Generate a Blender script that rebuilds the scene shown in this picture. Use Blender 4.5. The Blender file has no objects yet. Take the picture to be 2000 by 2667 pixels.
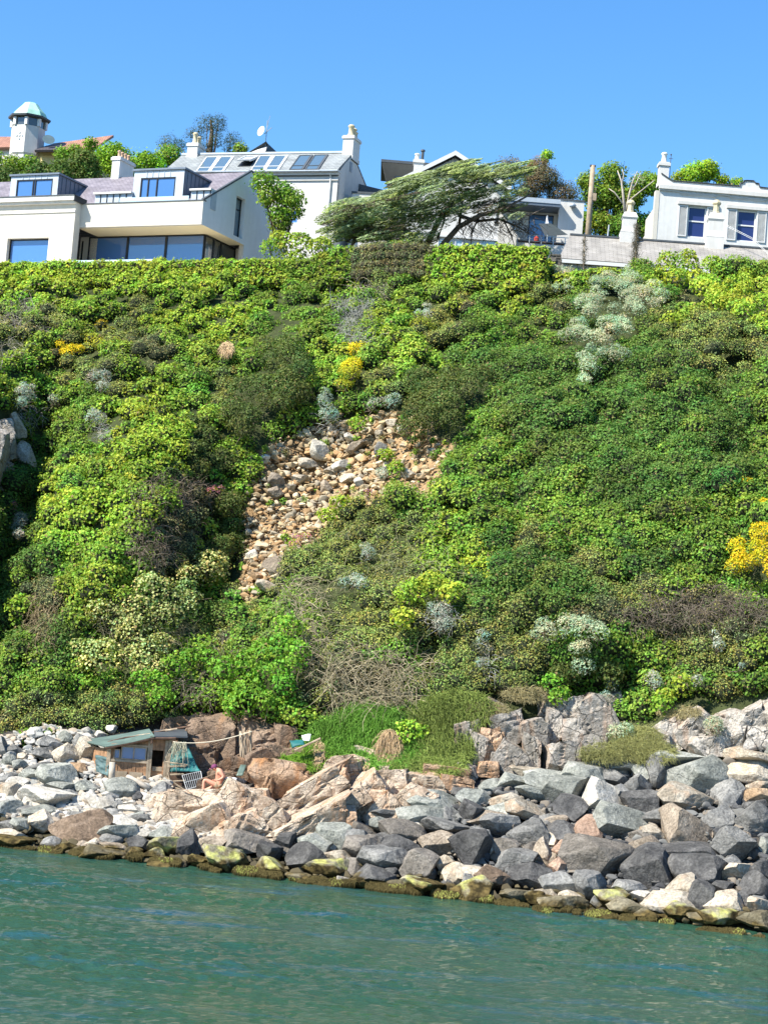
import bpy, bmesh, math, random
import numpy as np
from mathutils import Vector, Matrix
R = math.radians
random.seed(11); rng = np.random.default_rng(11)
sc = bpy.context.scene
col = sc.collection

# ------------------------------------------------ camera, sky, sun, exposure
FPX = 4800.0; CAMZ = 7.0; PITCH = R(4.366); ROLL = R(4.6)
cd = bpy.data.cameras.new('camera'); cam = bpy.data.objects.new('camera', cd); col.objects.link(cam)
cd.sensor_fit = 'HORIZONTAL'; cd.sensor_width = 36.0; cd.lens = 36.0 * FPX / 2000.0
cd.clip_start = 0.5; cd.clip_end = 9000
CAMROT = Matrix.Rotation(R(90) + PITCH, 3, 'X') @ Matrix.Rotation(ROLL, 3, 'Z')
cam.matrix_world = Matrix.Translation((0, 0, CAMZ)) @ CAMROT.to_4x4()
sc.camera = cam
SUN = Vector((-0.60, -0.37, 0.71)).normalized()      # towards the sun
SKY_STRENGTH = 0.105; SUN_STRENGTH = 4.5
w = bpy.data.worlds.new('World'); sc.world = w; w.use_nodes = True
nt = w.node_tree; nt.nodes.clear()
sky = nt.nodes.new('ShaderNodeTexSky'); sky.sky_type = 'NISHITA'; sky.sun_disc = False
sky.sun_elevation = math.asin(SUN.z); sky.sun_rotation = math.atan2(SUN.x, SUN.y)
sky.altitude = 0; sky.air_density = 1.0; sky.dust_density = 0.15; sky.ozone_density = 4.5
bg = nt.nodes.new('ShaderNodeBackground'); bg.inputs[1].default_value = SKY_STRENGTH
ow = nt.nodes.new('ShaderNodeOutputWorld')
hs = nt.nodes.new('ShaderNodeHueSaturation'); hs.inputs['Saturation'].default_value = 1.22
nt.links.new(sky.outputs[0], hs.inputs['Color']); nt.links.new(hs.outputs[0], bg.inputs[0]); nt.links.new(bg.outputs[0], ow.inputs[0])
ld = bpy.data.lights.new('sun', 'SUN'); ld.energy = SUN_STRENGTH; ld.angle = R(0.5); ld.color = (1.0, 0.94, 0.83)
lo = bpy.data.objects.new('sun', ld); col.objects.link(lo)
lo.rotation_euler = (-SUN).to_track_quat('-Z', 'Y').to_euler(); lo.location = (0, 0, 80)
sc.view_settings.view_transform = 'Standard'; sc.view_settings.look = 'None'
sc.view_settings.exposure = 1.22; sc.view_settings.gamma = 1
sc.cycles.max_bounces = 6; sc.cycles.diffuse_bounces = 3; sc.cycles.glossy_bounces = 3
sc.cycles.transparent_max_bounces = 8; sc.cycles.sample_clamp_indirect = 6

# ------------------------------------------------ pixel rays (source photo pixels 2000 x 2667)
CR = np.array(CAMROT)
def rays(px, py):
    px = np.atleast_1d(np.asarray(px, float)); py = np.atleast_1d(np.asarray(py, float))
    d = np.stack([(px - 1000) / FPX, (1333.5 - py) / FPX, -np.ones_like(px)], 1)
    d = d @ CR.T
    return d / d[:, 1:2]                 # y component 1
def P(px, py, Y):
    d = rays(px, py)[0]
    return Vector((d[0] * Y, Y, CAMZ + d[2] * Y))

# ------------------------------------------------ helpers
def tag(o, label=None, cat=None, group=None, kind=None):
    if label: o['label'] = label
    if cat: o['category'] = cat
    if group: o['group'] = group
    if kind: o['kind'] = kind
    return o
def empty(name, loc, rz=0.0, **k):
    o = bpy.data.objects.new(name, None); col.objects.link(o)
    o.location = loc; o.rotation_euler = (0, 0, rz); o.empty_display_size = 0.3
    return tag(o, **k)
def link(name, me, mat=None, parent=None, loc=None, **k):
    o = bpy.data.objects.new(name, me); col.objects.link(o)
    if mat is not None and not me.materials: me.materials.append(mat)
    if parent is not None: o.parent = parent
    if loc is not None: o.location = loc
    return tag(o, **k)
def mesh_np(name, V, F, colr=None, smooth=False):
    """V (n,3); F (m,k) int; colr (n,3) point colours"""
    me = bpy.data.meshes.new(name)
    V = np.asarray(V, np.float32); F = np.asarray(F, np.int32)
    k = F.shape[1]
    me.vertices.add(len(V)); me.vertices.foreach_set('co', V.ravel())
    me.loops.add(F.size); me.loops.foreach_set('vertex_index', F.ravel())
    me.polygons.add(len(F))
    me.polygons.foreach_set('loop_start', np.arange(len(F), dtype=np.int32) * k)
    me.polygons.foreach_set('loop_total', np.full(len(F), k, np.int32))
    if smooth: me.polygons.foreach_set('use_smooth', np.ones(len(F), bool))
    me.update(calc_edges=True)
    if colr is not None:
        a = me.attributes.new('Col', 'FLOAT_COLOR', 'POINT')
        c4 = np.ones((len(V), 4), np.float32); c4[:, :3] = colr
        a.data.foreach_set('color', c4.ravel())
    return me
class MB:
    def __init__(s): s.v = []; s.f = []
    def add(s, vs, fs):
        b = len(s.v); s.v += [tuple(v) for v in vs]; s.f += [tuple(i + b for i in f) for f in fs]; return s
    def quad(s, a, b, c, d): return s.add([a, b, c, d], [(0, 1, 2, 3)])
    def poly(s, pts): return s.add(pts, [tuple(range(len(pts)))])
    def box(s, x0, x1, y0, y1, z0, z1):
        if x0 > x1: x0, x1 = x1, x0
        if y0 > y1: y0, y1 = y1, y0
        if z0 > z1: z0, z1 = z1, z0
        return s.add([(x0,y0,z0),(x1,y0,z0),(x1,y1,z0),(x0,y1,z0),(x0,y0,z1),(x1,y0,z1),(x1,y1,z1),(x0,y1,z1)],
                     [(0,3,2,1),(4,5,6,7),(0,1,5,4),(1,2,6,5),(2,3,7,6),(3,0,4,7)])
    def prism(s, pts, off):
        """planar polygon extruded by vector off"""
        n = len(pts); off = Vector(off); a = [Vector(p) for p in pts]; b = [p + off for p in a]
        return s.add(a + b, [tuple(range(n))[::-1], tuple(range(n, 2 * n))] + [(i, (i+1) % n, (i+1) % n + n, i + n) for i in range(n)])
    def frustum(s, x, y, z0, z1, w0, d0, w1, d1):
        return s.add([(x-w0/2,y-d0/2,z0),(x+w0/2,y-d0/2,z0),(x+w0/2,y+d0/2,z0),(x-w0/2,y+d0/2,z0),
                      (x-w1/2,y-d1/2,z1),(x+w1/2,y-d1/2,z1),(x+w1/2,y+d1/2,z1),(x-w1/2,y+d1/2,z1)],
                     [(0,3,2,1),(4,5,6,7),(0,1,5,4),(1,2,6,5),(2,3,7,6),(3,0,4,7)])
    def tube(s, pts, rad, n=7, cap=True):
        pts = [Vector(p) for p in pts]; m = len(pts)
        rad = list(rad) if hasattr(rad, '__len__') else [rad] * m
        vs = []; up = Vector((0.13, 0.31, 0.94))
        for i, p in enumerate(pts):
            t = (pts[min(i+1, m-1)] - pts[max(i-1, 0)]).normalized()
            a = t.cross(up)
            if a.length < 0.05: a = t.cross(Vector((1, 0, 0)))
            a.normalize(); b = t.cross(a)
            for k in range(n):
                th = 2 * math.pi * k / n
                vs.append(p + (a * math.cos(th) + b * math.sin(th)) * rad[i])
        fs = [(i*n + k, i*n + (k+1) % n, (i+1)*n + (k+1) % n, (i+1)*n + k) for i in range(m-1) for k in range(n)]
        if cap: fs += [tuple(range(n))[::-1], tuple(range((m-1)*n, m*n))]
        return s.add(vs, fs)
    def lathe(s, x, y, prof, n=14, squash=1.0):
        """prof: list of (r,z)"""
        vs = [(x + r*math.cos(2*math.pi*k/n), y + r*squash*math.sin(2*math.pi*k/n), z) for r, z in prof for k in range(n)]
        m = len(prof)
        fs = [(i*n+k, i*n+(k+1) % n, (i+1)*n+(k+1) % n, (i+1)*n+k) for i in range(m-1) for k in range(n)]
        fs += [tuple(range(n))[::-1], tuple(range((m-1)*n, m*n))]
        return s.add(vs, fs)
    def build(s, name, mat, parent=None, smooth=False, bevel=0.0, **k):
        me = bpy.data.meshes.new(name); me.from_pydata(s.v, [], s.f); me.update()
        bm = bmesh.new(); bm.from_mesh(me); bmesh.ops.recalc_face_normals(bm, faces=bm.faces)
        if bevel: bmesh.ops.bevel(bm, geom=bm.edges[:], offset=bevel, segments=2, affect='EDGES', profile=0.6)
        bm.to_mesh(me); bm.free()
        if smooth:
            for p in me.polygons: p.use_smooth = True
        return link(name, me, mat, parent, **k)

# value noise (vectorised)
_T = np.random.default_rng(5).random(4096)
def _h(i, j, k): return _T[(i * 73856093 ^ j * 19349663 ^ k * 83492791) & 4095]
def vn(p):
    p = np.asarray(p, float); i = np.floor(p).astype(np.int64); f = p - i; f = f * f * (3 - 2 * f)
    x, y, z = i.T; u, v, w_ = f.T; r = 0
    for a in (0, 1):
        for b in (0, 1):
            for c in (0, 1):
                r = r + _h(x+a, y+b, z+c) * (u if a else 1-u) * (v if b else 1-v) * (w_ if c else 1-w_)
    return r
def fbm(p, o=4, g=0.5):
    p = np.asarray(p, float); s = 0; a = 1; t = 0
    for k in range(o): s = s + a * vn(p * (2 ** k) + 17.3 * k); t += a; a *= g
    return s / t * 2 - 1

# ------------------------------------------------ materials
def newmat(name):
    m = bpy.data.materials.new(name); m.use_nodes = True; n = m.node_tree
    return m, n, n.nodes['Principled BSDF'], n.nodes.new
def lk(n, a, b): n.links.new(a, b)
def plain(name, c, rough=0.6, metal=0.0, spec=0.3, var=0.12, scale=3.0, bump=0.0, stain=0.0):
    m, n, b, new = newmat(name)
    tc = new('ShaderNodeTexCoord'); no = new('ShaderNodeTexNoise'); no.inputs['Scale'].default_value = scale; no.inputs['Detail'].default_value = 6
    lk(n, tc.outputs['Object'], no.inputs['Vector'])
    cr = new('ShaderNodeValToRGB'); cr.color_ramp.elements[0].position = .3; cr.color_ramp.elements[1].position = .7
    cr.color_ramp.elements[0].color = (*[x * (1 - var) for x in c], 1); cr.color_ramp.elements[1].color = (*[min(1, x * (1 + var)) for x in c], 1)
    lk(n, no.outputs[0], cr.inputs[0]); lk(n, cr.outputs[0], b.inputs['Base Color'])
    b.inputs['Roughness'].default_value = rough; b.inputs['Metallic'].default_value = metal; b.inputs['Specular IOR Level'].default_value = spec
    if stain:
        mp = new('ShaderNodeMapping'); mp.inputs['Scale'].default_value = (2.2, 2.2, 0.25); lk(n, tc.outputs['Object'], mp.inputs[0])
        n2 = new('ShaderNodeTexNoise'); n2.inputs['Scale'].default_value = 1.6; n2.inputs['Detail'].default_value = 7; lk(n, mp.outputs[0], n2.inputs['Vector'])
        r2 = new('ShaderNodeValToRGB'); r2.color_ramp.elements[0].position = .42; r2.color_ramp.elements[1].position = .75
        r2.color_ramp.elements[1].color = (stain, stain, stain, 1); r2.color_ramp.elements[0].color = (0, 0, 0, 1)
        lk(n, n2.outputs[0], r2.inputs[0])
        mx = new('ShaderNodeMix'); mx.data_type = 'RGBA'; lk(n, r2.outputs[0], mx.inputs[0]); lk(n, cr.outputs[0], mx.inputs[6])
        mx.inputs[7].default_value = (c[0]*.6, c[1]*.56, c[2]*.48, 1); lk(n, mx.outputs[2], b.inputs['Base Color'])
    if bump:
        bp = new('ShaderNodeBump'); bp.inputs['Strength'].default_value = bump; bp.inputs['Distance'].default_value = 0.02
        n3 = new('ShaderNodeTexNoise'); n3.inputs['Scale'].default_value = scale * 9; n3.inputs['Detail'].default_value = 4
        lk(n, tc.outputs['Object'], n3.inputs['Vector']); lk(n, n3.outputs[0], bp.inputs['Height']); lk(n, bp.outputs[0], b.inputs['Normal'])
    return m
def rockmat(name, c1, c2, c3, crack=0.5, scale=1.6, algae=0.0, streak=0.0, bump=0.7):
    """mottled broken stone; dark weed band close above the sea"""
    m, n, b, new = newmat(name)
    tc = new('ShaderNodeTexCoord'); ge = new('ShaderNodeNewGeometry')
    oi = new('ShaderNodeObjectInfo')
    off = new('ShaderNodeVectorMath'); off.operation = 'ADD'; lk(n, ge.outputs['Position'], off.inputs[0])
    co = off.outputs[0]; lk(n, oi.outputs['Random'], off.inputs[1])
    a = new('ShaderNodeTexNoise'); a.inputs['Scale'].default_value = scale; a.inputs['Detail'].default_value = 9; a.inputs['Roughness'].default_value = .62; a.inputs['Distortion'].default_value = 0.8
    lk(n, co, a.inputs['Vector'])
    r = new('ShaderNodeValToRGB'); e = r.color_ramp.elements; e[0].position = .28; e[0].color = (*c1, 1); e[1].position = .72; e[1].color = (*c3, 1)
    q = e.new(.5); q.color = (*c2, 1); lk(n, a.outputs[0], r.inputs[0])
    # fine speckle
    s = new('ShaderNodeTexNoise'); s.inputs['Scale'].default_value = 14; s.inputs['Detail'].default_value = 5; lk(n, co, s.inputs['Vector'])
    mx = new('ShaderNodeMix'); mx.data_type = 'RGBA'; mx.blend_type = 'OVERLAY'; mx.inputs[0].default_value = .8
    lk(n, r.outputs[0], mx.inputs[6]); lk(n, s.outputs[0], mx.inputs[7])
    # veins / fractures
    v = new('ShaderNodeTexVoronoi'); v.feature = 'DISTANCE_TO_EDGE'; v.inputs['Scale'].default_value = 1.1
    w1 = new('ShaderNodeTexNoise'); w1.inputs['Scale'].default_value = 2.5; w1.inputs['Detail'].default_value = 5; lk(n, co, w1.inputs['Vector'])
    wm = new('ShaderNodeVectorMath'); wm.operation = 'MULTIPLY_ADD'; wm.inputs[1].default_value = (.3, .3, .3); lk(n, w1.outputs[1], wm.inputs[0]); lk(n, co, wm.inputs[2])
    lk(n, wm.outputs[0], v.inputs['Vector'])
    vr = new('ShaderNodeValToRGB'); vr.color_ramp.elements[0].position = 0.0; vr.color_ramp.elements[1].position = .022
    vr.color_ramp.elements[0].color = (1-crack*.7, 1-crack*.7, 1-crack*.7, 1); vr.color_ramp.elements[1].color = (1, 1, 1, 1); lk(n, v.outputs[0], vr.inputs[0])
    m2 = new('ShaderNodeMix'); m2.data_type = 'RGBA'; m2.blend_type = 'MULTIPLY'; m2.inputs[0].default_value = 1
    lk(n, mx.outputs[2], m2.inputs[6]); lk(n, vr.outputs[0], m2.inputs[7]); colour = m2.outputs[2]
    hv = new('ShaderNodeHueSaturation'); hv.inputs['Saturation'].default_value = 1.0
    mr = new('ShaderNodeMapRange'); mr.inputs[3].default_value = .78; mr.inputs[4].default_value = 1.18; lk(n, oi.outputs['Random'], mr.inputs[0]); lk(n, mr.outputs[0], hv.inputs['Value'])
    lk(n, colour, hv.inputs['Color']); colour = hv.outputs[0]
    sx = new('ShaderNodeSeparateXYZ'); lk(n, ge.outputs['Position'], sx.inputs[0])
    if streak:
        mp = new('ShaderNodeMapping'); mp.inputs['Rotation'].default_value = (0, 0.6, 0); mp.inputs['Scale'].default_value = (3, 3, .5); lk(n, co, mp.inputs[0])
        n4 = new('ShaderNodeTexNoise'); n4.inputs['Scale'].default_value = .8; n4.inputs['Detail'].default_value = 6; lk(n, mp.outputs[0], n4.inputs['Vector'])
        r4 = new('ShaderNodeValToRGB'); r4.color_ramp.elements[0].position = .53; r4.color_ramp.elements[1].position = .66
        r4.color_ramp.elements[0].color = (0, 0, 0, 1); r4.color_ramp.elements[1].color = (streak,) * 3 + (1,)
        lk(n, n4.outputs[0], r4.inputs[0]); m4 = new('ShaderNodeMix'); m4.data_type = 'RGBA'; lk(n, r4.outputs[0], m4.inputs[0]); lk(n, colour, m4.inputs[6])
        m4.inputs[7].default_value = (.52, .24, .09, 1); colour = m4.outputs[2]
    # wet weed band up to about 0.5 m above the water, its edge broken up
    nz = new('ShaderNodeTexNoise'); nz.inputs['Scale'].default_value = 1.7; nz.inputs['Detail'].default_value = 5; lk(n, ge.outputs['Position'], nz.inputs['Vector'])
    ad = new('ShaderNodeMath'); ad.operation = 'MULTIPLY_ADD'; ad.inputs[1].default_value = -1.0 - algae; lk(n, nz.outputs[0], ad.inputs[0]); lk(n, sx.outputs[2], ad.inputs[2])
    r5 = new('ShaderNodeMapRange'); r5.inputs[1].default_value = -.35; r5.inputs[2].default_value = -.15; r5.inputs[3].default_value = 1; r5.inputs[4].default_value = 0; lk(n, ad.outputs[0], r5.inputs[0])
    r6 = new('ShaderNodeMapRange'); r6.inputs[1].default_value = .05 + algae; r6.inputs[2].default_value = .35 + algae * 1.4; r6.inputs[3].default_value = .85 if algae else 0.0; r6.inputs[4].default_value = 0; lk(n, ad.outputs[0], r6.inputs[0])
    al = new('ShaderNodeMix'); al.data_type = 'RGBA'; pm = new('ShaderNodeTexNoise'); pm.inputs['Scale'].default_value = 2.6; pm.inputs['Detail'].default_value = 6; lk(n, off.outputs[0], pm.inputs['Vector'])
    pr_ = new('ShaderNodeMapRange'); pr_.inputs[1].default_value = .44; pr_.inputs[2].default_value = .60; lk(n, pm.outputs[0], pr_.inputs[0])
    pq = new('ShaderNodeMath'); pq.operation = 'MULTIPLY'; lk(n, pr_.outputs[0], pq.inputs[0]); lk(n, r6.outputs[0], pq.inputs[1]); lk(n, pq.outputs[0], al.inputs[0]); lk(n, colour, al.inputs[6])
    gn = new('ShaderNodeTexNoise'); gn.inputs['Scale'].default_value = 5; gn.inputs['Detail'].default_value = 5; lk(n, ge.outputs['Position'], gn.inputs['Vector'])
    gr = new('ShaderNodeValToRGB'); gr.color_ramp.elements[0].color = (.22, .20, .06, 1); gr.color_ramp.elements[1].color = (.50, .51, .14, 1)
    gr.color_ramp.elements[0].position = .35; gr.color_ramp.elements[1].position = .6
    lk(n, gn.outputs[0], gr.inputs[0]); lk(n, gr.outputs[0], al.inputs[7])
    we = new('ShaderNodeMix'); we.data_type = 'RGBA'; lk(n, r5.outputs[0], we.inputs[0]); lk(n, al.outputs[2], we.inputs[6])
    wr = new('ShaderNodeValToRGB'); wr.color_ramp.elements[0].color = (.035, .026, .010, 1); wr.color_ramp.elements[1].color = (.15, .11, .04, 1)
    wr.color_ramp.elements[0].position = .4; wr.color_ramp.elements[1].position = .65; lk(n, gn.outputs[0], wr.inputs[0]); lk(n, wr.outputs[0], we.inputs[7])
    lk(n, we.outputs[2], b.inputs['Base Color']); b.inputs['Roughness'].default_value = .85; b.inputs['Specular IOR Level'].default_value = .12
    bn = new('ShaderNodeTexNoise'); bn.inputs['Scale'].default_value = 3.6; bn.inputs['Detail'].default_value = 10; bn.inputs['Roughness'].default_value = .66; lk(n, co, bn.inputs['Vector'])
    mm = new('ShaderNodeMath'); mm.operation = 'MULTIPLY_ADD'; mm.inputs[1].default_value = .35 * (1 + crack); lk(n, vr.outputs[0], mm.inputs[0]); lk(n, bn.outputs[0], mm.inputs[2])
    bp = new('ShaderNodeBump'); bp.inputs['Strength'].default_value = bump; bp.inputs['Distance'].default_value = .2; lk(n, mm.outputs[0], bp.inputs['Height']); lk(n, bp.outputs[0], b.inputs['Normal'])
    return m
def leafmat(name, rough=.6, spec=.14, trans=.3):
    m, n, b, new = newmat(name)
    at = new('ShaderNodeAttribute'); at.attribute_name = 'Col'
    lk(n, at.outputs['Color'], b.inputs['Base Color']); b.inputs['Roughness'].default_value = rough; b.inputs['Specular IOR Level'].default_value = spec
    tr = new('ShaderNodeBsdfTranslucent'); g = new('ShaderNodeMix'); g.data_type = 'RGBA'; g.blend_type = 'MULTIPLY'; g.inputs[0].default_value = 1
    lk(n, at.outputs['Color'], g.inputs[6]); g.inputs[7].default_value = (1.25, 1.35, .6, 1); lk(n, g.outputs[2], tr.inputs[0])
    mx = new('ShaderNodeMixShader'); mx.inputs[0].default_value = trans; lk(n, b.outputs[0], mx.inputs[1]); lk(n, tr.outputs[0], mx.inputs[2])
    lk(n, mx.outputs[0], n.nodes['Material Output'].inputs[0]); return m
def glassmat(name, c, rough=.03, spec=1.0, coat=0.6):
    m, n, b, new = newmat(name)
    b.inputs['Base Color'].default_value = (*c, 1); b.inputs['Roughness'].default_value = rough
    b.inputs['Specular IOR Level'].default_value = spec; b.inputs['Coat Weight'].default_value = coat; b.inputs['Coat Roughness'].default_value = .02
    return m
def slatemat(name, c, row=.22, width=.35, c2=None, mortar=.4):
    m, n, b, new = newmat(name); c2 = c2 or tuple(x * .72 for x in c)
    uv = new('ShaderNodeAttribute'); uv.attribute_name = 'rc'
    br = new('ShaderNodeTexBrick'); br.inputs['Scale'].default_value = 1; br.inputs['Brick Width'].default_value = width; br.inputs['Row Height'].default_value = row
    br.inputs['Mortar Size'].default_value = row * .07; br.inputs['Mortar Smooth'].default_value = .3; br.inputs['Bias'].default_value = 0
    br.inputs['Color1'].default_value = (*c, 1); br.inputs['Color2'].default_value = (*c2, 1); br.inputs['Mortar'].default_value = (*[x * mortar for x in c], 1)
    lk(n, uv.outputs['Vector'], br.inputs['Vector'])
    no = new('ShaderNodeTexNoise'); no.inputs['Scale'].default_value = 1.3; no.inputs['Detail'].default_value = 7; lk(n, uv.outputs['Vector'], no.inputs['Vector'])
    mx = new('ShaderNodeMix'); mx.data_type = 'RGBA'; mx.blend_type = 'OVERLAY'; mx.inputs[0].default_value = .55; lk(n, br.outputs[0], mx.inputs[6]); lk(n, no.outputs[0], mx.inputs[7])
    lk(n, mx.outputs[2], b.inputs['Base Color']); b.inputs['Roughness'].default_value = .6; b.inputs['Specular IOR Level'].default_value = .3
    bp = new('ShaderNodeBump'); bp.inputs['Strength'].default_value = .5; bp.inputs['Distance'].default_value = .03; bp.invert = True
    lk(n, br.outputs['Fac'], bp.inputs['Height']); lk(n, bp.outputs[0], b.inputs['Normal'])
    return m
def roof_slab(name, mat, parent, a, b, c, d, th=.1, **k):
    """a,b = lower edge, d,c = upper edge; texture runs along the slope (attribute rc)"""
    a, b, c, d = map(Vector, (a, b, c, d)); nrm = (b - a).cross(d - a).normalized()
    if nrm.z < 0: nrm = -nrm
    mb = MB().prism([a, b, c, d], -nrm * th); o = mb.build(name, mat, parent, **k)
    ux = (b - a).normalized(); uy = nrm.cross(ux)
    at = o.data.attributes.new('rc', 'FLOAT_VECTOR', 'POINT')
    for i, v in enumerate(o.data.vertices):
        q = v.co - a; at.data[i].vector = (q.dot(ux), q.dot(uy), q.dot(nrm))
    return o
M = {}
M['render_warm'] = plain('render_warm', (.55, .52, .45), .8, var=.04, bump=.15, stain=.22)
M['render_white'] = plain('render_white', (.57, .56, .53), .8, var=.04, bump=.12, stain=.25)
M['render_pale'] = plain('render_pale', (.62, .62, .595), .8, var=.05, bump=.12, stain=.32)
M['zinc'] = plain('zinc', (.13, .16, .20), .45, .3, .5, var=.10)
M['zinc_light'] = plain('zinc_light', (.38, .43, .48), .5, .2, .5, var=.08)
M['frame_dark'] = plain('frame_dark', (.015, .017, .02), .4)
M['white_paint'] = plain('white_paint', (.62, .62, .60), .5, var=.02)
M['lead'] = plain('lead', (.07, .08, .09), .6)
M['glass_blue'] = glassmat('glass_blue', (.055, .15, .36))  # blue base colour paints in the reflected sky and sea
M['glass_dark'] = glassmat('glass_dark', (.06, .07, .07), coat=.3)
M['glass_indigo'] = glassmat('glass_indigo', (.022, .034, .13), spec=.5, coat=.1)
M['glass_sky'] = glassmat('glass_sky', (.10, .16, .21), spec=1, coat=.8)
M['glass_clear'] = glassmat('glass_clear', (.45, .58, .60), spec=.7)
M['slate_purple'] = slatemat('slate_purple', (.25, .225, .25), .16, .26, (.19, .17, .195))
M['slate_grey'] = slatemat('slate_grey', (.29, .31, .31), .17, .3, (.21, .23, .235))
M['slate_tan'] = slatemat('slate_tan', (.34, .32, .29), .125, .42, (.29, .27, .24), mortar=.3)
M['terracotta'] = slatemat('terracotta', (.40, .21, .14), .3, .22, (.30, .15, .10))
M['slate_dark'] = slatemat('slate_dark', (.09, .08, .09), .25, .3)
M['pot_cream'] = plain('pot_cream', (.55, .47, .30), .7, var=.2, scale=6)
M['pot_terra'] = plain('pot_terra', (.50, .33, .22), .7, var=.15, scale=6)
M['pot_white'] = plain('pot_white', (.75, .74, .68), .7, var=.1, scale=6)
M['copper_green'] = plain('copper_green', (.36, .62, .50), .6, var=.16, scale=2.2, stain=.2)
M['wood'] = plain('wood', (.33, .19, .105), .8, var=.45, scale=5, stain=.4, bump=.4)
M['wood_grey'] = plain('wood_grey', (.34, .27, .19), .85, var=.3, scale=5, stain=.3, bump=.4)
M['wood_dark'] = plain('wood_dark', (.10, .06, .04), .85, var=.4, scale=5)
M['bark'] = plain('bark', (.13, .10, .075), .9, var=.35, scale=4, bump=.5)
M['bark_pale'] = plain('bark_pale', (.42, .37, .30), .9, var=.25, scale=4, bump=.5)
M['sheet_green'] = plain('sheet_green', (.10, .15, .125), .5, .2, .5, var=.25, scale=2.5, stain=.3)
M['tarp_teal'] = plain('tarp_teal', (.015, .12, .12), .6, var=.35, scale=2)
M['tarp_dark'] = plain('tarp_dark', (.07, .12, .12), .6, var=.4, scale=3)
M['metal_rail'] = plain('metal_rail', (.42, .44, .44), .4, .4)
M['skin'] = plain('skin', (.62, .30, .20), .5, var=.06, scale=6)
M['cap'] = plain('cap', (.16, .04, .10), .8)
M['cloth_olive'] = plain('cloth_olive', (.06, .06, .035), .85, var=.3, scale=12)
M['cloth_black'] = plain('cloth_black', (.03, .03, .035), .85, var=.3, scale=12)
M['cloth_white'] = plain('cloth_white', (.78, .79, .82), .85, var=.06, scale=9)
M['rope'] = plain('rope', (.62, .56, .42), .85, var=.1, scale=20)
M['leaf'] = leafmat('leaf')
M['leaf_dry'] = leafmat('leaf_dry', .8, .1, .15)
M['soffit'] = plain('soffit', (.80, .68, .42), .8, var=.03)  # yellow cream has the bounce light under the overhang painted in
M['soil_dark'] = plain('soil_dark', (.05, .045, .025), .95, var=.4)
# ------------------------------------------------ terrain: shore, boulder slope, cliff, plateau, hill
PT = np.array([-4., -1.5, 0., 1.6, 3.6, 6.0, 10., 14., 18., 21.5, 24.2, 25.4])       # heights
PS = np.array([-9., -2.5, 0., 4.2, 9.0, 10.6, 13.2, 17.0, 22.0, 27.0, 31.5, 33.5])   # setback from the waterline
def shore(x): return 55.0 - 0.30 * x
def pxz(px, py, Y=78.):      # rough pixel -> (x, z) used only to lay the large hollows and spurs
    d = rays(px, py); return d[0, 0] * Y, CAMZ + d[0, 2] * Y
BUMPS = []
for px, py, rx, rz, a in [
        (820, 1330, 3.2, 3.4, 3.0), (930, 1180, 3.5, 1.8, 1.2), (620, 1480, 1.6, 3.2, 1.7),   # hollow of the scree
        (-120, 1350, 1.3, 7.5, -4.6), (410, 1260, 1.5, 4.0, -1.5), (575, 1430, 1.0, 2.8, 2.2), (45, 1400, 1.5, 6.5, 3.8), (60, 1150, 2.0, 3.0, 1.8),          # shaded cleft at the left; unseen spur beyond the frame added to shade it
        (300, 1330, 2.6, 5.5, -1.7), (1000, 1650, 5.0, 2.6, -1.2), (1450, 1250, 6.0, 5.0, -1.5),
        (900, 820, 3.0, 2.5, -.6), (1900, 1050, 1.2, 4.0, 1.0), (1560, 1800, 2.2, 1.2, 1.6), (1130, 1700, 2., 1., .8),
        (1960, 1500, 3., 3., -1.5), (600, 1950, 2.2, 1.6, 1.2), (360, 1985, 2.6, 1.3, 1.1), (1960, 850, 3., 2.5, -1.)]:
    x, z = pxz(px, py, 66. if py > 1700 else 76.); BUMPS.append((x, z, rx, rz, a))
def gY(x, z):
    y = shore(x) + np.interp(z, PT, PS)
    for bx, bz, rx, rz, a in BUMPS: y = y + a * np.exp(-((x-bx)/rx)**2 - ((z-bz)/rz)**2)
    return y
YS = np.linspace(44, 104, 260)
def hit(px, py):
    """where the sight line of each pixel meets the smooth terrain"""
    d = rays(px, py); X = d[:, :1] * YS; Z = CAMZ + d[:, 2:] * YS
    f = YS - gY(X, Z); pos = f >= 0
    k = np.argmax(pos, 1); k = np.where(pos.any(1), np.maximum(k, 1), len(YS) - 1)
    i = np.arange(len(k)); f0 = f[i, k-1]; f1 = f[i, k]; t = np.clip(f0 / (f0 - f1 + 1e-9), 0, 1)
    Y = YS[k-1] + t * (YS[k] - YS[k-1])
    Y = np.where(pos.any(1), Y, 88.0 / (1 + .3 * d[:, 0]))
    return np.stack([d[:, 0] * Y, Y, CAMZ + d[:, 2] * Y], 1)
def nrmY(x, z):
    e = .15; dx = (gY(x+e, z) - gY(x-e, z)) / (2*e); dz = (gY(x, z+e) - gY(x, z-e)) / (2*e)
    n = np.stack([dx, -np.ones_like(dx), dz], -1); return n / np.linalg.norm(n, axis=-1, keepdims=True)
def proj(p):
    """world -> source pixels"""
    q = (np.atleast_2d(p) - np.array([0, 0, CAMZ])) @ CR
    return 1000 + FPX * q[:, 0] / -q[:, 2], 1333.5 - FPX * q[:, 1] / -q[:, 2]
def inpoly(px, py, poly):
    r = np.zeros(len(px), bool); n = len(poly)
    for i in range(n):
        x0, y0 = poly[i]; x1, y1 = poly[(i+1) % n]
        c = ((y0 > py) != (y1 > py)) & (px < (x1-x0) * (py-y0) / (y1-y0+1e-9) + x0); r ^= c
    return r
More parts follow.
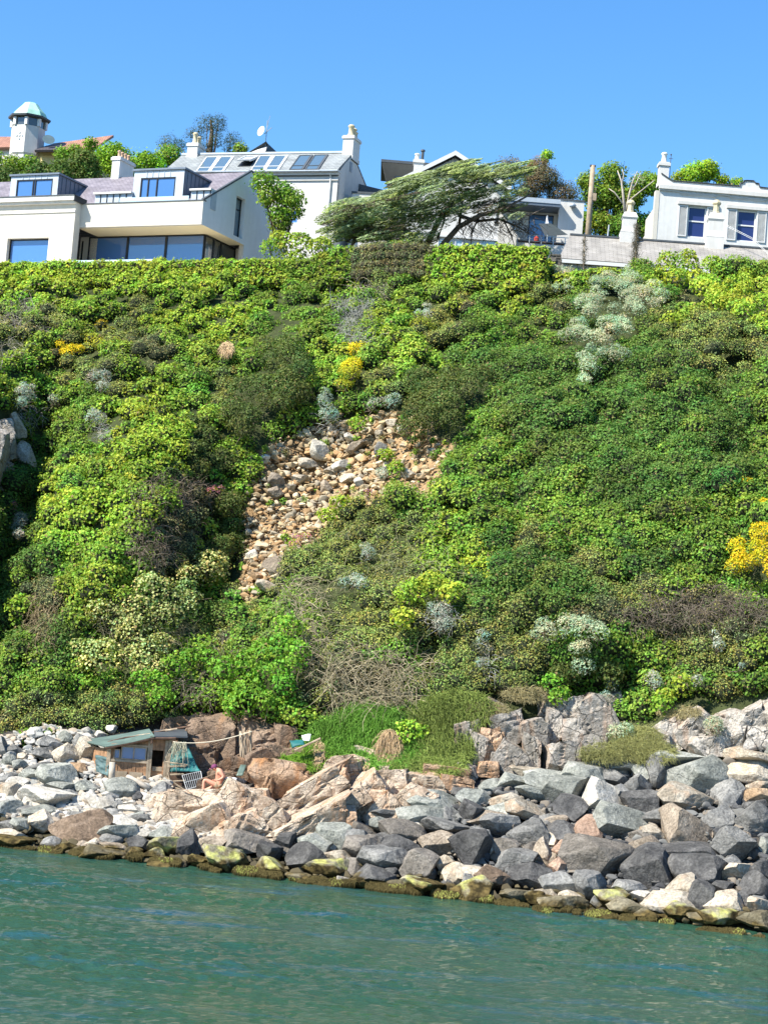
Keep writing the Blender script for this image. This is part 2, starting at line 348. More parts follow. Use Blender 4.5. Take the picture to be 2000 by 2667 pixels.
SCREE = [(640,1290),(665,1200),(700,1150),(800,1120),(880,1085),(1060,1075),(1110,1130),(1190,1170),(1140,1300),(1050,1300),(960,1320),(905,1320),(850,1375),(835,1400),(770,1450),(710,1510),(650,1570),(600,1560),(628,1480),(625,1350)]
VEGLOW = ([-900, 0, 150, 290, 400, 470, 560, 640, 760, 830, 1000, 1190, 1260, 1310, 1400, 1500, 1600, 1700, 1760, 2000, 3000],
          [1935, 1925, 1900, 1880, 1880, 1865, 1850, 1870, 1895, 1905, 1870, 1855, 1810, 1800, 1810, 1830, 1850, 1860, 1810, 1790, 1780])

xs = np.concatenate([np.linspace(-420, -60, 18), np.arange(-56, -22, 2.), np.arange(-22, 22.1, .22), np.arange(24, 60, 2.), np.linspace(64, 420, 18)])
zs = np.concatenate([np.linspace(-4, 0, 8), np.arange(.2, 25.3, .2)])
X, Z = np.meshgrid(xs, zs); Yg = gY(X, Z)
pn = np.stack([X, Z * 1.0, np.zeros_like(X)], -1).reshape(-1, 3)
Yg = Yg + (fbm(pn * .9, 5) * .35).reshape(X.shape) * np.clip((Z) / 2, 0, 1) + .45 * np.clip(Z / 1.5, 0, 1) + .9 * np.clip(Z + .8, 0, .8) * np.clip(1.6 - Z, 0, 1) + .35 * np.clip(Z - .3, 0, 1) * np.clip(4.6 - Z, 0, 1)
A = np.stack([X, Yg, Z], -1)
back = np.array([34.5, 37, 42, 50, 60, 72, 90, 120, 170, 260, 420])                # plateau and rising hill behind
bz = np.array([25.4, 25.5, 25.6, 25.9, 27, 30., 34., 39., 43., 45., 46.])
XB = np.broadcast_to(xs, (len(back), len(xs)))
B = np.stack([XB, shore(np.clip(XB, -60, 60)) + back[:, None], bz[:, None] + 0 * XB + .02 * np.clip(XB, -30, 30)], -1)
G = np.concatenate([A, B], 0); nr, nc = G.shape[:2]
idx = np.arange(nr * nc).reshape(nr, nc)
F4 = np.stack([idx[:-1, :-1], idx[:-1, 1:], idx[1:, 1:], idx[1:, :-1]], -1).reshape(-1, 4)
Vt = G.reshape(-1, 3); tpx, tpy = proj(Vt)
C = np.tile(np.array([[.045, .055, .022]]), (len(Vt), 1))
e_ = 22 * fbm(np.stack([tpx * .02, tpy * .02, 0 * tpx], 1), 3); sx_ = inpoly(tpx + e_, tpy - e_, SCREE) & (Vt[:, 2] > 8)
C[sx_] = (.29, .195, .105)
low = Vt[:, 2] < 4.0; C[low] = (.06, .055, .05)  # dark ground tone paints the shade in the boulder gaps
C[Vt[:, 2] < .5] = (.05, .045, .025)
me = mesh_np('terrain', Vt, F4, C, smooth=True)
tm, n, b, new = newmat('terrain'); at = new('ShaderNodeAttribute'); at.attribute_name = 'Col'
no = new('ShaderNodeTexNoise'); no.inputs['Scale'].default_value = 2.2; no.inputs['Detail'].default_value = 9; tc = new('ShaderNodeTexCoord'); lk(n, tc.outputs['Object'], no.inputs['Vector'])
mx = new('ShaderNodeMix'); mx.data_type = 'RGBA'; mx.blend_type = 'OVERLAY'; mx.inputs[0].default_value = .7; lk(n, at.outputs[0], mx.inputs[6]); lk(n, no.outputs[0], mx.inputs[7])
lk(n, mx.outputs[2], b.inputs['Base Color']); b.inputs['Roughness'].default_value = .95; b.inputs['Specular IOR Level'].default_value = .1
bp = new('ShaderNodeBump'); bp.inputs['Distance'].default_value = .25; lk(n, no.outputs[0], bp.inputs['Height']); lk(n, bp.outputs[0], b.inputs['Normal'])
link('cliff_terrain', me, tm, kind='structure')

# ------------------------------------------------ sea
fx = np.concatenate([[-4000, -900, -250, -90, -45, -30], np.arange(-22, 22.01, .11), [30, 45, 90, 250, 900, 4000]])
fy = np.concatenate([[-4000, -900, -200, -40, 5, 20, 27], np.arange(31, 66.01, .11), [70, 80]])
X, Y = np.meshgrid(fx, fy)
p = np.stack([X, Y, 0 * X], -1).reshape(-1, 3)
def ridged(q, o=3): return 1 - np.abs(fbm(q, o))
ang = R(20); ux = p[:, 0] * math.cos(ang) - p[:, 1] * math.sin(ang); uy = p[:, 0] * math.sin(ang) + p[:, 1] * math.cos(ang)
hgt = .06 * fbm(np.stack([ux * .8, uy * 1.5, 0 * ux], 1), 3) + .075 * ridged(np.stack([ux * 1.0, uy * 2.0, 0 * ux + 3], 1)) + .05 * ridged(np.stack([ux * 2.6, uy * 4.4, 0 * ux + 7], 1), 2) - .06
pat = .55 + 1.25 * np.clip(fbm(np.stack([ux * .11, uy * .28, 0 * ux + 20], 1), 3) * 1.6 + .35, 0, 1); hgt = hgt * pat
fade = (np.clip((p[:, 1] - 30) / 2, 0, 1) * np.clip((24 - np.abs(p[:, 0])) / 3, 0, 1))
p[:, 2] = hgt * fade
idx = np.arange(X.size).reshape(X.shape)
F4 = np.stack([idx[:-1, :-1], idx[:-1, 1:], idx[1:, 1:], idx[1:, :-1]], -1).reshape(-1, 4)
sm, n, b, new = newmat('sea_water')
tc = new('ShaderNodeTexCoord'); n1 = new('ShaderNodeTexNoise'); n1.inputs['Scale'].default_value = .16; n1.inputs['Detail'].default_value = 5
lk(n, tc.outputs['Object'], n1.inputs['Vector'])
cr = new('ShaderNodeValToRGB'); cr.color_ramp.elements[0].position = .35; cr.color_ramp.elements[1].position = .68
cr.color_ramp.elements[0].color = (.026, .070, .040, 1); cr.color_ramp.elements[1].color = (.016, .062, .046, 1); lk(n, n1.outputs[0], cr.inputs[0])
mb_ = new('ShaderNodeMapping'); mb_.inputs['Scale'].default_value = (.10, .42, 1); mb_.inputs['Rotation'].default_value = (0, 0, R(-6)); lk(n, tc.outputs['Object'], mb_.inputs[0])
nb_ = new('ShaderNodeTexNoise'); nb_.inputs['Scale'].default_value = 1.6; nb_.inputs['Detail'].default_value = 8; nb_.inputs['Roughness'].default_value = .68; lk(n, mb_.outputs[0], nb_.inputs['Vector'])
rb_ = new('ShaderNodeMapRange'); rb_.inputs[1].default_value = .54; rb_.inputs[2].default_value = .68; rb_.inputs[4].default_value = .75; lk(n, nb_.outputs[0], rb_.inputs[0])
xb_ = new('ShaderNodeMix'); xb_.data_type = 'RGBA'; lk(n, rb_.outputs[0], xb_.inputs[0]); lk(n, cr.outputs[0], xb_.inputs[6]); xb_.inputs[7].default_value = (.014, .075, .13, 1)  # blue patches paint sky reflection into the water colour
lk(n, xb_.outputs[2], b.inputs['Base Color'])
b.inputs['Roughness'].default_value = .05; b.inputs['IOR'].default_value = 1.33; b.inputs['Specular IOR Level'].default_value = .5
mp = new('ShaderNodeMapping'); mp.inputs['Scale'].default_value = (3.2, 6.5, 1); mp.inputs['Rotation'].default_value = (0, 0, R(-12)); lk(n, tc.outputs['Object'], mp.inputs[0])
n2 = new('ShaderNodeTexNoise'); n2.inputs['Scale'].default_value = 1.0; n2.inputs['Detail'].default_value = 5; n2.inputs['Roughness'].default_value = .6; lk(n, mp.outputs[0], n2.inputs['Vector'])
bp = new('ShaderNodeBump'); bp.inputs['Strength'].default_value = 1.0; bp.inputs['Distance'].default_value = .09; lk(n, n2.outputs[0], bp.inputs['Height']); lk(n, bp.outputs[0], b.inputs['Normal'])
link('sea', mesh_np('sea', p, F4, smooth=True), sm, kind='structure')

# ------------------------------------------------ rocks
def ico(sub):
    bm = bmesh.new(); bmesh.ops.create_icosphere(bm, subdivisions=sub, radius=1); bm.verts.ensure_lookup_table()
    V = np.array([v.co[:] for v in bm.verts]); F = np.array([[v.index for v in f.verts] for f in bm.faces]); bm.free(); return V, F
ICO5 = ico(5); ICO6 = ico(6); ICO3 = ico(3)
def rockshape(seed, base, cuts=15, rough=.05, dmin=.45, dmax=.85, unit=True):
    g = np.random.default_rng(seed); V, F = base; V = V.copy()
    n = g.normal(size=(cuts, 3)); n /= np.linalg.norm(n, axis=1, keepdims=True)
    d = g.uniform(dmin, dmax, cuts)
    V = V * (1 + .10 * fbm(V * .9 + seed * 7, 2)[:, None])
    for a, c in zip(n, d):
        t = V @ a - c; m = t > 0
        V[m] -= np.outer(t[m] * .96, a)
    q = V * 1.6 + seed * 3.1
    V = V * (1 + rough * fbm(q, 5, .55)[:, None] + rough * .5 * (np.abs(fbm(q * 2.2 + 9, 3)) * -1)[:, None])
    if unit:
        lo, hi = V.min(0), V.max(0); V = (V - (lo + hi) / 2) / (hi - lo)
    return V, F
NPR = 26
ROCKP = []
for i in range(NPR):
    V, F = rockshape(100 + i, ICO5, cuts=random.choice([11, 13, 16, 20]), rough=.07)
    ROCKP.append((V, F))
MR = {}
MR['G'] = rockmat('stone_grey_green', (.14, .148, .13), (.25, .257, .225), (.38, .378, .335), crack=.25)
MR['g'] = rockmat('stone_grey', (.10, .10, .095), (.19, .187, .175), (.31, .30, .275), crack=.3)
MR['D'] = rockmat('stone_dark', (.04, .04, .04), (.085, .083, .08), (.16, .155, .145), crack=.2)
MR['M'] = rockmat('stone_warm_grey', (.11, .10, .085), (.185, .165, .14), (.27, .245, .21), crack=.3)
MR['W'] = rockmat('stone_white', (.34, .31, .26), (.46, .43, .37), (.56, .53, .47), crack=.15, bump=.5)
MR['T'] = rockmat('stone_pale_tan', (.26, .215, .155), (.385, .335, .26), (.51, .46, .375), crack=.3, streak=.2)
MR['t'] = rockmat('stone_beige', (.18, .145, .105), (.28, .23, .175), (.39, .335, .265), crack=.35)
MR['P'] = rockmat('stone_pink', (.23, .145, .10), (.34, .23, .165), (.44, .32, .24), crack=.3)
MR['O'] = rockmat('stone_orange', (.28, .18, .10), (.40, .28, .175), (.48, .37, .26), crack=.35, streak=.5)
MR['B'] = rockmat('stone_brown', (.09, .065, .045), (.16, .115, .08), (.25, .19, .14), crack=.3)
MR['A'] = rockmat('stone_algae', (.17, .15, .10), (.27, .245, .17), (.38, .35, .26), crack=.2, algae=.5)
MR['K'] = rockmat('stone_green_weed', (.10, .12, .03), (.19, .24, .05), (.30, .34, .10), crack=.1, algae=1.3)
MR['S'] = rockmat('stone_weed', (.10, .085, .05), (.18, .155, .10), (.29, .26, .18), crack=.1)
MR['ledge'] = rockmat('bedrock_pink', (.27, .19, .13), (.50, .40, .30), (.62, .53, .42), crack=.55, scale=1.3, streak=.4, bump=1.0)
MR['ledgeO'] = rockmat('bedrock_orange', (.28, .17, .10), (.44, .29, .185), (.54, .41, .30), crack=.5, scale=1.1, streak=.6, bump=1.0)
MR['crag'] = rockmat('bedrock_pale', (.20, .18, .15), (.33, .30, .26), (.45, .415, .36), crack=.6, scale=1.3, streak=.25, bump=1.0)
MR['wall'] = rockmat('bedrock_brown', (.10, .07, .05), (.19, .135, .095), (.29, .215, .16), crack=.45, scale=.8, streak=.2, bump=.9)
CNAME = {'G': 'grey green', 'g': 'grey', 'D': 'dark grey', 'M': 'warm grey', 'W': 'white', 'T': 'pale tan', 't': 'beige', 'P': 'pinkish', 'O': 'orange tan', 'B': 'brown', 'A': 'yellow-green weedy', 'K': 'bright green weedy', 'S': 'seaweed-covered'}
PM = {}
def rock_mesh(i, c):
    if (i, c) not in PM:
        V, F = ROCKP[i]; me = mesh_np('boulder', V, F, smooth=True); me.materials.append(MR[c])
        me.set_sharp_from_angle(angle=R(22)); PM[(i, c)] = me
    return PM[(i, c)]
LIST7 = [(1280,455,310,200,'G'),(1090,440,150,190,'g'),(1180,370,330,80,'G'),(1550,440,230,120,'T'),(1560,350,260,80,'T'),(1460,490,90,90,'g'),(1205,590,270,160,'T'),(1460,570,170,150,'g'),(1610,510,120,60,'T'),(1600,570,130,80,'O'),(1600,625,130,60,'D'),(770,595,220,200,'W'),(980,610,190,130,'D'),(950,530,140,140,'g'),(850,560,110,100,'g'),(560,560,200,170,'G'),(590,655,160,150,'D'),(400,560,180,70,'G'),(360,650,210,110,'T'),(140,700,210,90,'t'),(60,680,120,150,'D'),(240,590,150,70,'T'),(60,590,170,100,'G'),(200,650,160,80,'G'),(690,480,250,140,'G'),(470,510,240,100,'G'),(300,500,180,80,'G'),(880,400,150,80,'G'),(720,420,200,90,'G'),(800,470,200,90,'g'),(510,460,280,60,'G'),(380,440,200,50,'T'),(960,380,160,60,'g'),(1000,440,140,100,'G'),(210,730,190,110,'g'),(490,700,110,60,'g'),(370,790,200,170,'g'),(410,730,110,80,'g'),(540,780,180,130,'D'),(480,820,80,90,'T'),(690,760,150,150,'P'),(600,865,200,80,'P'),(520,950,90,100,'P'),(450,890,100,160,'t'),(250,840,90,90,'g'),(190,860,80,60,'W'),(60,880,210,220,'D'),(300,920,200,110,'g'),(370,1010,220,140,'D'),(150,960,60,30,'W'),(180,1020,190,120,'B'),(730,910,360,200,'M'),(860,720,310,190,'G'),(1070,690,180,110,'g'),(1040,770,130,80,'T'),(990,840,150,110,'t'),(860,850,130,70,'D'),(1050,900,100,90,'D'),(1010,970,250,230,'D'),(1220,750,230,220,'t'),(1390,690,160,130,'g'),(1480,850,230,190,'g'),(1240,880,310,100,'D'),(1570,700,180,170,'g'),(1640,860,60,110,'G'),(1290,990,290,180,'D'),(1490,990,150,100,'T'),(1610,970,120,110,'D'),(1590,1070,140,160,'D'),(1210,1060,180,130,'T'),(1290,1110,130,150,'D'),(1410,1070,110,70,'D'),(550,1050,220,120,'g'),(690,1070,170,150,'g'),(600,1110,120,50,'T'),(920,1080,170,80,'g'),(970,1110,110,50,'W'),(1050,1100,60,60,'D'),(830,1140,190,110,'A'),(900,1180,190,100,'S'),(1120,1150,250,110,'T'),(1200,1200,180,100,'A'),(1430,1150,220,130,'T'),(1600,1170,110,90,'T'),(1420,1225,250,80,'A'),(1590,1240,180,90,'S'),(570,1160,260,80,'S'),(480,1140,110,50,'A'),(290,1115,140,70,'S'),(400,1115,110,60,'A'),(60,1080,200,140,'A'),(60,1005,160,90,'T'),(1000,1210,120,50,'S'),(1300,1235,140,60,'S')]
LIST6 = [(1240,590,300,160,'G'),(1220,660,330,110,'G'),(960,720,170,90,'G'),(1140,710,110,50,'W'),(1070,780,280,160,'M'),(1330,740,270,110,'g'),(1320,830,280,140,'t'),(1000,840,310,130,'D'),(820,870,220,150,'M'),(960,940,310,150,'g'),(1170,960,200,170,'M'),(1330,950,130,90,'T'),(780,800,200,110,'g'),(640,790,200,170,'G'),(960,650,160,70,'g'),(530,830,230,110,'G'),(470,920,220,170,'D'),(340,830,120,120,'D'),(240,900,140,150,'D'),(110,820,260,130,'M'),(260,980,180,110,'A'),(650,910,150,80,'T'),(610,990,280,110,'A'),(900,1040,240,110,'D'),(800,1070,130,60,'A'),(690,1060,90,50,'W'),(1180,1100,240,110,'A'),(1390,1020,160,130,'T'),(1040,1080,150,60,'S'),(430,1040,160,60,'S')]
LIST5 = [(310,215,140,90,'g'),(400,180,90,90,'G'),(490,200,70,90,'g'),(540,270,150,180,'T'),(410,280,160,130,'T'),(460,370,130,70,'O'),(80,250,100,60,'g'),(140,290,70,50,'T'),(270,280,130,60,'g'),(15,250,60,150,'g'),(50,320,90,80,'G'),(120,340,80,60,'G'),(20,360,60,30,'W'),(200,410,150,80,'G'),(340,430,210,160,'G'),(250,360,160,60,'g'),(390,515,150,50,'g'),(370,480,160,60,'G'),(60,510,130,100,'T'),(100,460,130,80,'W'),(40,440,80,70,'g'),(280,560,310,150,'W'),(60,630,160,120,'G'),(270,635,240,80,'G'),(520,480,130,80,'G'),(560,550,140,60,'W'),(470,550,80,40,'W'),(750,510,200,150,'G'),(855,550,70,80,'D'),(990,510,125,115,'g'),(920,550,70,50,'W'),(720,590,80,60,'g'),(620,580,140,90,'W'),(680,540,90,60,'W'),(800,590,80,40,'T'),(700,645,130,60,'g'),(820,620,160,60,'W'),(880,675,130,60,'g'),(500,735,330,215,'B'),(260,690,150,120,'T'),(130,720,130,80,'G'),(50,710,120,60,'g'),(330,650,110,60,'W'),(740,700,190,90,'W'),(730,775,220,110,'G'),(680,815,130,80,'g'),(855,830,140,90,'D'),(870,760,110,60,'W'),(1000,770,150,80,'G'),(1040,860,220,130,'A'),(1165,850,130,190,'D'),(60,825,290,90,'K'),(60,770,180,60,'T'),(310,830,100,80,'g'),(420,850,130,60,'A'),(350,875,70,50,'K'),(590,825,120,60,'T'),(700,850,150,50,'t'),(640,895,280,80,'S'),(940,895,130,80,'A'),(830,880,90,50,'A'),(1010,965,190,60,'S'),(1230,940,130,70,'A'),(1390,950,260,170,'A'),(1310,830,190,80,'t'),(1120,700,80,90,'T'),(580,640,130,60,'T'),(450,620,120,50,'W'),(200,560,110,60,'W'),(150,620,110,50,'g')]
BLD = []
for L, ox, oy, s in ((LIST7, 1200, 1800, .4822), (LIST6, 600, 1850, .4219), (LIST5, 0, 1850, .4219)):
    for cx, cy, w_, h_, c in L: BLD.append([ox + cx*s, oy + cy*s, w_*s, h_*s, c])
MARK = [  # boulders that are landmarks, with labels of their own: nearest listed boulder to the pixel
 (214, 2160, 'big brown flat-faced boulder by the water near the left end of the shore'),
 (1571, 2087, 'white slab-faced boulder standing out in the middle of the grey boulder heap'),
 (1817, 2019, 'largest grey-green boulder near the top right of the heap'),
 (1552, 2239, 'broad warm grey flat-sided boulder low in the right part of the heap'),
 (1533, 2167, 'pinkish pointed boulder wedged above the broad warm grey one'),
 (491, 2209, 'dark upright slab boulder at the foot of the pink ledge by the water'),
 (118, 2086, 'large white veined boulder on the left beach below the grey-green pile'),
 (316, 2065, 'grey-green block lying in front of the wooden hut'),
 (418, 2065, 'rounded grey boulder beside the right corner of the hut'),
 (1687, 2268, 'dark jagged boulder standing with its point up right of the broad warm grey one'),
 (1788, 2162, 'tall beige boulder with a brown flat face in the right of the heap'),
 (25, 2198, 'bright green weed-covered rock at the water on the far left'),
 (1229, 2224, 'massive dark grey boulder in the middle of the heap left of the pinkish stones'),
 (228, 1964, 'tall pale tan boulder just left of the hut'),
 (1780, 2378, 'rounded yellow-green weedy boulder at the waterline below a pale tan one'),
 (586, 2251, 'large yellow-green weedy boulder at the water below the pink ledge'),
 (1781, 2084, 'broad pale tan boulder below the largest grey-green one'),
 (1098, 2247, 'warm grey boulder with a flat left side just above the waterline in mid shore')]
lab = {}
for px, py, t in MARK:
    j = min(range(len(BLD)), key=lambda k: (BLD[k][0]-px)**2 + (BLD[k][1]-py)**2 + (1e9 if k in lab else 0)); lab[j] = t
SHORT = {0: 'big brown boulder', 1: 'white slab-faced boulder', 2: 'largest grey-green boulder', 3: 'broad warm grey boulder', 4: 'pinkish pointed boulder', 5: 'dark upright slab boulder', 6: 'large white veined boulder', 7: 'block by the hut', 8: 'rounded boulder by the hut', 9: 'dark jagged pointed boulder', 10: 'tall beige brown-faced boulder', 11: 'bright green weedy rock', 12: 'massive dark grey boulder', 13: 'tall tan boulder beside the hut', 14: 'rounded weedy boulder right at the water', 15: 'large weedy boulder below the ledge', 16: 'broad pale tan boulder', 17: 'warm grey mid-shore boulder'}
marks = {j: SHORT[i] for i, j in enumerate(lab)}
rel = {}
for k, (px, py, w_, h_, c) in enumerate(BLD):
    if k in lab: continue
    j = min(marks, key=lambda m: (BLD[m][0]-px)**2 + (BLD[m][1]-py)**2)
    dx, dy = px - BLD[j][0], py - BLD[j][1]
    dr = ('right of' if dx > 0 else 'left of') if abs(dx) > abs(dy) * 1.3 else ('above' if dy < 0 else 'below')
    rel.setdefault((CNAME[c], dr, marks[j]), []).append((dx*dx + dy*dy, k))
ORD = ['nearest', 'second nearest', 'third nearest', 'fourth nearest', 'fifth nearest', 'sixth nearest', 'seventh nearest', 'eighth nearest', 'ninth nearest']
for (cn, dr, mk), L in rel.items():
    L.sort()
    for o, (_, k) in enumerate(L):
        w_, h_ = BLD[k][2], BLD[k][3]
        lab[k] = (cn + ' boulder ' + dr + ' the ' + mk) if len(L) == 1 else (ORD[o] + ' ' + cn + ' boulder ' + dr + ' the ' + mk)
pxs = np.array([b[0] for b in BLD]); pys = np.array([b[1] + b[3] * .12 for b in BLD])
H = hit(pxs, pys)
def put_rock(px, py, w_, h_, c, hp, name='boulder', deep=1.15, tilt=None, idx=None, extra=1.22, **k):
    Y = hp[1]; W = w_ / FPX * Y * extra; Hh = h_ / FPX * Y * extra; D = (W + Hh) * .5 * deep
    i = idx if idx is not None else random.randrange(NPR)
    o = link(name, rock_mesh(i, c), None, None, **k)
    o.location = (hp[0], hp[1] + D * .12, hp[2]); o.scale = (W, D, Hh)
    o.rotation_euler = (0, R(tilt if tilt is not None else random.uniform(-7, 7)), random.choice([0, math.pi]) + R(random.uniform(-10, 10)))
    return o
for k, (px, py, w_, h_, c) in enumerate(BLD):
    y = .5 * (py + pys[k]); hp = hit(px, y)[0]
    # a boulder's centre sits on its own sight line
    d = rays(px, py)[0]; hp = np.array([d[0]*hp[1], hp[1], CAMZ + d[2]*hp[1]])
    put_rock(px, py, w_, h_, c, hp, label=lab[k], cat='boulder', group='boulders along the shore')
# fill between the large ones
g2 = np.random.default_rng(3); n_f = 0
HEAPTOP = ([-300, 0, 120, 230, 290, 440, 480, 900, 1150, 1280, 1500, 1700, 1800, 2000, 2400], [1925, 1935, 1900, 1920, 1990, 2040, 2120, 2160, 2050, 2050, 2025, 1985, 1975, 1950, 1940])
WLINE = ([-300, 0, 300, 600, 1000, 1400, 2000, 2400], [2170, 2205, 2232, 2270, 2315, 2365, 2445, 2480])
cand = []
while len(cand) < 112:
    px = g2.uniform(-260, 2260); t0 = np.interp(px, *HEAPTOP); t1 = np.interp(px, *WLINE)
    if 480 < px < 1180: t0 = max(t0, t1 - 150)
    py = g2.uniform(t0, t1 - 4); w_ = g2.uniform(38, 78) * (1 if px > 500 else .8)
    if any((px-a)**2 + (py-b)**2 < (.42*(w_+c))**2 for a, b, c in cand): continue
    cand.append((px, py, w_))
fl = []
for px, py, w_ in cand:
    zone = 'water' if py > np.interp(px, *WLINE) - 40 else 'heap'
    if zone == 'water': c = str(g2.choice(['A', 'M', 't', 'g', 'D', 'T']))
    else: c = str(g2.choice(['W', 'T', 'G', 'g', 'W', 'T']) if px < 520 else g2.choice(['g', 'G', 'D', 't', 'M', 'D']))
    fl.append((px, py, w_, c))
rel = {}
for k, (px, py, w_, c) in enumerate(fl):
    j = min(marks, key=lambda m: (BLD[m][0]-px)**2 + (BLD[m][1]-py)**2); dx, dy = px - BLD[j][0], py - BLD[j][1]
    dr = ('right of' if dx > 0 else 'left of') if abs(dx) > abs(dy) * 1.3 else ('above' if dy < 0 else 'below')
    rel.setdefault((CNAME[c], dr, marks[j]), []).append((dx*dx + dy*dy, k))
for (cn, dr, mk), L in rel.items():
    L.sort()
    for o, (_, k) in enumerate(L):
        px, py, w_, c = fl[k]; hp = hit(px, py)[0] + np.array([0, .45, 0])
        put_rock(px, py, w_, w_ * g2.uniform(.6, .95), c, hp, cat='boulder', group='stones wedged between the boulders', label=('small ' + cn + ' stone ' if len(L) == 1 else ORD[o % 9] + ' small ' + cn + ' stone ') + dr + ' the ' + mk)
def blockshape(seed, base):
    """joint-bounded block: six skewed faces, broken corners"""
    g = np.random.default_rng(seed); V, F = base; V = V.copy() * 1.2
    N_ = np.concatenate([np.eye(3), -np.eye(3)]) + g.normal(size=(6, 3)) * .16; D_ = g.uniform(.50, .62, 6)
    N2 = g.normal(size=(9, 3)); D2 = g.uniform(.62, .80, 9)
    for a, c in zip(np.concatenate([N_, N2]), np.concatenate([D_, D2])):
        a = a / np.linalg.norm(a); t = V @ a - c; m = t > 0; V[m] -= np.outer(t[m] * .98, a)
    # a few open joints cut into the faces
    for _ in range(3):
        a = g.normal(size=3) * np.array([1, .3, .6]); a /= np.linalg.norm(a); c = g.uniform(-.3, .3); t = np.abs(V @ a - c + .04 * fbm(V * 3 + seed, 2)); k = np.clip(1 - t / .035, 0, 1)
        V = V * (1 - .10 * k[:, None]); V = V + np.outer(np.sign(V @ a - c) * .012, a)
    V = V * (1 + .035 * fbm(V * 3.5 + seed, 5, .6)[:, None]); lo, hi = V.min(0), V.max(0); return (V - (lo + hi) / 2) / (hi - lo), F
def joined_rocks(blocks, base, seed, extra=1.15, push=.25):
    """blocks: (px,py,w,h,tilt) -> one mesh of interlocking fractured blocks"""
    VV = []; FF = []; nb = 0
    for j, (px, py, w_, h_, tl) in enumerate(blocks):
        V, F = blockshape(seed * 50 + j, base)
        hp = hit(px, py)[0]; Y = hp[1]; s = Y / FPX * extra
        W, Hh = w_ * s, h_ * s; D = max(W, Hh) * .9
        V = V * np.array([W, D, Hh])
        # layered fracture relief
        q = V @ np.array([.5, .3, .8]); V = V * (1 + .018 * np.sign(np.sin(q * 7 + 3 * fbm(V * .8, 2)))[:, None])
        V = V + .035 * np.stack([fbm(V * 2.2 + 5, 4), fbm(V * 2.2 + 11, 4), fbm(V * 2.2 + 23, 4)], 1)
        t = R(-(tl) ); c_, s_ = math.cos(t), math.sin(t)
        V = np.stack([V[:, 0]*c_ + V[:, 2]*s_, V[:, 1], -V[:, 0]*s_ + V[:, 2]*c_], 1)
        V = V + hp + np.array([0, D * push, 0]); VV.append(V); FF.append(F + nb); nb += len(V)
    return np.concatenate(VV), np.concatenate(FF)
def outcrop(name, label, mat, blocks, seed, cat='rock', **k):
    V, F = joined_rocks(blocks, ICO5, seed, **k); c = V.mean(0); c[2] = V[:, 2].min()
    me = mesh_np(name, V - c, F, smooth=True); me.set_sharp_from_angle(angle=R(25))
    return link(name, me, MR[mat], None, tuple(c), label=label, cat=cat, group='bedrock outcrops at the foot of the cliff')
outcrop('rock_ledge', 'cream and pink bedrock ledge the sunbather sits on', 'ledge',
        [(560,2114,250,110,8),(470,2125,130,120,0),(610,2130,150,150,-20),(540,2160,180,100,30),(650,2100,120,80,0),(430,2095,120,50,10),(500,2094,120,50,5),(630,2170,150,90,20)], 1)
outcrop('rock_ledge', 'cracked orange-faced bedrock block at the left of the middle ledge', 'ledgeO', [(745,2045,170,120,3),(690,2060,60,130,0),(690,2005,120,60,5)], 2)
outcrop('rock_slab', 'long pink bedrock slabs slanting up to the right in mid shore', 'ledge',
        [(770,2110,280,85,38),(835,2065,210,80,34),(800,2150,240,70,30),(700,2160,120,90,45),(880,2115,190,60,36),(900,2040,140,80,30),(860,2150,150,70,30)], 3)
outcrop('rock_ledge', 'stepped pink and cream bedrock at the right end of the ledge', 'ledge',
        [(940,2095,160,100,48),(910,2000,140,60,10),(1010,2060,120,100,15),(1080,2050,150,70,5),(1060,2105,150,80,40),(960,1985,120,60,-10),(850,1990,110,50,0),(1000,2120,120,70,45),(975,2020,130,60,20)], 4)
outcrop('rock_ledge', 'orange bedrock shelf above the pale grey-green boulders', 'ledgeO', [(1165,2018,120,45,0),(1110,2035,100,40,5),(1190,2045,90,40,-5)], 5)
outcrop('crag', 'pale fractured crag of upright blocks right of the grass bank', 'crag',
        [(1215,1950,70,150,0),(1245,1975,60,130,-4),(1325,1900,110,90,35),(1288,1880,55,70,5),(1287,1843,45,34,-20),(1330,1975,75,85,55),(1388,1962,45,100,5),(1360,2005,50,50,0),(1410,1920,50,80,8),(1300,1990,60,60,0),(1395,1905,80,60,20),(1210,2010,60,50,0)], 6)
outcrop('crag', 'rust-stained fractured rock between the pale crag blocks', 'ledgeO', [(1280,1960,50,110,4),(1288,1925,50,60,0),(1275,2005,60,40,0)], 7)
outcrop('crag', 'grey-tan blocky crag below the silver bush', 'crag', [(1451,1890,60,90,5),(1494,1915,60,80,15),(1470,1972,95,75,5),(1537,1880,120,110,35),(1500,1860,90,80,20),(1580,1850,90,70,20),(1540,1940,90,60,0),(1440,1840,80,60,0)], 8)
outcrop('crag', 'slanting pale crag at the right edge under the green bushes', 'crag',
        [(1754,1918,80,80,40),(1803,1890,110,80,52),(1875,1890,115,74,40),(1952,1888,110,74,30),(1841,1945,90,55,0),(1914,1925,80,60,10),(1980,1925,80,60,0),(2050,1870,150,130,30),(1720,1940,60,60,0)], 9)
outcrop('cliff_rock', 'smooth brown rock face behind the hut and the sunbather', 'wall',
        [(545,1965,150,190,0),(640,1955,60,190,2),(700,1950,110,180,0),(590,1900,190,60,-6),(480,1915,110,90,5),(755,1950,70,120,8),(500,2000,120,120,0)], 10, push=.42)
outcrop('rock', 'leaning grey-pink slab behind the sunbather', 'wall', [(600,2015,130,70,30),(565,2045,90,50,20)], 11, push=.1)
outcrop('rock', 'pink rounded rock right of the slanting roots', 'wall', [(712,2000,100,110,30),(760,1985,80,70,20)], 12, push=.1)
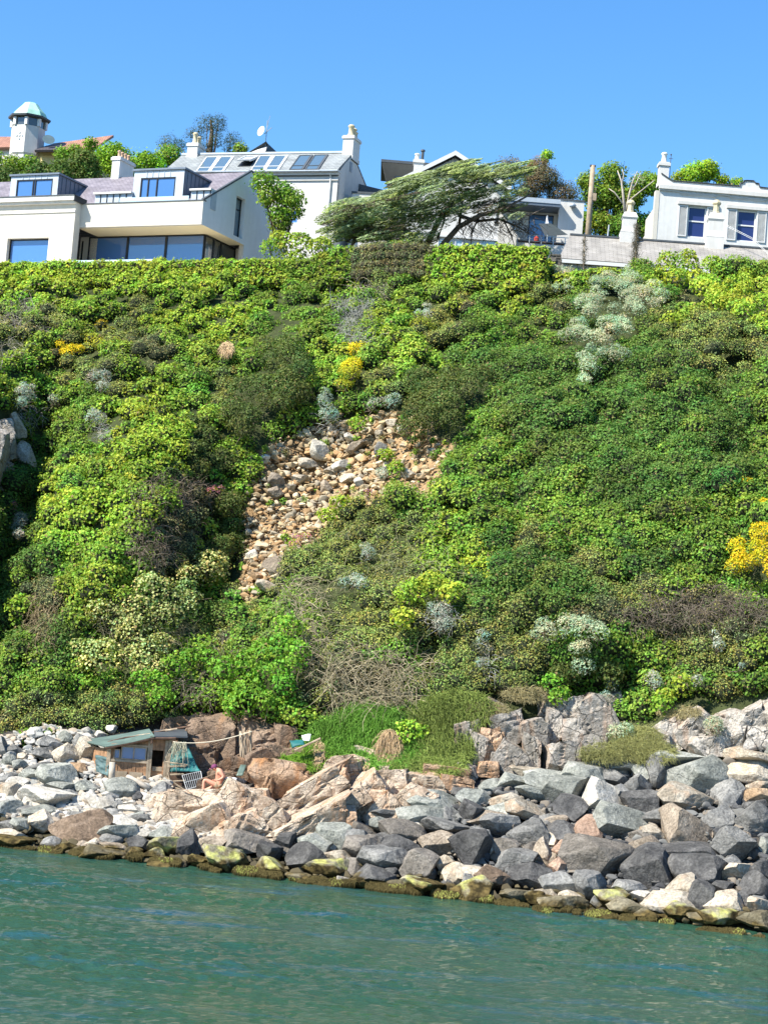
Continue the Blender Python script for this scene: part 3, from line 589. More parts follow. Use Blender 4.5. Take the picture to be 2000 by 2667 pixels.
outcrop('rock', 'pale shaded rock in the dark cleft at the left edge of the cliff', 'crag', [(8,1150,60,110,10),(4,1240,60,80,0),(-50,1180,110,150,0)], 13, push=.3)
def single(px, py, w_, h_, c, label, tilt=0, name='rock', cat='rock', group=None, y_off=0, **k):
    hp = hit(px, py)[0]; hp[1] += y_off; d = rays(px, py)[0]; hp = np.array([d[0]*hp[1], hp[1], CAMZ + d[2]*hp[1]])
    return put_rock(px, py, w_, h_, c, hp, name=name, tilt=tilt, label=label, cat=cat, group=group, **k)
single(66, 1185, 48, 66, 'W', 'white pointed boulder stuck in the cliff at the left', -5, y_off=-.6)
single(48, 1110, 30, 60, 'T', 'pale slab above the white boulder on the left cliff', 25, y_off=-.5)
for px, py, t_ in [(222,1905,'white tilted stone in front of the dark bush left of the hut roof'),(85,1915,'small white stone under the bushes at far left'),(262,1915,'white stone closest to the low end of the hut roof'),(290,1900,'pale stone behind the low end of the hut roof')]:
    single(px, py, 26, 20, 'W', t_, 0, name='stone', cat='stone', group='white stones under the bushes')

# ------------------------------------------------ scree of stones in the scar
SC = [(830,1172,42,52,'W',35,'largest pale wedge-shaped stone high in the earth scar'),(802,1208,44,26,'T',10,'pale cream stone below the largest one in the scar'),
      (896,1214,56,30,'W',18,'broad flat white stone in the middle of the scar'),(720,1255,44,34,'t',35,'beige slab-like stone left of centre in the scar'),(752,1268,30,18,'T',8,'oval cream stone beside the beige slab'),
      (718,1282,36,30,'t',0,'grey-beige stone below the beige slab'),(690,1191,24,14,'W',0,'small white oval stone near the dark bush in the scar'),(1055,1120,36,26,'W',10,'square white stone at the upper right of the scar'),
      (1062,1236,40,24,'T',28,'tilted cream stone at the right end of the scar'),(990,1170,30,34,'g',0,'grey upright stone below the silver shrub in the scar'),(913,1138,28,20,'W',0,'white stone under the silver shrub'),
      (1020,1100,30,18,'T',0,'cream stone at the top edge of the scar'),(722,1475,64,46,'t',14,'large tan block at the bottom of the scar'),(656,1445,28,26,'W',0,'white rounded stone low on the left of the scar'),
      (650,1386,20,16,'T',0,'pale stone halfway down the left edge of the scar'),(780,1248,36,22,'T',0,'cream stone in the upper middle of the scar'),(990,1130,26,20,'T',0,'tan stone among silver leaves'),(846,1268,28,34,'t',30,'beige upright stone in mid scar'),
      (905,1245,38,22,'T',20,'cream flat stone below the broad white one'),(935,1255,26,22,'W',0,'white stone right of the cream flat one'),(1010,1215,24,40,'T',10,'pale stone by the yellow-green plant'),(665,1500,40,22,'O',20,'orange stone at the foot of the scar'),
      (700,1530,60,24,'T',28,'cream stone at the lower tip of the scar'),(860,1225,30,18,'T',0,'buff stone left of the broad white one'),(930,1160,60,26,'t',40,'brown slanting slab high in the scar')]
for px, py, w_, h_, c, t, l in SC: single(px, py, w_, h_, c, l, t, name='scree_stone', cat='stone', group='larger stones in the earth scar', y_off=-.12)
g3 = np.random.default_rng(9); VV = []; FF = []; CC = []; nb = 0
q = g3.uniform([590, 1070], [1190, 1585], (7000, 2)); e_ = 26 * fbm(np.stack([q[:, 0] * .02, q[:, 1] * .02, 0 * q[:, 0]], 1), 3); q = q[inpoly(q[:, 0] + e_, q[:, 1] - e_, SCREE)]
q = q[(q[:, 0] < 1000) | (g3.random(len(q)) < .6)][:3300]
HH = hit(q[:, 0], q[:, 1])
SH3 = [rockshape(900 + i, ICO3, cuts=17, rough=.08, dmin=.35, dmax=.68)[0] for i in range(12)]
for i in range(len(q)):
    s = .03 + .23 * g3.random() ** 3; V = SH3[i % 12] * np.array([s * g3.uniform(.8, 1.5), s, s * g3.uniform(.6, 1.0)]) * 1.3
    a = g3.uniform(-.6, .6); c_, s_ = math.cos(a), math.sin(a); V = np.stack([V[:, 0]*c_ + V[:, 2]*s_, V[:, 1], -V[:, 0]*s_ + V[:, 2]*c_], 1)
    VV.append(V + HH[i] + np.array([0, .16 - s * .5, 0])); FF.append(ICO3[1] + nb); nb += len(V)
    cc = np.array([(.42, .32, .18), (.50, .41, .27), (.28, .20, .11), (.40, .25, .12), (.33, .28, .20)][g3.integers(5)]) * g3.uniform(.8, 1.15)
    CC.append(np.tile(cc, (len(V), 1)))
me = mesh_np('scree', np.concatenate(VV), np.concatenate(FF), np.concatenate(CC), smooth=False)
cm, n, b, new = newmat('scree_stone'); at = new('ShaderNodeAttribute'); at.attribute_name = 'Col'; lk(n, at.outputs[0], b.inputs['Base Color']); b.inputs['Roughness'].default_value = .9
link('scree', me, cm, kind='stuff', label='loose orange and buff stones packed in the earth scar', cat='scree')
# small rubble between the boulders
VV = []; FF = []; CC = []; nb = 0
for i in range(6500):
    px = g3.uniform(-250, 2250) if i % 3 else g3.uniform(-100, 560); t0 = np.interp(px, *HEAPTOP); t1 = np.interp(px, *WLINE); py = g3.uniform(t0 - 12, t1 + 2)
    if 650 < px < 1150 and py < t1 - 60: continue
    hp = hit(px, py)[0]; s = .10 + .28 * g3.random() ** 2
    if hp[2] < .7 and i % 4: continue
    V = SH3[i % 12] * np.array([s * g3.uniform(.8, 1.5), s, s * .8]); VV.append(V + hp + np.array([0, .15, 0])); FF.append(ICO3[1] + nb); nb += len(V)
    cc = np.array([(.11, .11, .105), (.15, .15, .14), (.17, .145, .115), (.07, .07, .07)] if px > 560 else [(.42, .38, .32), (.28, .28, .26), (.34, .28, .21), (.40, .38, .34)])[g3.integers(4)] * g3.uniform(.8, 1.1)
    if hp[2] < .7: cc = np.array([.07, .055, .025]) * g3.uniform(.5, 1.6)
    CC.append(np.tile(cc, (len(V), 1)))
link('rubble', mesh_np('rubble', np.concatenate(VV), np.concatenate(FF), np.concatenate(CC)), cm, kind='stuff', label='small rubble filling the gaps between the shore boulders', cat='rubble')
# ------------------------------------------------ foliage
SP = {  # leaf size, aspect, base colour, colour spread, leaves per square metre, lump radius
 'lime':  (.125, 1.0, (.29, .40, .045), .30, 125, .55), 'ivy':   (.115, 1.0, (.225, .34, .042), .34, 135, .60),
 'green': (.105, .95, (.17, .285, .042), .34, 150, .65), 'dark':  (.095, .9, (.112, .20, .040), .34, 180, .70),
 'olive': (.075, .8, (.25, .295, .078), .38, 210, .55), 'scrub': (.08, .6, (.225, .235, .10), .40, 150, .50),
 'bush':  (.10, .8, (.095, .132, .034), .35, 230, .55), 'shiny': (.13, .8, (.17, .33, .035), .30, 120, .50),
 'silver':(.12, .26, (.42, .47, .31), .22, 260, .40), 'grey':  (.12, .22, (.38, .42, .35), .22, 240, .34),
 'gorse': (.075, .8, (.70, .52, .02), .25, 260, .32), 'gorsegreen': (.07, .7, (.38, .38, .03), .4, 220, .35),
 'elder': (.12, .8, (.20, .25, .06), .35, 70, .55), 'blossom': (.10, 1.0, (.50, .50, .20), .2, 60, .4),
 'pine':  (.20, .22, (.07, .095, .045), .35, 120, .9), 'brown': (.11, .6, (.16, .145, .08), .35, 110, .8),
 'tree':  (.17, .8, (.16, .27, .03), .35, 75, .9), 'treelime': (.17, .8, (.24, .38, .025), .3, 75, .9), 'treedark': (.16, .8, (.09, .145, .03), .35, 85, .9),
 'pink':  (.06, .8, (0.480, 0.160, 0.240), .25, 160, .25)}
def sphere_dirs(n, g, bias=.35):
    d = g.normal(size=(n, 3)); d /= np.linalg.norm(d, axis=1, keepdims=True)
    flip = (d[:, 1] > .25) & (g.random(n) < .75); d[flip, 1] *= -1           # fewer leaves on the far side, against the cliff
    flip = (d[:, 2] < -.3) & (g.random(n) < .6); d[flip, 2] *= -1
    return d
def leaf_mesh(blobs, sps, seed, full=False, dens=1.0, wind=None, shell=(.70, 1.10), rej=.78, huev=.09, seed_c=0):
    """blobs (n,6): centre, radii. Every leaf is a small bent blade; colours are those of the leaves only."""
    g = np.random.default_rng(seed); blobs = np.asarray(blobs, float); n = len(blobs)
    cnt = np.array([max(6, int(SP[s][4] * 1.3 * dens * (8 if full else 6.5) * (b[3]*b[4]*b[5]) ** (2/3) * 1.15)) for s, b in zip(sps, blobs)])
    ii = np.repeat(np.arange(n), cnt); N = len(ii)
    d = sphere_dirs(N, g) if not full else (lambda q: q / np.linalg.norm(q, axis=1, keepdims=True))(g.normal(size=(N, 3)))
    rad = g.uniform(shell[0], shell[1], N)[:, None] * (1 + .22 * fbm(d * 2.3 + ii[:, None] * 3.7, 2)[:, None]); sprig = g.random(N) < .07; rad[sprig] *= g.uniform(1.05, 1.35, (sprig.sum(), 1))
    p = blobs[ii, :3] + blobs[ii, 3:] * d * rad
    keep = np.ones(N, bool)
    if n > 1:
        K = min(10, n - 1); C0 = blobs[:, :3].astype(np.float32); nb = np.zeros((n, K), int)
        for a in range(0, n, 500):
            D2 = ((C0[a:a+500, None] - C0[None]) ** 2).sum(-1); D2[np.arange(len(D2)), np.arange(a, a + len(D2))] = 1e9
            nb[a:a+500] = np.argpartition(D2, K - 1, 1)[:, :K]
        for k in range(K):
            j = nb[ii, k]; q = (p - blobs[j, :3]) / blobs[j, 3:]; keep &= (q ** 2).sum(1) > rej ** 2
    ii, d, p = ii[keep], d[keep], p[keep]; N = len(ii)
    size = np.array([SP[s][0] for s in sps])[ii] * .86 * g.uniform(.55, 1.4, N); asp = np.array([SP[s][1] for s in sps])[ii]
    nrm = d + g.normal(size=(N, 3)) * .55 + np.array([-.1, -.15, .35]); nrm /= np.linalg.norm(nrm, axis=1, keepdims=True)
    t = g.normal(size=(N, 3))
    if wind is not None: t = t * .28 + np.asarray(wind)[None, :]
    long_ = asp < .4; t[long_] = t[long_] * .5 + d[long_] * 1.0 + np.array([0, 0, .5]) if wind is None else t[long_]
    t -= nrm * (t * nrm).sum(1, keepdims=True) * (0.0 if wind is not None else 1.0) ; t /= np.linalg.norm(t, axis=1, keepdims=True) + 1e-9
    bt = np.cross(nrm, t); bt /= np.linalg.norm(bt, axis=1, keepdims=True) + 1e-9
    L = size[:, None]; W = (size * asp)[:, None]
    v = np.stack([p - t * L * .5, p + bt * W * .5 + nrm * L * .10 - t * L * .06, p + t * L * .5 - nrm * L * .12, p - bt * W * .5 + nrm * L * .10 - t * L * .06], 1).reshape(-1, 3)
    f = np.arange(N * 4, dtype=np.int32).reshape(-1, 4)
    base = np.array([SP[s][2] for s in sps])[ii]; sd = np.array([SP[s][3] for s in sps])[ii]
    gl = np.random.default_rng(seed + 77 + seed_c); lumpv = 1 + huev * gl.normal(size=(n, 1)); warm = 1 + .12 * gl.normal(size=(n, 1))
    c = base * lumpv[ii].clip(.55, 1.6) * (1 + sd[:, None] * g.normal(size=(N, 1)) * .8).clip(.35, 2.2)
    c = c * (1 + .35 * fbm(p * .45 + 3, 3)[:, None]); c[:, 0] *= (warm[ii, 0] * (1 + .15 * g.normal(size=N))).clip(.6, 1.6)
    dead = g.random(N) < .02; c[dead] = np.array([.25, .18, .08])
    c = np.repeat(np.clip(c, .004, .85), 4, 0)
    return v, f, c
def strands(starts, dirs, length, width, g, seg=5, droop=.5, curl=.35):
    """thin three-sided curved stems"""
    n = len(starts); p = np.array(starts, float); d = np.array(dirs, float); d /= np.linalg.norm(d, axis=1, keepdims=True)
    L = np.asarray(length) * np.ones(n); Wd = np.asarray(width) * np.ones(n); rings = []
    a = np.cross(d, g.normal(size=(n, 3))); a /= np.linalg.norm(a, axis=1, keepdims=True); cur = p; rings = []
    for k in range(seg + 1):
        b = np.cross(d, a); b /= np.linalg.norm(b, axis=1, keepdims=True); ww = (Wd * (1 - .75 * k / seg))[:, None]
        rings.append(np.stack([cur + (a * math.cos(th) + b * math.sin(th)) * ww for th in (0, 2.09, 4.19)], 1))
        d = d + g.normal(size=(n, 3)) * curl / seg * 1.5 + np.array([0, 0, -droop / seg]); d /= np.linalg.norm(d, axis=1, keepdims=True); cur = cur + d * (L / seg)[:, None]
    V = np.stack(rings, 1).reshape(n, -1, 3); m = (seg + 1) * 3
    fs = np.array([(k*3 + j, k*3 + (j+1) % 3, (k+1)*3 + (j+1) % 3, (k+1)*3 + j) for k in range(seg) for j in range(3)])
    F = (fs[None] + (np.arange(n) * m)[:, None, None]).reshape(-1, 4)
    return V.reshape(-1, 3), F, m
def merge(parts):
    V = []; F = []; C = []; nb = 0
    for v, f, c in parts: V.append(v); F.append(f + nb); C.append(c); nb += len(v)
    return np.concatenate(V), np.concatenate(F), np.concatenate(C)
def in_ell(px, py, e, k=1.0): return ((px - e[0]) / (e[2]*k)) ** 2 + ((py - e[1]) / (e[3]*k)) ** 2 < 1
def fill_blobs(ells, r, g, yoff=0.0, Y=None, depth=1.0, dens=1.0, flat=.9):
    """sub-clumps of radius ~r metres filling pixel ellipses, on the cliff (Y None) or round a depth Y"""
    out = []
    for e in ells:
        Y0 = Y if Y is not None else hit(e[0], e[1])[0][1]; rp = r / Y0 * FPX
        n = max(1, int(round(e[2] * e[3] / (rp * rp) * .95 * dens)))
        for _ in range(n):
            th = g.uniform(0, 2*math.pi); q = math.sqrt(g.random())
            a, b = max(.0, e[2] - rp * .8), max(.0, e[3] - rp * .8)
            px, py = e[0] + a * q * math.cos(th), e[1] + b * q * math.sin(th); rr = r * g.uniform(.7, 1.3)
            if Y is None:
                h = hit(px, py)[0]; out.append((h[0], h[1] + yoff, h[2], rr, rr * .9, rr * flat))
            else:
                rd = math.sqrt(max(0, 1 - q*q)) * (a + b) * .5 / FPX * Y0 * depth
                yy = Y0 + g.uniform(-rd, rd); h = P(px, py, yy); out.append((h[0], h[1], h[2], rr, rr, rr * flat))
    return out
# ---- shrubs one can tell apart: label, category, species, ellipses (px, py, rx, ry), lump scale, density, push towards the viewer
SHRUBS = [
 ('gorse_bush', 'brilliant yellow gorse in full flower at the right edge of the cliff', 'gorse bush', 'gorse', [(1960,1460,60,52),(1985,1400,40,40),(1925,1490,30,25),(2030,1450,70,80)], 1, 1.3),
 ('gorse_bush', 'tall yellow gorse leaning left above the earth scar', 'gorse bush', 'gorse', [(955,930,42,24),(930,965,36,28)], 1, 1),
 ('gorse_bush', 'greener half-flowered gorse just below the tall yellow one', 'gorse bush', 'gorsegreen', [(905,1010,30,36),(925,990,30,30)], 1, 1),
 ('gorse_bush', 'small golden flowering patch in the ivy at upper left', 'gorse bush', 'gorse', [(195,930,40,16),(160,912,22,10),(215,922,30,14)], .8, .9),
 ('gorse_bush', 'sparse gorse with yellow tips above the big yellow one on the right edge', 'gorse bush', 'gorse', [(1935,1275,26,18),(1990,1325,18,14)], .7, .6),
 ('silver_shrub', 'wide pale silver-green shrub hanging below the cottage roof', 'shrub', 'silver', [(1590,790,100,50),(1680,795,70,44),(1530,820,50,36),(1610,755,70,36),(1640,830,60,24)], 1.0, 3),
 ('silver_shrub', 'second tier of pale silver foliage below the widest one', 'shrub', 'silver', [(1560,885,90,42),(1490,890,55,28),(1620,870,50,40)], 1.0, 2.6),
 ('silver_shrub', 'lowest blue-silver tongue of the hanging shrubs on the right', 'shrub', 'silver', [(1530,960,40,44),(1590,945,54,24),(1525,1005,26,26)], .9, 2.4),
 ('silver_shrub', 'silver shrub with dark hollow beneath it above the pale crag', 'shrub', 'silver', [(1480,1650,85,34),(1545,1660,55,34),(1420,1668,45,24),(1500,1710,40,30),(1490,1750,30,24)], .9, 2.4),
 ('silver_shrub', 'fine silver shrub beside the stone pier', 'shrub', 'silver', [(1470,740,35,45),(1560,735,40,30)], .8, .8),
 ('silver_shrub', 'small white-silver clump left of the stone pier', 'shrub', 'grey', [(1402,715,24,18)], .8, 1),
 ('silver_shrub', 'bluish silver shrub on the upper left slope', 'shrub', 'grey', [(280,1000,36,28),(285,1025,22,18)], 1, 1),
 ('silver_shrub', 'silver shrub with bare stems over the white boulder at far left', 'shrub', 'grey', [(45,1030,32,30),(30,1055,22,22)], 1, 1),
 ('silver_shrub', 'little silver shrub between the two on the far left', 'shrub', 'grey', [(145,1048,16,26)], .8, 1),
 ('silver_shrub', 'thin silver shrub over a dark hollow left of centre', 'shrub', 'grey', [(275,1100,30,24),(285,1140,18,24)], .8, .7),
 ('silver_shrub', 'silver shrub on the edge of the dark cleft at left', 'shrub', 'grey', [(80,1370,22,34),(90,1400,22,24)], .9, 1),
 ('silver_shrub', 'misty silver shrub high in the middle of the cliff', 'shrub', 'grey', [(1108,825,30,28)], .9, .9),
 ('silver_shrub', 'blue-silver shrub left of the gorse above the scar', 'shrub', 'grey', [(855,1050,26,38),(870,1090,30,30)], .9, .9),
 ('silver_shrub', 'low silver shrub at the top right of the scar', 'shrub', 'grey', [(1030,1060,40,20),(990,1075,20,24)], .9, .9),
 ('silver_shrub', 'silver tuft hanging in the right part of the scar', 'shrub', 'grey', [(1022,1245,20,26)], .8, .7),
 ('silver_shrub', 'pale silver shrub among brambles below the scar', 'shrub', 'grey', [(975,1450,32,30)], .9, .7),
 ('silver_shrub', 'second pale silver shrub below it among the brambles', 'shrub', 'grey', [(935,1530,45,28)], .9, .7),
 ('silver_shrub', 'grey silver shrub beside the lime bush in the lower middle', 'shrub', 'grey', [(1140,1600,40,26),(1155,1640,34,26)], .9, .9),
 ('silver_shrub', 'upright grey shrub with bare stems right of the lower middle', 'shrub', 'grey', [(1270,1670,20,28),(1262,1740,22,22)], .8, .9),
 ('silver_shrub', 'silver tuft high on the rocks at the right edge', 'shrub', 'grey', [(1875,1690,26,24),(1868,1665,12,14)], .8, 1),
 ('silver_shrub', 'small silver tuft at the far right above the slanting crag', 'shrub', 'grey', [(1937,1750,16,16)], .8, 1),
 ('silver_shrub', 'round silver shrub left of the slanting crag', 'shrub', 'grey', [(1722,1790,27,34)], .8, 1),
 ('silver_shrub', 'round silver shrub over the bright green patch at right', 'shrub', 'grey', [(1820,1790,27,30)], .8, 1),
 ('silver_shrub', 'silver mat on the shaded grey-tan crag', 'shrub', 'grey', [(1570,1830,40,26),(1600,1800,20,20)], .8, .9),
 ('silver_shrub', 'low pale shrub in the grass right of the blocky crag', 'shrub', 'silver', [(1620,1915,42,22)], .8, .9),
 ('silver_shrub', 'low pale shrub on the slanting crag at right', 'shrub', 'silver', [(1875,1905,36,24)], .8, .9),
 ('dark_bush', 'dark rounded bush overhanging the left of the earth scar', 'bush', 'bush', [(740,960,110,70),(700,1040,100,80),(650,1110,90,60),(760,1010,80,70)], 1.1, 1.2),
 ('dark_bush', 'tall dark green bush hanging at the right of the earth scar', 'bush', 'bush', [(1140,1030,90,70),(1110,1110,70,70),(1170,1080,80,80),(1230,1000,60,60)], 1.1, 1.15),
 ('dark_bush', 'shadowed evergreen bush on the left edge of the scar', 'bush', 'bush', [(575,1340,55,60),(560,1410,55,70),(590,1470,45,55)], 1, 1.2),
 ('dark_bush', 'dark-stemmed bush under the silver shrub above the crag', 'bush', 'bush', [(1540,1730,70,50),(1590,1770,60,40),(1450,1760,50,40)], .9, 1),
 ('elder_tree', 'cream-flowered straggly elder on the lower left slope', 'elder', 'elder', [(430,1580,100,100),(330,1620,90,80),(500,1500,50,70),(260,1720,80,60),(380,1720,90,80)], 1.1, .9),
 ('glossy_bush', 'bright glossy green bush over the rock face beside the hut', 'bush', 'shiny', [(530,1720,80,40),(610,1760,50,50),(450,1745,40,30)], 1, 1.1),
 ('glossy_bush', 'big fresh green bush hanging over the brown rock face', 'bush', 'shiny', [(690,1820,100,60),(650,1850,60,40),(740,1780,60,60),(770,1700,60,80),(700,1730,60,50)], 1.05, 1.2),
 ('glossy_bush', 'fresh green bush above the roof of the hut', 'bush', 'shiny', [(410,1790,50,36),(450,1830,60,34)], 1, 1.1),
 ('glossy_bush', 'vivid lime bush with yellow leaves in the lower middle', 'bush', 'lime', [(1080,1560,60,34),(1060,1630,45,36),(1195,1560,50,40),(1140,1540,40,30)], 1, 1),
 ('glossy_bush', 'small vivid green bush beside the straw-coloured tussock', 'bush', 'lime', [(1095,1920,40,40)], .9, 1),
 ('glossy_bush', 'bright green cushion in the notch at the foot of the scar', 'bush', 'lime', [(578,1530,24,34)], .8, 1),
 ('glossy_bush', 'lime green bush at the lower lip of the scar', 'bush', 'lime', [(900,1330,40,26),(870,1360,26,20)], .9, 1),
 ('glossy_bush', 'yellow-green trailing plant down the right of the scar', 'bush', 'lime', [(1035,1200,30,22),(955,1120,14,36),(1050,1240,20,22)], .7, .7),
 ('glossy_bush', 'bright green patch sloping over the right-hand crag', 'bush', 'lime', [(1770,1830,50,22),(1800,1800,30,20),(1740,1850,26,14)], .8, .9),
 ('glossy_bush', 'green leafy cushion at the foot of the silver shrub by the crag', 'bush', 'shiny', [(1410,1780,42,36),(1440,1820,30,40)], .8, .9),
 ('hedge_mound', 'tall billowing green hedge in front of the cottage roof', 'hedge', 'lime', [(1785,700,60,34),(1740,720,50,44),(1790,745,80,50),(1705,768,34,30),(1850,735,60,46),(1850,785,60,50)], .9, 1.05),
 ('hedge_mound', 'yellow-green hedge mound at the far right under the white house', 'hedge', 'lime', [(1945,755,70,46),(1930,805,60,50),(2030,765,70,50),(2000,840,60,60)], .9, .7),
 ('hedge_mound', 'sunlit yellow-green bush behind the hedge under the wind-bent tree', 'hedge', 'lime', [(790,640,70,36),(730,650,50,40),(860,660,50,34),(770,690,80,24)], 1.1, .6),
 ('valerian', 'pink flowering valerian at the lower edge of the scar', 'flowers', 'pink', [(800,1410,34,14),(780,1432,24,12)], .8, .8),
 ('valerian', 'small red-pink flowers at the right of the scar', 'flowers', 'pink', [(984,1300,12,10)], .8, .8),
 ('valerian', 'pink flowers above the bare brown scrub left of the scar', 'flowers', 'pink', [(530,1285,36,14)], .8, .5),
 ('valerian', 'magenta flowers in the dark cleft at the left edge', 'flowers', 'pink', [(6,1323,10,8)], .8, .8)]
allE = [e for s in SHRUBS for e in s[4]]
for si, (nm, lb, ct, sp, ells, sc_, push) in enumerate(SHRUBS):
    g = np.random.default_rng(500 + si); r = SP[sp][5] * sc_ * .8
    bl = []
    for b in fill_blobs(ells, r, g, dens=1.6):
        nn = nrmY(np.array([b[0]]), np.array([b[2]]))[0]; out = r * .5 * push + .55
        bl.append((b[0] + nn[0]*out, b[1] - out * .75 - .25 * (push > 1.05), b[2] + out * .25, b[3], b[4], b[5]))
    v, f, c = leaf_mesh(bl, [sp] * len(bl), 700 + si)
    parts = [(v, f, c)]
    base = np.array([np.mean([b[0] for b in bl]), np.mean([b[1] for b in bl]) + .3, min(b[2] for b in bl)])
    if sp == 'elder':
        k = [b for b in bl]; v2, f2, c2 = leaf_mesh(k, ['blossom'] * len(k), 900 + si, dens=1.0, shell=(1.0, 1.12), rej=.95); parts.append((v2, f2, c2))
    if sp in ('gorse', 'pink'):
        v2, f2, c2 = leaf_mesh(bl, ['gorsegreen'] * len(bl), 900 + si, dens=.5, shell=(.6, .9)); parts.append((v2, f2, c2))
    ns = min(60, 8 + 3 * len(bl)); gb = np.array(bl)[g.integers(0, len(bl), ns)]
    st = gb[:, :3] + np.array([0, .25, -.2]) ; dr = g.normal(size=(ns, 3)) * .6 + np.array([0, -.6, .5])
    v3, f3, m = strands(st, dr, g.uniform(.5, 1.0, ns) * r * 2, .022, g, droop=.2); parts.append((v3, f3, np.tile(np.array([[.22, .18, .13]]), (len(v3), 1))))
    V, F_, C_ = merge(parts)
    t = empty(nm, tuple(base), label=lb, cat=ct, group='shrubs on the cliff')
    link('foliage', mesh_np('foliage', V - base, F_, C_), M['leaf'], t)
def hedge(label, line, x0, x1, sp, seed, hgt=1.5, r=.36, thick=.9, name='clipped_hedge'):
    g = np.random.default_rng(seed); bl = []; px = x0
    while px < x1:
        d = rays(px, np.interp(px, *line))[0]; Y = 87.0 / (1 + .3 * d[0]); top = np.array([d[0]*Y, Y, CAMZ + d[2]*Y])
        z = r * .8
        while z < hgt:
            for k in (0, 1): bl.append((top[0] + g.normal()*.02, top[1] - .35 * z * .6 + k * thick * .6 + g.normal()*.06, top[2] - z + g.normal()*.02, r*g.uniform(.95, 1.1), r*g.uniform(.85, 1.1), r*g.uniform(.8, 1.05)))
            z += r * 1.15
        px += r * 1.1 / Y * FPX
    v, f, c = leaf_mesh(bl, [sp] * len(bl), seed, shell=(.8, 1.12), huev=.08); b = np.array(bl)[:, :3].mean(0); b[2] -= hgt / 2
    t = empty(name, tuple(b), label=label, cat='hedge', group='hedges along the cliff top'); link('foliage', mesh_np('foliage', v - b, f, c), M['leaf'], t)
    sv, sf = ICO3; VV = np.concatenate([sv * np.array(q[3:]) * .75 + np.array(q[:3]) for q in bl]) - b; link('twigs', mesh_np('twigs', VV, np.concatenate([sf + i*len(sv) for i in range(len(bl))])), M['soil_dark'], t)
hedge('long flat-topped yellow-green hedge in front of the modern house', ([-450, 0, 300, 745], [697, 684, 681, 676]), -440, 765, 'lime', 61)
hedge('lower hedge end rising towards the bent tree', ([745, 800, 860, 930], [690, 676, 650, 640]), 760, 930, 'ivy', 62, hgt=1.6)
hedge('brightest lime green hedge below the white gabled house', ([1120, 1160, 1300, 1420], [650, 640, 640, 646]), 1125, 1425, 'lime', 63, hgt=2.0)
hedge('grey-brown twiggy bank under the trunk of the bent tree', ([920, 1000, 1060, 1130], [640, 632, 630, 640]), 930, 1130, 'scrub', 64, hgt=1.8, name='shrub_bank')
hedge('mixed yellowish growth at the foot of the cottage wall', ([1440, 1550, 1700], [716, 700, 705]), 1460, 1690, 'lime', 65, hgt=.9, r=.3, name='shrub_bank')
# ---- continuous cover: lumps over the whole face, species by patch
PATCH = [('dark', 1500, 1150, 480, 360), ('dark', 1350, 1500, 260, 160), ('dark', 1330, 1000, 200, 200), ('green', 1180, 1350, 180, 140), ('green', 1250, 1180, 120, 100),
 ('olive', 900, 1500, 300, 210), ('olive', 700, 1620, 160, 120), ('olive', 1320, 1700, 170, 130), ('olive', 1500, 1420, 160, 70), ('olive', 1850, 1620, 220, 90), ('olive', 1880, 900, 160, 110), ('olive', 1800, 860, 110, 80),
 ('scrub', 1800, 1600, 190, 60), ('scrub', 1700, 1640, 100, 50), ('scrub', 1900, 1620, 130, 60), ('scrub', 430, 1380, 80, 170), ('scrub', 500, 1300, 60, 60), ('bush', 500, 1180, 80, 90), ('scrub', 330, 1500, 60, 60),
 ('olive', 60, 860, 120, 55), ('olive', 360, 850, 80, 50), ('scrub', 50, 860, 70, 34), ('ivy', 200, 800, 150, 50), ('lime', 130, 760, 180, 40), ('olive', 210, 1000, 110, 80), ('green', 200, 1120, 90, 140), ('ivy', 330, 1250, 120, 130), ('lime', 380, 1130, 120, 110), ('lime', 260, 1340, 120, 80), ('ivy', 250, 1480, 150, 110), ('dark', 40, 1450, 80, 260), ('dark', 40, 1250, 90, 120),
 ('lime', 450, 740, 460, 60), ('lime', 560, 840, 180, 90), ('ivy', 500, 970, 160, 110), ('ivy', 740, 740, 160, 90), ('green', 760, 850, 120, 60), ('green', 600, 1000, 110, 70), ('olive', 640, 1020, 90, 60),
 ('olive', 1000, 720, 60, 70), ('ivy', 880, 760, 80, 70), ('olive', 1060, 1000, 80, 60), ('ivy', 1080, 900, 110, 100), ('olive', 1150, 860, 90, 60), ('ivy', 1010, 850, 80, 70), ('lime', 1290, 680, 150, 55), ('olive', 1300, 790, 130, 60), ('green', 1350, 830, 150, 80), ('olive', 1420, 800, 70, 50), ('lime', 1350, 780, 50, 30),
 ('lime', 1550, 720, 50, 30), ('ivy', 1180, 1440, 90, 70), ('lime', 1230, 1480, 70, 40), ('olive', 1180, 1700, 120, 90), ('green', 760, 1620, 60, 110), ('ivy', 780, 1740, 60, 110), ('scrub', 860, 1780, 110, 90), ('scrub', 980, 1800, 130, 70), ('olive', 1120, 1800, 100, 50),
 ('olive', 100, 1830, 260, 70), ('olive', 350, 1840, 120, 50), ('green', 60, 1750, 110, 60), ('dark', 150, 1680, 90, 60), ('scrub', 120, 1600, 70, 90), ('lime', 60, 1640, 40, 60), ('green', 620, 1620, 60, 90), ('olive', 560, 1620, 60, 60), ('dark', 600, 1590, 70, 50),
 ('gorsegreen', 270, 900, 60, 40), ('scrub', 370, 920, 60, 40), ('olive', 1640, 1560, 120, 60), ('green', 1620, 1330, 300, 120), ('dark', 1700, 1250, 160, 100), ('scrub', 1580, 1620, 70, 60), ('green', 1650, 1720, 90, 70), ('olive', 1880, 1720, 100, 50), ('ivy', 1960, 1540, 40, 40),
 ('ivy', 1800, 835, 60, 30), ('lime', 1450, 690, 20, 20)]
g = np.random.default_rng(42); LP = []; LS = []
step = 30
rows = []; yy = 640.
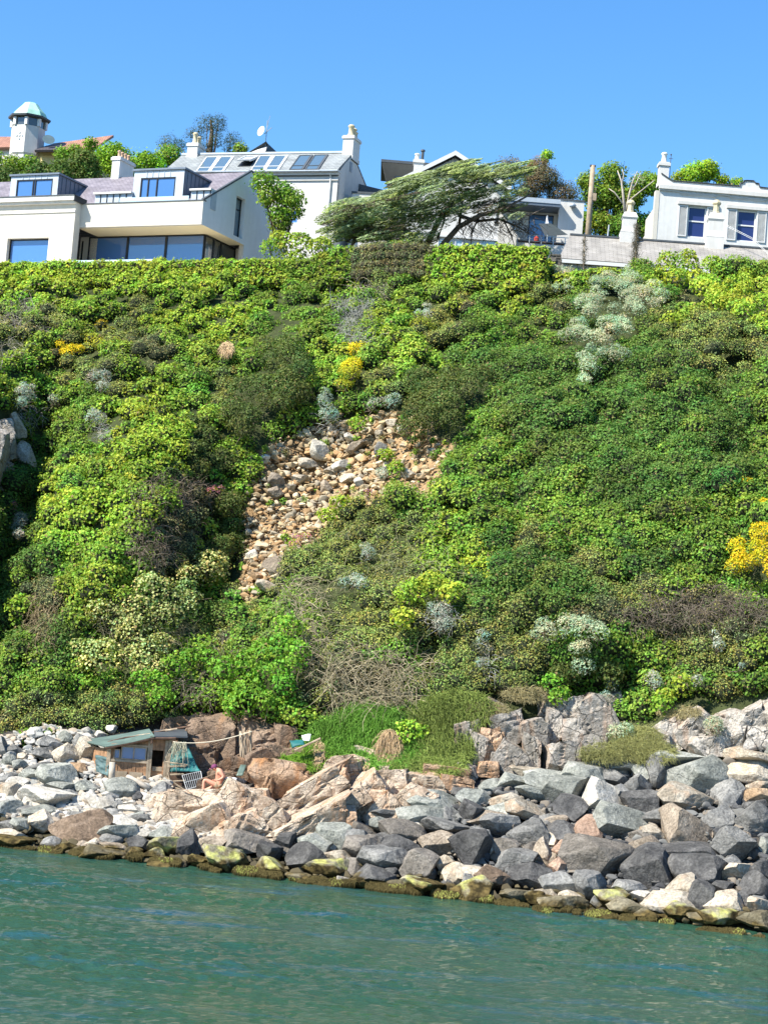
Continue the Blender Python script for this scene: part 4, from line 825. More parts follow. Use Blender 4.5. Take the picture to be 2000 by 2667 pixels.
while yy < 1960: rows.append(yy); yy += 15 if yy < 760 else (21 if yy < 900 else 28)
for ix in range(int(2900 / step)):
    for iy, ry in enumerate(rows):
        px = -450 + ix * step + g.uniform(-.5, .5) * step + (iy % 2) * step / 2; py = ry + g.uniform(-.5, .5) * (step if ry > 760 else 15)
        top = np.interp(px, [-450, 0, 740, 760, 900, 1010, 1060, 1150, 1430, 1450, 1650, 1700, 2500], [705, 708, 690, 700, 690, 640, 640, 665, 668, 720, 725, 690, 705])
        if py < top + 8 or py > np.interp(px, *VEGLOW): continue
        pa, pb = np.array([px]), np.array([py])
        if inpoly(pa, pb, SCREE)[0]: continue
        if px < 45 and 1060 < py < 1260: continue
        sp = 'ivy' if px < 900 else 'green'
        if px < -40: sp = g.choice(['ivy', 'green', 'olive'])
        if px > 2040: sp = g.choice(['dark', 'green', 'olive'])
        jx, jy = px + g.normal() * 16, py + g.normal() * 16
        for q in PATCH:
            if in_ell(jx, jy, q[1:]): sp = q[0]
        if g.random() < .05: sp = {'ivy': 'lime', 'lime': 'ivy', 'dark': 'green', 'green': 'ivy', 'olive': 'scrub', 'scrub': 'olive'}.get(sp, sp)
        if any(in_ell(px, py, e, .68) for e in allE): continue
        h = hit(px, py)[0]; n_ = nrmY(np.array([h[0]]), np.array([h[2]]))[0]
        r = SP[sp][5] * g.uniform(.60, 1.15) * (.85 if sp in ('lime', 'ivy') and py < 820 else 1); o = g.uniform(-.40, .05) * r + .85 * fbm(np.array([[h[0]*.38, h[2]*.38, 0]]), 3)[0] + .5 * fbm(np.array([[h[0]*1.1, h[2]*1.1, 4.]]), 2)[0] + (.22 if py < 960 else 0)
        LP.append((h[0] + n_[0]*o, h[1] + n_[1]*o, h[2] + n_[2]*o, r, r * .8, r * .85)); LS.append(sp)
LP = np.array(LP); LS = np.array(LS)
V, F_, C_ = leaf_mesh(LP, list(LS), 4242); print('LUMPS', len(LP), 'LEAVES', len(F_))
lump_n = None
# divide by kind of cover (each leaf keeps the kind of its lump)
GRP = {'ivy': ('ivy_cover', 'bright yellow-green ivy spread over the cliff', ['ivy', 'lime']), 'dark': ('evergreen_cover', 'dense dark green scrub covering the right of the cliff', ['dark', 'green', 'bush']),
       'olive': ('bramble_cover', 'olive green brambles and dry scrub on the slope', ['olive', 'scrub', 'gorsegreen'])}
cent = V.reshape(-1, 4, 3).mean(1)
def nearest_lump(c):
    out = np.zeros(len(c), int)
    for a in range(0, len(c), 4000):
        q = c[a:a+4000]; d2 = (q**2).sum(1)[:, None] - 2 * q @ LP[:, :3].T + (LP[:, :3]**2).sum(1)[None]; out[a:a+4000] = np.argmin(d2, 1)
    return out
ls = LS[nearest_lump(cent)]
for k, (nm, lb, sps) in GRP.items():
    m = np.isin(ls, sps); mv = np.repeat(m, 4); nq = m.sum()
    link(nm, mesh_np(nm, V[mv], np.arange(nq * 4, dtype=np.int32).reshape(-1, 4), C_[mv]), M['leaf'], kind='stuff', label=lb, cat='ground cover')
# dark inner bodies in each lump paint the shade between the leaves
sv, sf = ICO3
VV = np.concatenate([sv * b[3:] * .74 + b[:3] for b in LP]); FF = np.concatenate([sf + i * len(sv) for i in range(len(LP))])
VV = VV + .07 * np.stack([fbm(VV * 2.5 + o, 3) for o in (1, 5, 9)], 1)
link('gap_shade', mesh_np('gap_shade', VV, FF), plain('gap_shade_dark', (.022, .028, .012), .95, var=.5, scale=3, bump=.6), kind='stuff', label='dark bodies painting the shade beneath the leaves on the cliff', cat='ground cover')
gq = np.random.default_rng(15); wb = []
while len(wb) < 75:
    a_, b_ = gq.uniform(590, 1180), gq.uniform(1070, 1580)
    if not inpoly(np.array([a_]), np.array([b_]), SCREE)[0] or (gq.random() < .75 and inpoly(np.array([a_ - 28, a_ + 28]), np.array([b_ + 20, b_ - 20]), SCREE).all()): continue
    h = hit(a_, b_)[0]; r_ = gq.uniform(.08, .22); wb.append((h[0], h[1] - .05, h[2], r_, r_, r_))
v, f, c = leaf_mesh(wb, [str(gq.choice(['green', 'olive', 'scrub', 'ivy'])) for _ in wb], 1515, shell=(.3, 1.1), dens=1.2)
link('scar_weeds', mesh_np('scar_weeds', v, f, c), M['leaf'], kind='stuff', label='small weeds creeping into the edges of the earth scar', cat='weeds')
# dry stems and bramble canes
def cane_patch(ells, n, L, wd, colr, seed, up=(0, -.4, .6), droop=1.2, curl=.9):
    g = np.random.default_rng(seed); pts = []; 
    A_ = np.array([e[2]*e[3] for e in ells], float); k = g.choice(len(ells), n, p=A_/A_.sum())
    th = g.uniform(0, 6.28, n); q = np.sqrt(g.random(n)); E = np.array(ells, float)[k]
    h = hit(E[:, 0] + E[:, 2]*q*np.cos(th), E[:, 1] + E[:, 3]*q*np.sin(th)); h[:, 1] -= g.uniform(.1, .75, n)
    v, f, m = strands(h, g.normal(size=(n, 3)) * .8 + np.array(up), g.uniform(.5, 1.3, n) * L, wd * g.uniform(.6, 1.4, n), g, droop=droop, curl=curl)
    c = np.repeat(np.array(colr)[None] * g.uniform(.6, 1.25, (n, 1)), m, 0); return v, f, c
canes = [cane_patch([(860,1720,120,50),(960,1790,130,50),(1060,1740,80,40),(800,1580,60,90),(1000,1820,90,30)], 900, 1.3, .013, (.42, .36, .24), 1),
         cane_patch([(800,1560,90,120),(950,1460,200,100),(1080,1500,120,80)], 500, 1.1, .011, (.32, .32, .17), 2),
         cane_patch([(430,1350,90,110),(400,1430,60,60),(500,1290,60,40)], 1300, .75, .010, (.30, .24, .18), 3, curl=1.2),
         cane_patch([(50,830,90,50),(20,900,60,50),(100,850,80,40)], 500, 1.0, .012, (.42, .38, .31), 4),
         cane_patch([(1820,1570,170,45),(1700,1610,110,40),(1900,1600,120,50)], 900, .8, .010, (.22, .18, .14), 5, curl=1.2),
         cane_patch([(970,730,60,50),(990,690,50,40)], 330, 1.1, .016, (.40, .35, .28), 6, up=(0, -.4, -.2)),
         cane_patch([(925,800,70,20),(940,860,50,50)], 700, .8, .010, (.40, .40, .36), 7),
         cane_patch([(520,1780,60,60),(590,1700,50,30)], 240, .8, .012, (.25, .21, .16), 8),
         cane_patch([(80,1090,40,30),(270,1130,25,30),(1150,1610,50,30),(1265,1720,25,50),(860,1100,30,30)], 420, .6, .009, (.45, .44, .42), 9),
         cane_patch([(300,1600,70,60),(400,1650,110,90)], 500, .9, .010, (.30, .27, .17), 10),
         cane_patch([(110,1620,50,80),(130,1560,50,30)], 500, .5, .010, (.38, .30, .18), 11, up=(0, -.3, -.5))]
V, F_, C_ = merge(canes); link('dry_canes', mesh_np('dry_canes', V, F_, C_), M['leaf_dry'], kind='stuff', label='dry brown canes and bramble stems tangled over the slope', cat='undergrowth')
# grass
def grass_patch(ells, n, L, wd, colr, seed, up=(.25, -.35, .8), droop=1.6, yo=.55):
    g = np.random.default_rng(seed); A_ = np.array([e[2]*e[3] for e in ells], float); k = g.choice(len(ells), n, p=A_/A_.sum())
    th = g.uniform(0, 6.28, n); q = np.sqrt(g.random(n)); E = np.array(ells, float)[k]
    h = hit(E[:, 0] + E[:, 2]*q*np.cos(th), E[:, 1] + E[:, 3]*q*np.sin(th)); h[:, 1] -= yo + .35 * fbm(h * .9, 2)
    v, f, m = strands(h, g.normal(size=(n, 3)) * .35 + np.array(up), g.uniform(.6, 1.3, n) * L, wd, g, seg=3, droop=droop, curl=.3)
    cl = (1 + .3 * fbm(h * .7 + 40, 3))[:, None] * g.uniform(.65, 1.3, (n, 1)) * np.array(colr)[None]; c = np.repeat(cl, m, 0); return v, f, c
gr = [grass_patch([(930,1920,110,60),(860,1930,70,50),(1000,1950,90,60),(960,1880,90,40)], 17000, .45, .017, (.21, .42, .07), 21),
      grass_patch([(760,1985,80,26),(820,1970,60,30),(720,1990,40,18)], 9000, .32, .017, (.26, .46, .06), 22),
      grass_patch([(1150,1930,80,90),(1190,1850,90,50),(1080,2000,80,30),(1120,1880,70,50)], 12000, .38, .015, (.30, .38, .10), 23),
      grass_patch([(1610,1955,110,24),(1660,1930,60,40),(1560,1970,60,16),(1690,1960,60,30)], 5000, .32, .009, (.42, .42, .17), 24),
      grass_patch([(1260,1850,60,24),(1370,1810,70,20),(1760,1855,60,16)], 3000, .25, .009, (.46, .40, .22), 25)]
V, F_, C_ = merge(gr); link('grass', mesh_np('grass', V, F_, C_), M['leaf'], kind='stuff', label='long grass on the bank above the bedrock', cat='grass')
gw = np.random.default_rng(91); we = [(px_, np.interp(px_, *WLINE) - gw.uniform(2, 16), gw.uniform(14, 34), gw.uniform(5, 11)) for px_ in np.arange(-60, 2100, 26) if gw.random() < .62]
V, F_, C_ = merge([grass_patch(we, 15000, .16, .014, (.075, .06, .022), 92, up=(0, -.8, .1), droop=3., yo=.35), grass_patch(we[::4], 900, .10, .012, (.26, .27, .07), 93, up=(0, -.8, .3), droop=2.5, yo=.38)])
link('seaweed', mesh_np('seaweed', V, F_, C_), M['leaf_dry'], kind='stuff', label='brown and yellow-green seaweed along the waterline rocks', cat='seaweed')
for i, (e, n, L, lb) in enumerate([((1015,1935,26,40), 1500, .55, 'straw-coloured drooping tussock in the middle of the grass bank'), ((835,1955,13,30), 500, .4, 'small straw-coloured tussock at the left of the grass bank'),
                                  ((945,1985,18,14), 400, .25, 'low dry tuft at the foot of the grass bank'), ((598,915,18,16), 350, .35, 'pale straw tuft in the ivy at upper middle left')]):
    v, f, c = grass_patch([e], n, L, .011, (.55, .40, .24), 40 + i, up=(-.25, -.5, .1), droop=3., yo=1.0); b0 = v.mean(0); b0[2] = v[:, 2].min()
    link('grass_tussock', mesh_np('grass_tussock', v - b0, f, c), M['leaf_dry'], None, tuple(b0), label=lb, cat='grass tussock', group='dry tussocks')

# ------------------------------------------------ trees on the plateau and the hill behind
def tree(name, label, sp, ells, Y, r, dens=1.0, trunks=(), depth=1.0, cat='tree', wind=None, bark='bark', group='trees behind the houses', rfull=True, full=True, flat=.85):
    g = np.random.default_rng(abs(hash(label)) % 99999 if False else sum(map(ord, label))); bl = fill_blobs(ells, r, g, Y=Y, depth=depth, flat=flat)
    v, f, c = leaf_mesh(bl, [sp] * len(bl), 31 + sum(map(ord, label)), full=full, dens=dens * (1.0 if sp in ('pine',) else 1.9), wind=wind, shell=(.45, 1.1), rej=.62)
    base = P(ells[0][0], ells[0][1] + ells[0][3] + 10, Y); base = np.array(base) if not trunks else np.array(P(*trunks[0][0][:2], Y))
    t = empty(name, tuple(base), label=label, cat=cat, group=group)
    link('crown', mesh_np('crown', v - base, f, c), M['leaf'], t)
    mb = MB()
    for tr in trunks: mb.tube([P(a[0], a[1], Y + (a[3] if len(a) > 3 else 0)) - Vector(base) for a in tr], [a[2] for a in tr], 7)
    for b in bl[:: max(1, len(bl) // 24)]:                                    # limbs reaching into the clumps
        c0 = Vector(b[:3]) - Vector(base); s0 = Vector((c0.x * .25, c0.y * .25, min(0, c0.z - r * 2.5)))
        mb.tube([s0, s0.lerp(c0, .55) + Vector((0, 0, -.1)), c0], [.07, .045, .02], 5)
    mb.build('trunk', M[bark], t, smooth=True); return t
tree('pine_tree', 'tall open dark pine on the skyline behind the left chimney', 'pine', [(545,330,42,34),(560,365,40,24),(500,350,36,20),(600,360,34,14),(470,375,36,16),(440,375,22,14),(540,385,60,16),(570,315,24,16),(610,385,26,12)], 132, .75, .8, [[(548,470,.30),(546,400,.24),(552,340,.14),(548,310,.05)]])
tree('broadleaf_tree', 'bright lime green rounded tree behind the modern house chimney', 'treelime', [(315,400,55,36),(370,415,55,40),(280,430,40,30),(330,440,80,24),(400,430,40,24)], 120, .8, 1.2)
tree('broadleaf_tree', 'small green tree left of the white house chimney', 'tree', [(440,410,44,28),(470,440,40,24),(400,460,70,24),(480,460,40,24),(425,455,50,18),(620,388,28,16)], 124, .7, 1.0)
tree('conifer_tree', 'dark bushy evergreens above the left dormer', 'treedark', [(130,440,70,30),(60,470,90,24),(150,470,100,24),(240,465,60,24),(10,465,60,24),(190,420,60,36),(230,440,50,36),(170,460,80,20),(90,450,50,24)], 118, .8, 1.3)
tree('broadleaf_tree', 'yellow-green tree under the tower at the far left', 'tree', [(20,425,60,36),(60,430,50,28),(-40,430,70,50),(10,450,60,20)], 122, .8, 1.2)
tree('broadleaf_tree', 'spiky dark green tree between the terracotta roof and the lime tree', 'tree', [(200,395,40,26),(235,375,28,22),(175,400,30,18),(250,400,24,24)], 128, .6, .9)
tree('broadleaf_tree', 'airy green tree against the white gable of the modern house', 'tree', [(715,500,52,44),(755,515,40,36),(690,475,30,24),(720,555,40,24),(760,550,34,22),(730,580,20,16)], 101, .62, .8, [[(735,640,.14),(728,590,.10),(722,530,.05)]])
tree('bare_brown_tree', 'brown twiggy tree on the skyline behind the bent conifer', 'brown', [(1360,450,60,30),(1420,470,70,40),(1310,480,50,30),(1440,510,60,30),(1480,500,30,40),(1400,455,90,30),(1330,440,40,20),(1460,490,40,40),(1400,430,50,20),(1370,500,70,30)], 121, .8, 1.3)
tree('broadleaf_tree', 'small yellow-green tree top above the brown twiggy tree', 'treelime', [(1412,415,26,18),(1385,430,20,12),(1425,402,14,10)], 124, .5, 1.0)
tree('broadleaf_tree', 'green trees filling the gap right of the wooden pole', 'tree', [(1580,500,50,50),(1640,540,50,70),(1560,520,50,60),(1610,520,60,60),(1680,560,50,60),(1600,570,90,40),(1510,590,30,30),(1700,600,40,40),(1560,570,40,50),(1690,510,36,70),(1600,450,40,24),(1530,480,24,36),(1660,470,40,30),(1620,590,70,40)], 114, .75, 1.2)
tree('broadleaf_tree', 'flat-topped bright green tree behind the white house on the right', 'treelime', [(1840,450,60,30),(1800,465,50,24),(1880,470,50,20),(1840,435,36,14),(1920,482,30,16),(1770,460,26,20)], 122, .75, 1.2)
# dead pollarded limbs
t = empty('dead_tree', tuple(P(1628, 560, 108)), label='dead tree with bare pale upright limbs above the cottage chimney', cat='dead tree')
b0 = P(1628, 560, 108); mb = MB()
for tr in [[(1628,560,.2),(1622,500,.14),(1618,470,.10),(1608,443,.05)],[(1620,480,.1),(1624,455,.07),(1621,440,.04)],[(1628,560,.18),(1640,500,.12),(1648,470,.09),(1660,445,.05)],[(1640,500,.08),(1655,480,.07),(1668,450,.04)],[(1630,540,.1),(1600,500,.08),(1585,490,.05)],[(1640,520,.1),(1690,480,.07),(1705,468,.04)]]:
    mb.tube([P(a[0], a[1], 108) - b0 for a in tr], [a[2] * .5 for a in tr], 7)
mb.build('trunk', M['bark_pale'], t, smooth=True)
bl = fill_blobs([(1655,450,16,14),(1670,470,12,14),(1640,470,12,16)], .28, np.random.default_rng(8), Y=108)
v, f, c = leaf_mesh(bl, ['silver'] * len(bl), 12, full=True, dens=.35); link('crown', mesh_np('crown', v - np.array(b0), f, c), M['leaf'], t)

# wind-bent cypress: long limbs, flat sprays all streaming up to the right
YC = 96.; base = P(1135, 640, YC); g = np.random.default_rng(77)
t = empty('windswept_tree', tuple(base), label='wide wind-bent conifer leaning over the cliff edge before the white gabled house', cat='tree')
mb = MB()
TR = [[(1110,640,.22),(1135,590,.17),(1160,545,.14),(1200,515,.11),(1270,480,.06)],[(1150,640,.2),(1195,590,.17),(1250,560,.14),(1310,545,.09),(1390,500,.05)],[(1195,590,.1),(1200,555,.08),(1205,520,.05)],
      [(1195,560,.12),(1240,575,.10),(1300,570,.08),(1350,590,.05),(1380,610,.03)],[(1250,560,.08),(1230,600,.05),(1225,640,.03)],[(1110,640,.16),(1060,600,.13),(990,590,.1),(920,620,.07)],[(1060,600,.12),(1000,570,.1),(940,545,.07),(880,520,.04)],
      [(925,670,.12),(915,640,.11),(940,610,.1),(990,580,.09),(1070,560,.07),(1160,520,.05)],[(1140,620,.1),(1155,580,.08),(1160,555,.05)],[(1310,570,.06),(1330,610,.04),(1340,640,.02)],[(1300,545,.06),(1380,560,.05),(1420,540,.03)]]
for tr in TR: mb.tube([P(a[0], a[1], YC + g.uniform(-.6, .6)) - base for a in tr], [a[2]*.85 for a in tr], 7)
for _ in range(150):                                                     # dead twigs hanging below
    px, py = g.uniform(1190, 1400), g.uniform(560, 600); q = [P(px, py, YC + g.uniform(-1, 1))]
    for k in range(4): px += g.uniform(-14, 22); py += g.uniform(2, 18); q.append(P(px, py, YC + g.uniform(-1, 1)))
    mb.tube([a - base for a in q], [.016, .014, .011, .008, .005], 4)
mb.build('trunk', M['bark'], t, smooth=True)
TOP = ([850, 900, 980, 1060, 1130, 1200, 1260, 1330, 1400, 1430], [535, 520, 512, 470, 452, 432, 440, 440, 450, 440])
BOT = ([850, 900, 960, 1040, 1120, 1200, 1280, 1350, 1400, 1430], [550, 610, 645, 645, 635, 545, 560, 600, 600, 480])
bl = []
wd = np.array([.93, .10, .34]); wd /= np.linalg.norm(wd); n2 = np.array([-.34, 0, .93])
VV = []; 
for _ in range(500):
    px = g.uniform(880, 1362) ; a, b = np.interp(px, *TOP), np.interp(px, *BOT); q = g.random() ** 1.1
    py = a + (b - a) * q; 
    if px > 1370 and g.random() < .5: continue
    if px > 1200 and g.random() < .40: continue
    if 1190 < px < 1400 and py > 575: continue
    c = P(px, py, YC + g.uniform(-2.2, 2.2) * (1 - .3 * q)); L = g.uniform(.35, .95) * (.7 if px > 1300 else 1)
    bl.append((np.array(c), L, g.uniform(.10, .22)))
for _ in range(90):
    px = g.uniform(960, 1375); c = P(px, np.interp(px, *TOP) + g.uniform(-12, 14), YC + g.uniform(-1.5, 1.5)); bl.append((np.array(c), g.uniform(.5, 1.0), g.uniform(.05, .09)))
for _ in range(60):
    px = g.uniform(840, 960); c = P(px, g.uniform(540, 625), YC + g.uniform(-1.5, 1.5)); bl.append((np.array(c), g.uniform(.3, .7), g.uniform(.10, .2)))
cc = []; N = 0; PV = []; 
for c, L, Wd in bl:
    n = int(230 * L); s = g.uniform(-1, 1, n); rr = Wd * np.sqrt(np.clip(1 - s*s, 0.02, 1)); th = g.uniform(0, 6.28, n)
    yaxis = np.array([-.1, 1, 0]); p = c + np.outer(s * L, wd) + np.outer(rr * np.cos(th) * 1.5, yaxis) + np.outer(rr * np.sin(th) * .8, n2)
    nm_ = g.normal(size=(n, 3)) * .45 + n2 * 1.0 + np.array([-.3, -.5, 0]); nm_ /= np.linalg.norm(nm_, axis=1, keepdims=True)
    tt = wd + g.normal(size=(n, 3)) * .28; tt /= np.linalg.norm(tt, axis=1, keepdims=True); bt = np.cross(nm_, tt); bt /= np.linalg.norm(bt, axis=1, keepdims=True)
    sz = g.uniform(.10, .24, n)[:, None]
    PV.append(np.stack([p - tt*sz*.5, p + bt*sz*.15, p + tt*sz*.5 + nm_*sz*.08, p - bt*sz*.15], 1).reshape(-1, 3))
    k = np.array([(.33, .41, .17), (.29, .37, .20), (.37, .43, .16), (.26, .31, .17)][g.integers(4)]) * g.uniform(.55, 1.25)
    dead = g.random() < (.35 if c[0] > P(1250, 500, YC)[0] and c[2] < P(1250, 525, YC)[2] else .04)
    if dead: k = np.array((.10, .08, .06))
    cc.append(np.repeat(k[None] * g.uniform(.6, 1.35, (n, 1)), 4, 0))
V = np.concatenate(PV) - np.array(base)
link('crown', mesh_np('crown', V, np.arange(len(V), dtype=np.int32).reshape(-1, 4), np.concatenate(cc)), M['leaf'], t)
# ------------------------------------------------ buildings
class Fr:
    """local frame of a building: u along the front, v to the back, z up; pixels meet its planes"""
    def __init__(s, name, label, px, py, Y, deg, zb=25.0, cat='house', group='houses above the cliff'):
        p = P(px, py, Y); s.a = R(deg); s.o = Vector((p.x, p.y, zb)); s.e = empty(name, s.o, -s.a, label=label, cat=cat, group=group)
        s.ux = Vector((math.cos(s.a), -math.sin(s.a), 0)); s.vx = Vector((math.sin(s.a), math.cos(s.a), 0)); s.zb = zb
    def _r(s, px, py): d = rays(px, py)[0]; return Vector((0, 0, CAMZ)), Vector(d)
    def loc(s, p): q = p - s.o; return Vector((q.dot(s.ux), q.dot(s.vx), q.z))
    def front(s, px, py, v=0.0):
        o, d = s._r(px, py); t = (v - (o - s.o).dot(s.vx)) / d.dot(s.vx); q = s.loc(o + d * t); return q.x, q.z
    def side(s, px, py, u=0.0):
        o, d = s._r(px, py); t = (u - (o - s.o).dot(s.ux)) / d.dot(s.ux); q = s.loc(o + d * t); return q.y, q.z
    def onz(s, px, py, z):
        o, d = s._r(px, py); t = (z + s.zb - o.z) / d.z; q = s.loc(o + d * t); return q.x, q.y
    def plane(s, px, py, p0, n):
        o, d = s._r(px, py); o = s.loc(o); d = Vector((d.dot(s.ux), d.dot(s.vx), d.z)); t = (Vector(p0) - o).dot(n) / d.dot(n); return o + d * t
def wall(name, mat, parent, u0, u1, z0, z1, v, holes=(), th=.3, side=False, **k):
    """wall with real openings (reveals of depth th); side=True: the wall lies in the plane u = v"""
    us = sorted({u0, u1, *[h[0] for h in holes], *[h[1] for h in holes]}); zs_ = sorted({z0, z1, *[h[2] for h in holes], *[h[3] for h in holes]})
    def pt(a, d, z): return (v - d, a, z) if side else (a, v + d, z)
    mb = MB()
    for i in range(len(us)-1):
        for j in range(len(zs_)-1):
            cu, cz = (us[i]+us[i+1])/2, (zs_[j]+zs_[j+1])/2
            if any(h[0] < cu < h[1] and h[2] < cz < h[3] for h in holes): continue
            mb.quad(pt(us[i],0,zs_[j]), pt(us[i+1],0,zs_[j]), pt(us[i+1],0,zs_[j+1]), pt(us[i],0,zs_[j+1]))
            mb.quad(pt(us[i],th,zs_[j]), pt(us[i+1],th,zs_[j]), pt(us[i+1],th,zs_[j+1]), pt(us[i],th,zs_[j+1]))
    for a, b_, c, d in list(holes) + [(u0, u1, z0, z1)]:
        mb.quad(pt(a,0,c), pt(a,th,c), pt(a,th,d), pt(a,0,d)); mb.quad(pt(b_,0,c), pt(b_,th,c), pt(b_,th,d), pt(b_,0,d))
        mb.quad(pt(a,0,c), pt(b_,0,c), pt(b_,th,c), pt(a,th,c)); mb.quad(pt(a,0,d), pt(b_,0,d), pt(b_,th,d), pt(a,th,d))
    me = bpy.data.meshes.new(name); me.from_pydata(mb.v, [], mb.f); return link(name, me, mat, parent, **k)
def window(parent, u0, u1, z0, z1, v, glass, frame, bars_u=(), bars_z=(), fw=.06, side=False, name='window', **k):
    mb = MB()
    def bx(m, a0, a1, d0, d1, c0, c1):
        if side: m.box(v - d1, v - d0, a0, a1, c0, c1)
        else: m.box(a0, a1, v + d0, v + d1, c0, c1)
    bx(mb, u0, u0+fw, -.05, .03, z0, z1); bx(mb, u1-fw, u1, -.05, .03, z0, z1); bx(mb, u0+fw, u1-fw, -.05, .03, z0, z0+fw); bx(mb, u0+fw, u1-fw, -.05, .03, z1-fw, z1)
    for b in bars_u: bx(mb, b-fw/2, b+fw/2, -.045, .025, z0+fw, z1-fw)
    for b in bars_z: bx(mb, u0+fw, u1-fw, -.042, .022, b-fw/2, b+fw/2)
    o = mb.build(name, frame, parent, **k); g_ = MB(); bx(g_, u0+.02, u1-.02, .0, .015, z0+.02, z1-.02); g_.build('pane', glass, o); return o
def chimney(h, u, v, w_, d_, z0, z1, pots, mat, potmat, cap=.07):
    mb = MB().box(u-w_/2, u+w_/2, v-d_/2, v+d_/2, z0, z1-.22); mb.box(u-w_/2-cap, u+w_/2+cap, v-d_/2-cap, v+d_/2+cap, z1-.22, z1-.06); mb.box(u-w_/2-.02, u+w_/2+.02, v-d_/2-.02, v+d_/2+.02, z1-.06, z1)
    mb.box(u-w_/2-.04, u+w_/2+.04, v-d_/2-.04, v+d_/2+.04, z0, z0+.25)
    c = mb.build('chimney', mat, h)
    for (pu, pv, r, hh) in pots:
        MB().lathe(u+pu, v+pv, [(r*1.15, z1), (r*1.15, z1+hh*.12), (r*.9, z1+hh*.2), (r*.8, z1+hh*.75), (r*1.1, z1+hh*.82), (r*1.1, z1+hh*.9), (r*.7, z1+hh)], 12).build('chimney_pot', potmat, c, smooth=True)
    return c
# ---- modern house on the left
M['bounce_slab_pale'] = plain('bounce_slab_pale', (.62, .58, .50), .8, var=.08)
M['gable_pale'] = plain('gable_pale', (.72, .72, .70), .8, var=.03, stain=.1)  # lighter than the other walls, painting bounced light onto the shaded gable
H = Fr('modern_house', 'modern cream house with dark zinc dormers and big corner glazing behind the hedge at left', 530, 521, 98, 24.6); E = H.e
u0, _ = H.front(205, 533); _, zt = H.front(530, 521); _, zb_ = H.front(526, 583); zb_ = zb_
va, za = H.side(656, 446); vb, zl = H.side(744, 663)
gu, gv = H.onz(535, 609, zb_)                      # corner of the glazing, on the level soffit
se_v, se_z = H.side(634, 652); se_v = max(se_v, gv + .5)
U0 = -26.0
# gable: one polygon with a slot window
wv0, wz1 = H.side(617, 508); wv1, _ = H.side(640, 520); _, wz0 = H.side(610, 612)
gp = [(0, zb_), (0, zt), (va, za), (vb, zl), (vb + .25, 0), (se_v, 0), (se_v, zb_)]
bm = bmesh.new(); outer = [bm.verts.new((0, v_, z_)) for v_, z_ in gp]
hole = [(wv0, wz0), (wv1, wz0), (wv1, wz1), (wv0, wz1)]; inner = [bm.verts.new((0, v_, z_)) for v_, z_ in hole]
def ring(vs): return [bm.edges.new((vs[i], vs[(i+1) % len(vs)])) for i in range(len(vs))]
bmesh.ops.triangle_fill(bm, edges=ring(outer) + ring(inner), use_beauty=True)
ri = [bm.verts.new((-.35, v_, z_)) for v_, z_ in hole]
for i in range(4): bm.faces.new((inner[i], inner[(i+1) % 4], ri[(i+1) % 4], ri[i]))
me = bpy.data.meshes.new('gable_wall'); bm.to_mesh(me); bm.free(); link('gable_wall', me, M['gable_pale'], E)
window(E, wv0, wv1, wz0, wz1, -.30, M['glass_sky'], M['frame_dark'], bars_z=(wz0 + (wz1-wz0)*.72,), fw=.05, side=True)
# parapet box of the overhang, level soffit
mb = MB().box(u0, -.004, 0, .25, zb_ + .002, zt); mb.build('parapet', M['render_warm'], E)
MB().box(u0, -.01, .25, gv + .1, zb_, zb_ + .12).build('soffit', M['soffit'], E)
MB().box(gu + .05, -.01, gv + .1, se_v + .02, zb_ + .001, zb_ + .12).build('soffit', M['soffit'], E)
MB().box(u0 + .02, 0.03, -.04, .28, zt, zt + .05).build('coping', M['lead'], E)
gl_z1 = zb_ - .02; gx = [H.front(px, 615, gv)[0] for px in (234, 335, 435)] + [gu]
for i in range(3): window(E, gx[i], gx[i+1], .2, gl_z1, gv, M['glass_blue'], M['frame_dark'], fw=.07)
sv_ = [gv] + [H.side(px, 630, gu)[0] for px in (557, 576)] + [max(H.side(613, 652, gu)[0], gv + 1.4)]
for i in range(3): window(E, sv_[i], sv_[i+1], .2, gl_z1, gu, M['glass_dark'], M['frame_dark'], fw=.07, side=True)
# return and rear walls of the recess
wall('recess_wall', M['render_warm'], E, u0, gx[0], 0, zb_, gv, [( *sorted((H.front(209, 640, gv)[0], H.front(217, 640, gv)[0])), .6, H.front(213, 626, gv)[1])], th=.3)
mb = MB().box(H.front(209, 640, gv)[0], H.front(217, 640, gv)[0], gv + .15, gv + .18, .6, H.front(213, 626, gv)[1]); mb.build('window', M['frame_dark'], E)
mb = MB().box(gu - .3, -.05, sv_[3] + .004, sv_[3] + .3, 0, zb_); mb.box(-.30, -.006, se_v + .002, se_v + .3, 0, zb_ - .003); mb.build('recess_wall', M['render_warm'], E)
# left wing, standing a little forward
vf = -.55; uw0 = U0; uw1, zc = H.front(200, 511.5, vf); _, wzt = H.front(70, 618, vf); wl = H.front(18, 640, vf)[0]; wr_ = H.front(125, 640, vf)[0]; wzt = H.front(70, 619, vf)[1]; wzb = H.front(70, 685, vf)[1] - .1
wall('front_wall', M['render_warm'], E, uw0, uw1, 0, zc - .25, vf, [(wl, wr_, wzb, wzt)], th=.55)
window(E, wl, wr_, wzb, wzt, vf + .3, M['glass_blue'], M['frame_dark'], fw=.08)
cth = zc - H.front(200, 523, vf)[1]
mb = MB().box(uw0, uw1 + .06, vf - .34, vf + .6, zc - cth, zc); mb.box(uw0, uw1 + .02, vf - .20, vf - .002, zc - cth - .14, zc - cth - .002); mb.box(uw0, uw1 + .005, vf - .06, vf - .003, zc - cth - .62, zc - cth - .5)
mb.build('cornice', M['render_white'], E)
MB().box(uw0, uw1 + .08, vf - .38, vf + .3, zc + .002, zc + .05).build('coping', M['lead'], E)
MB().box(uw1 + .004, uw1 + .12, vf - .3, .3, zc - .3, zc + .02).build('flashing', M['frame_dark'], E)
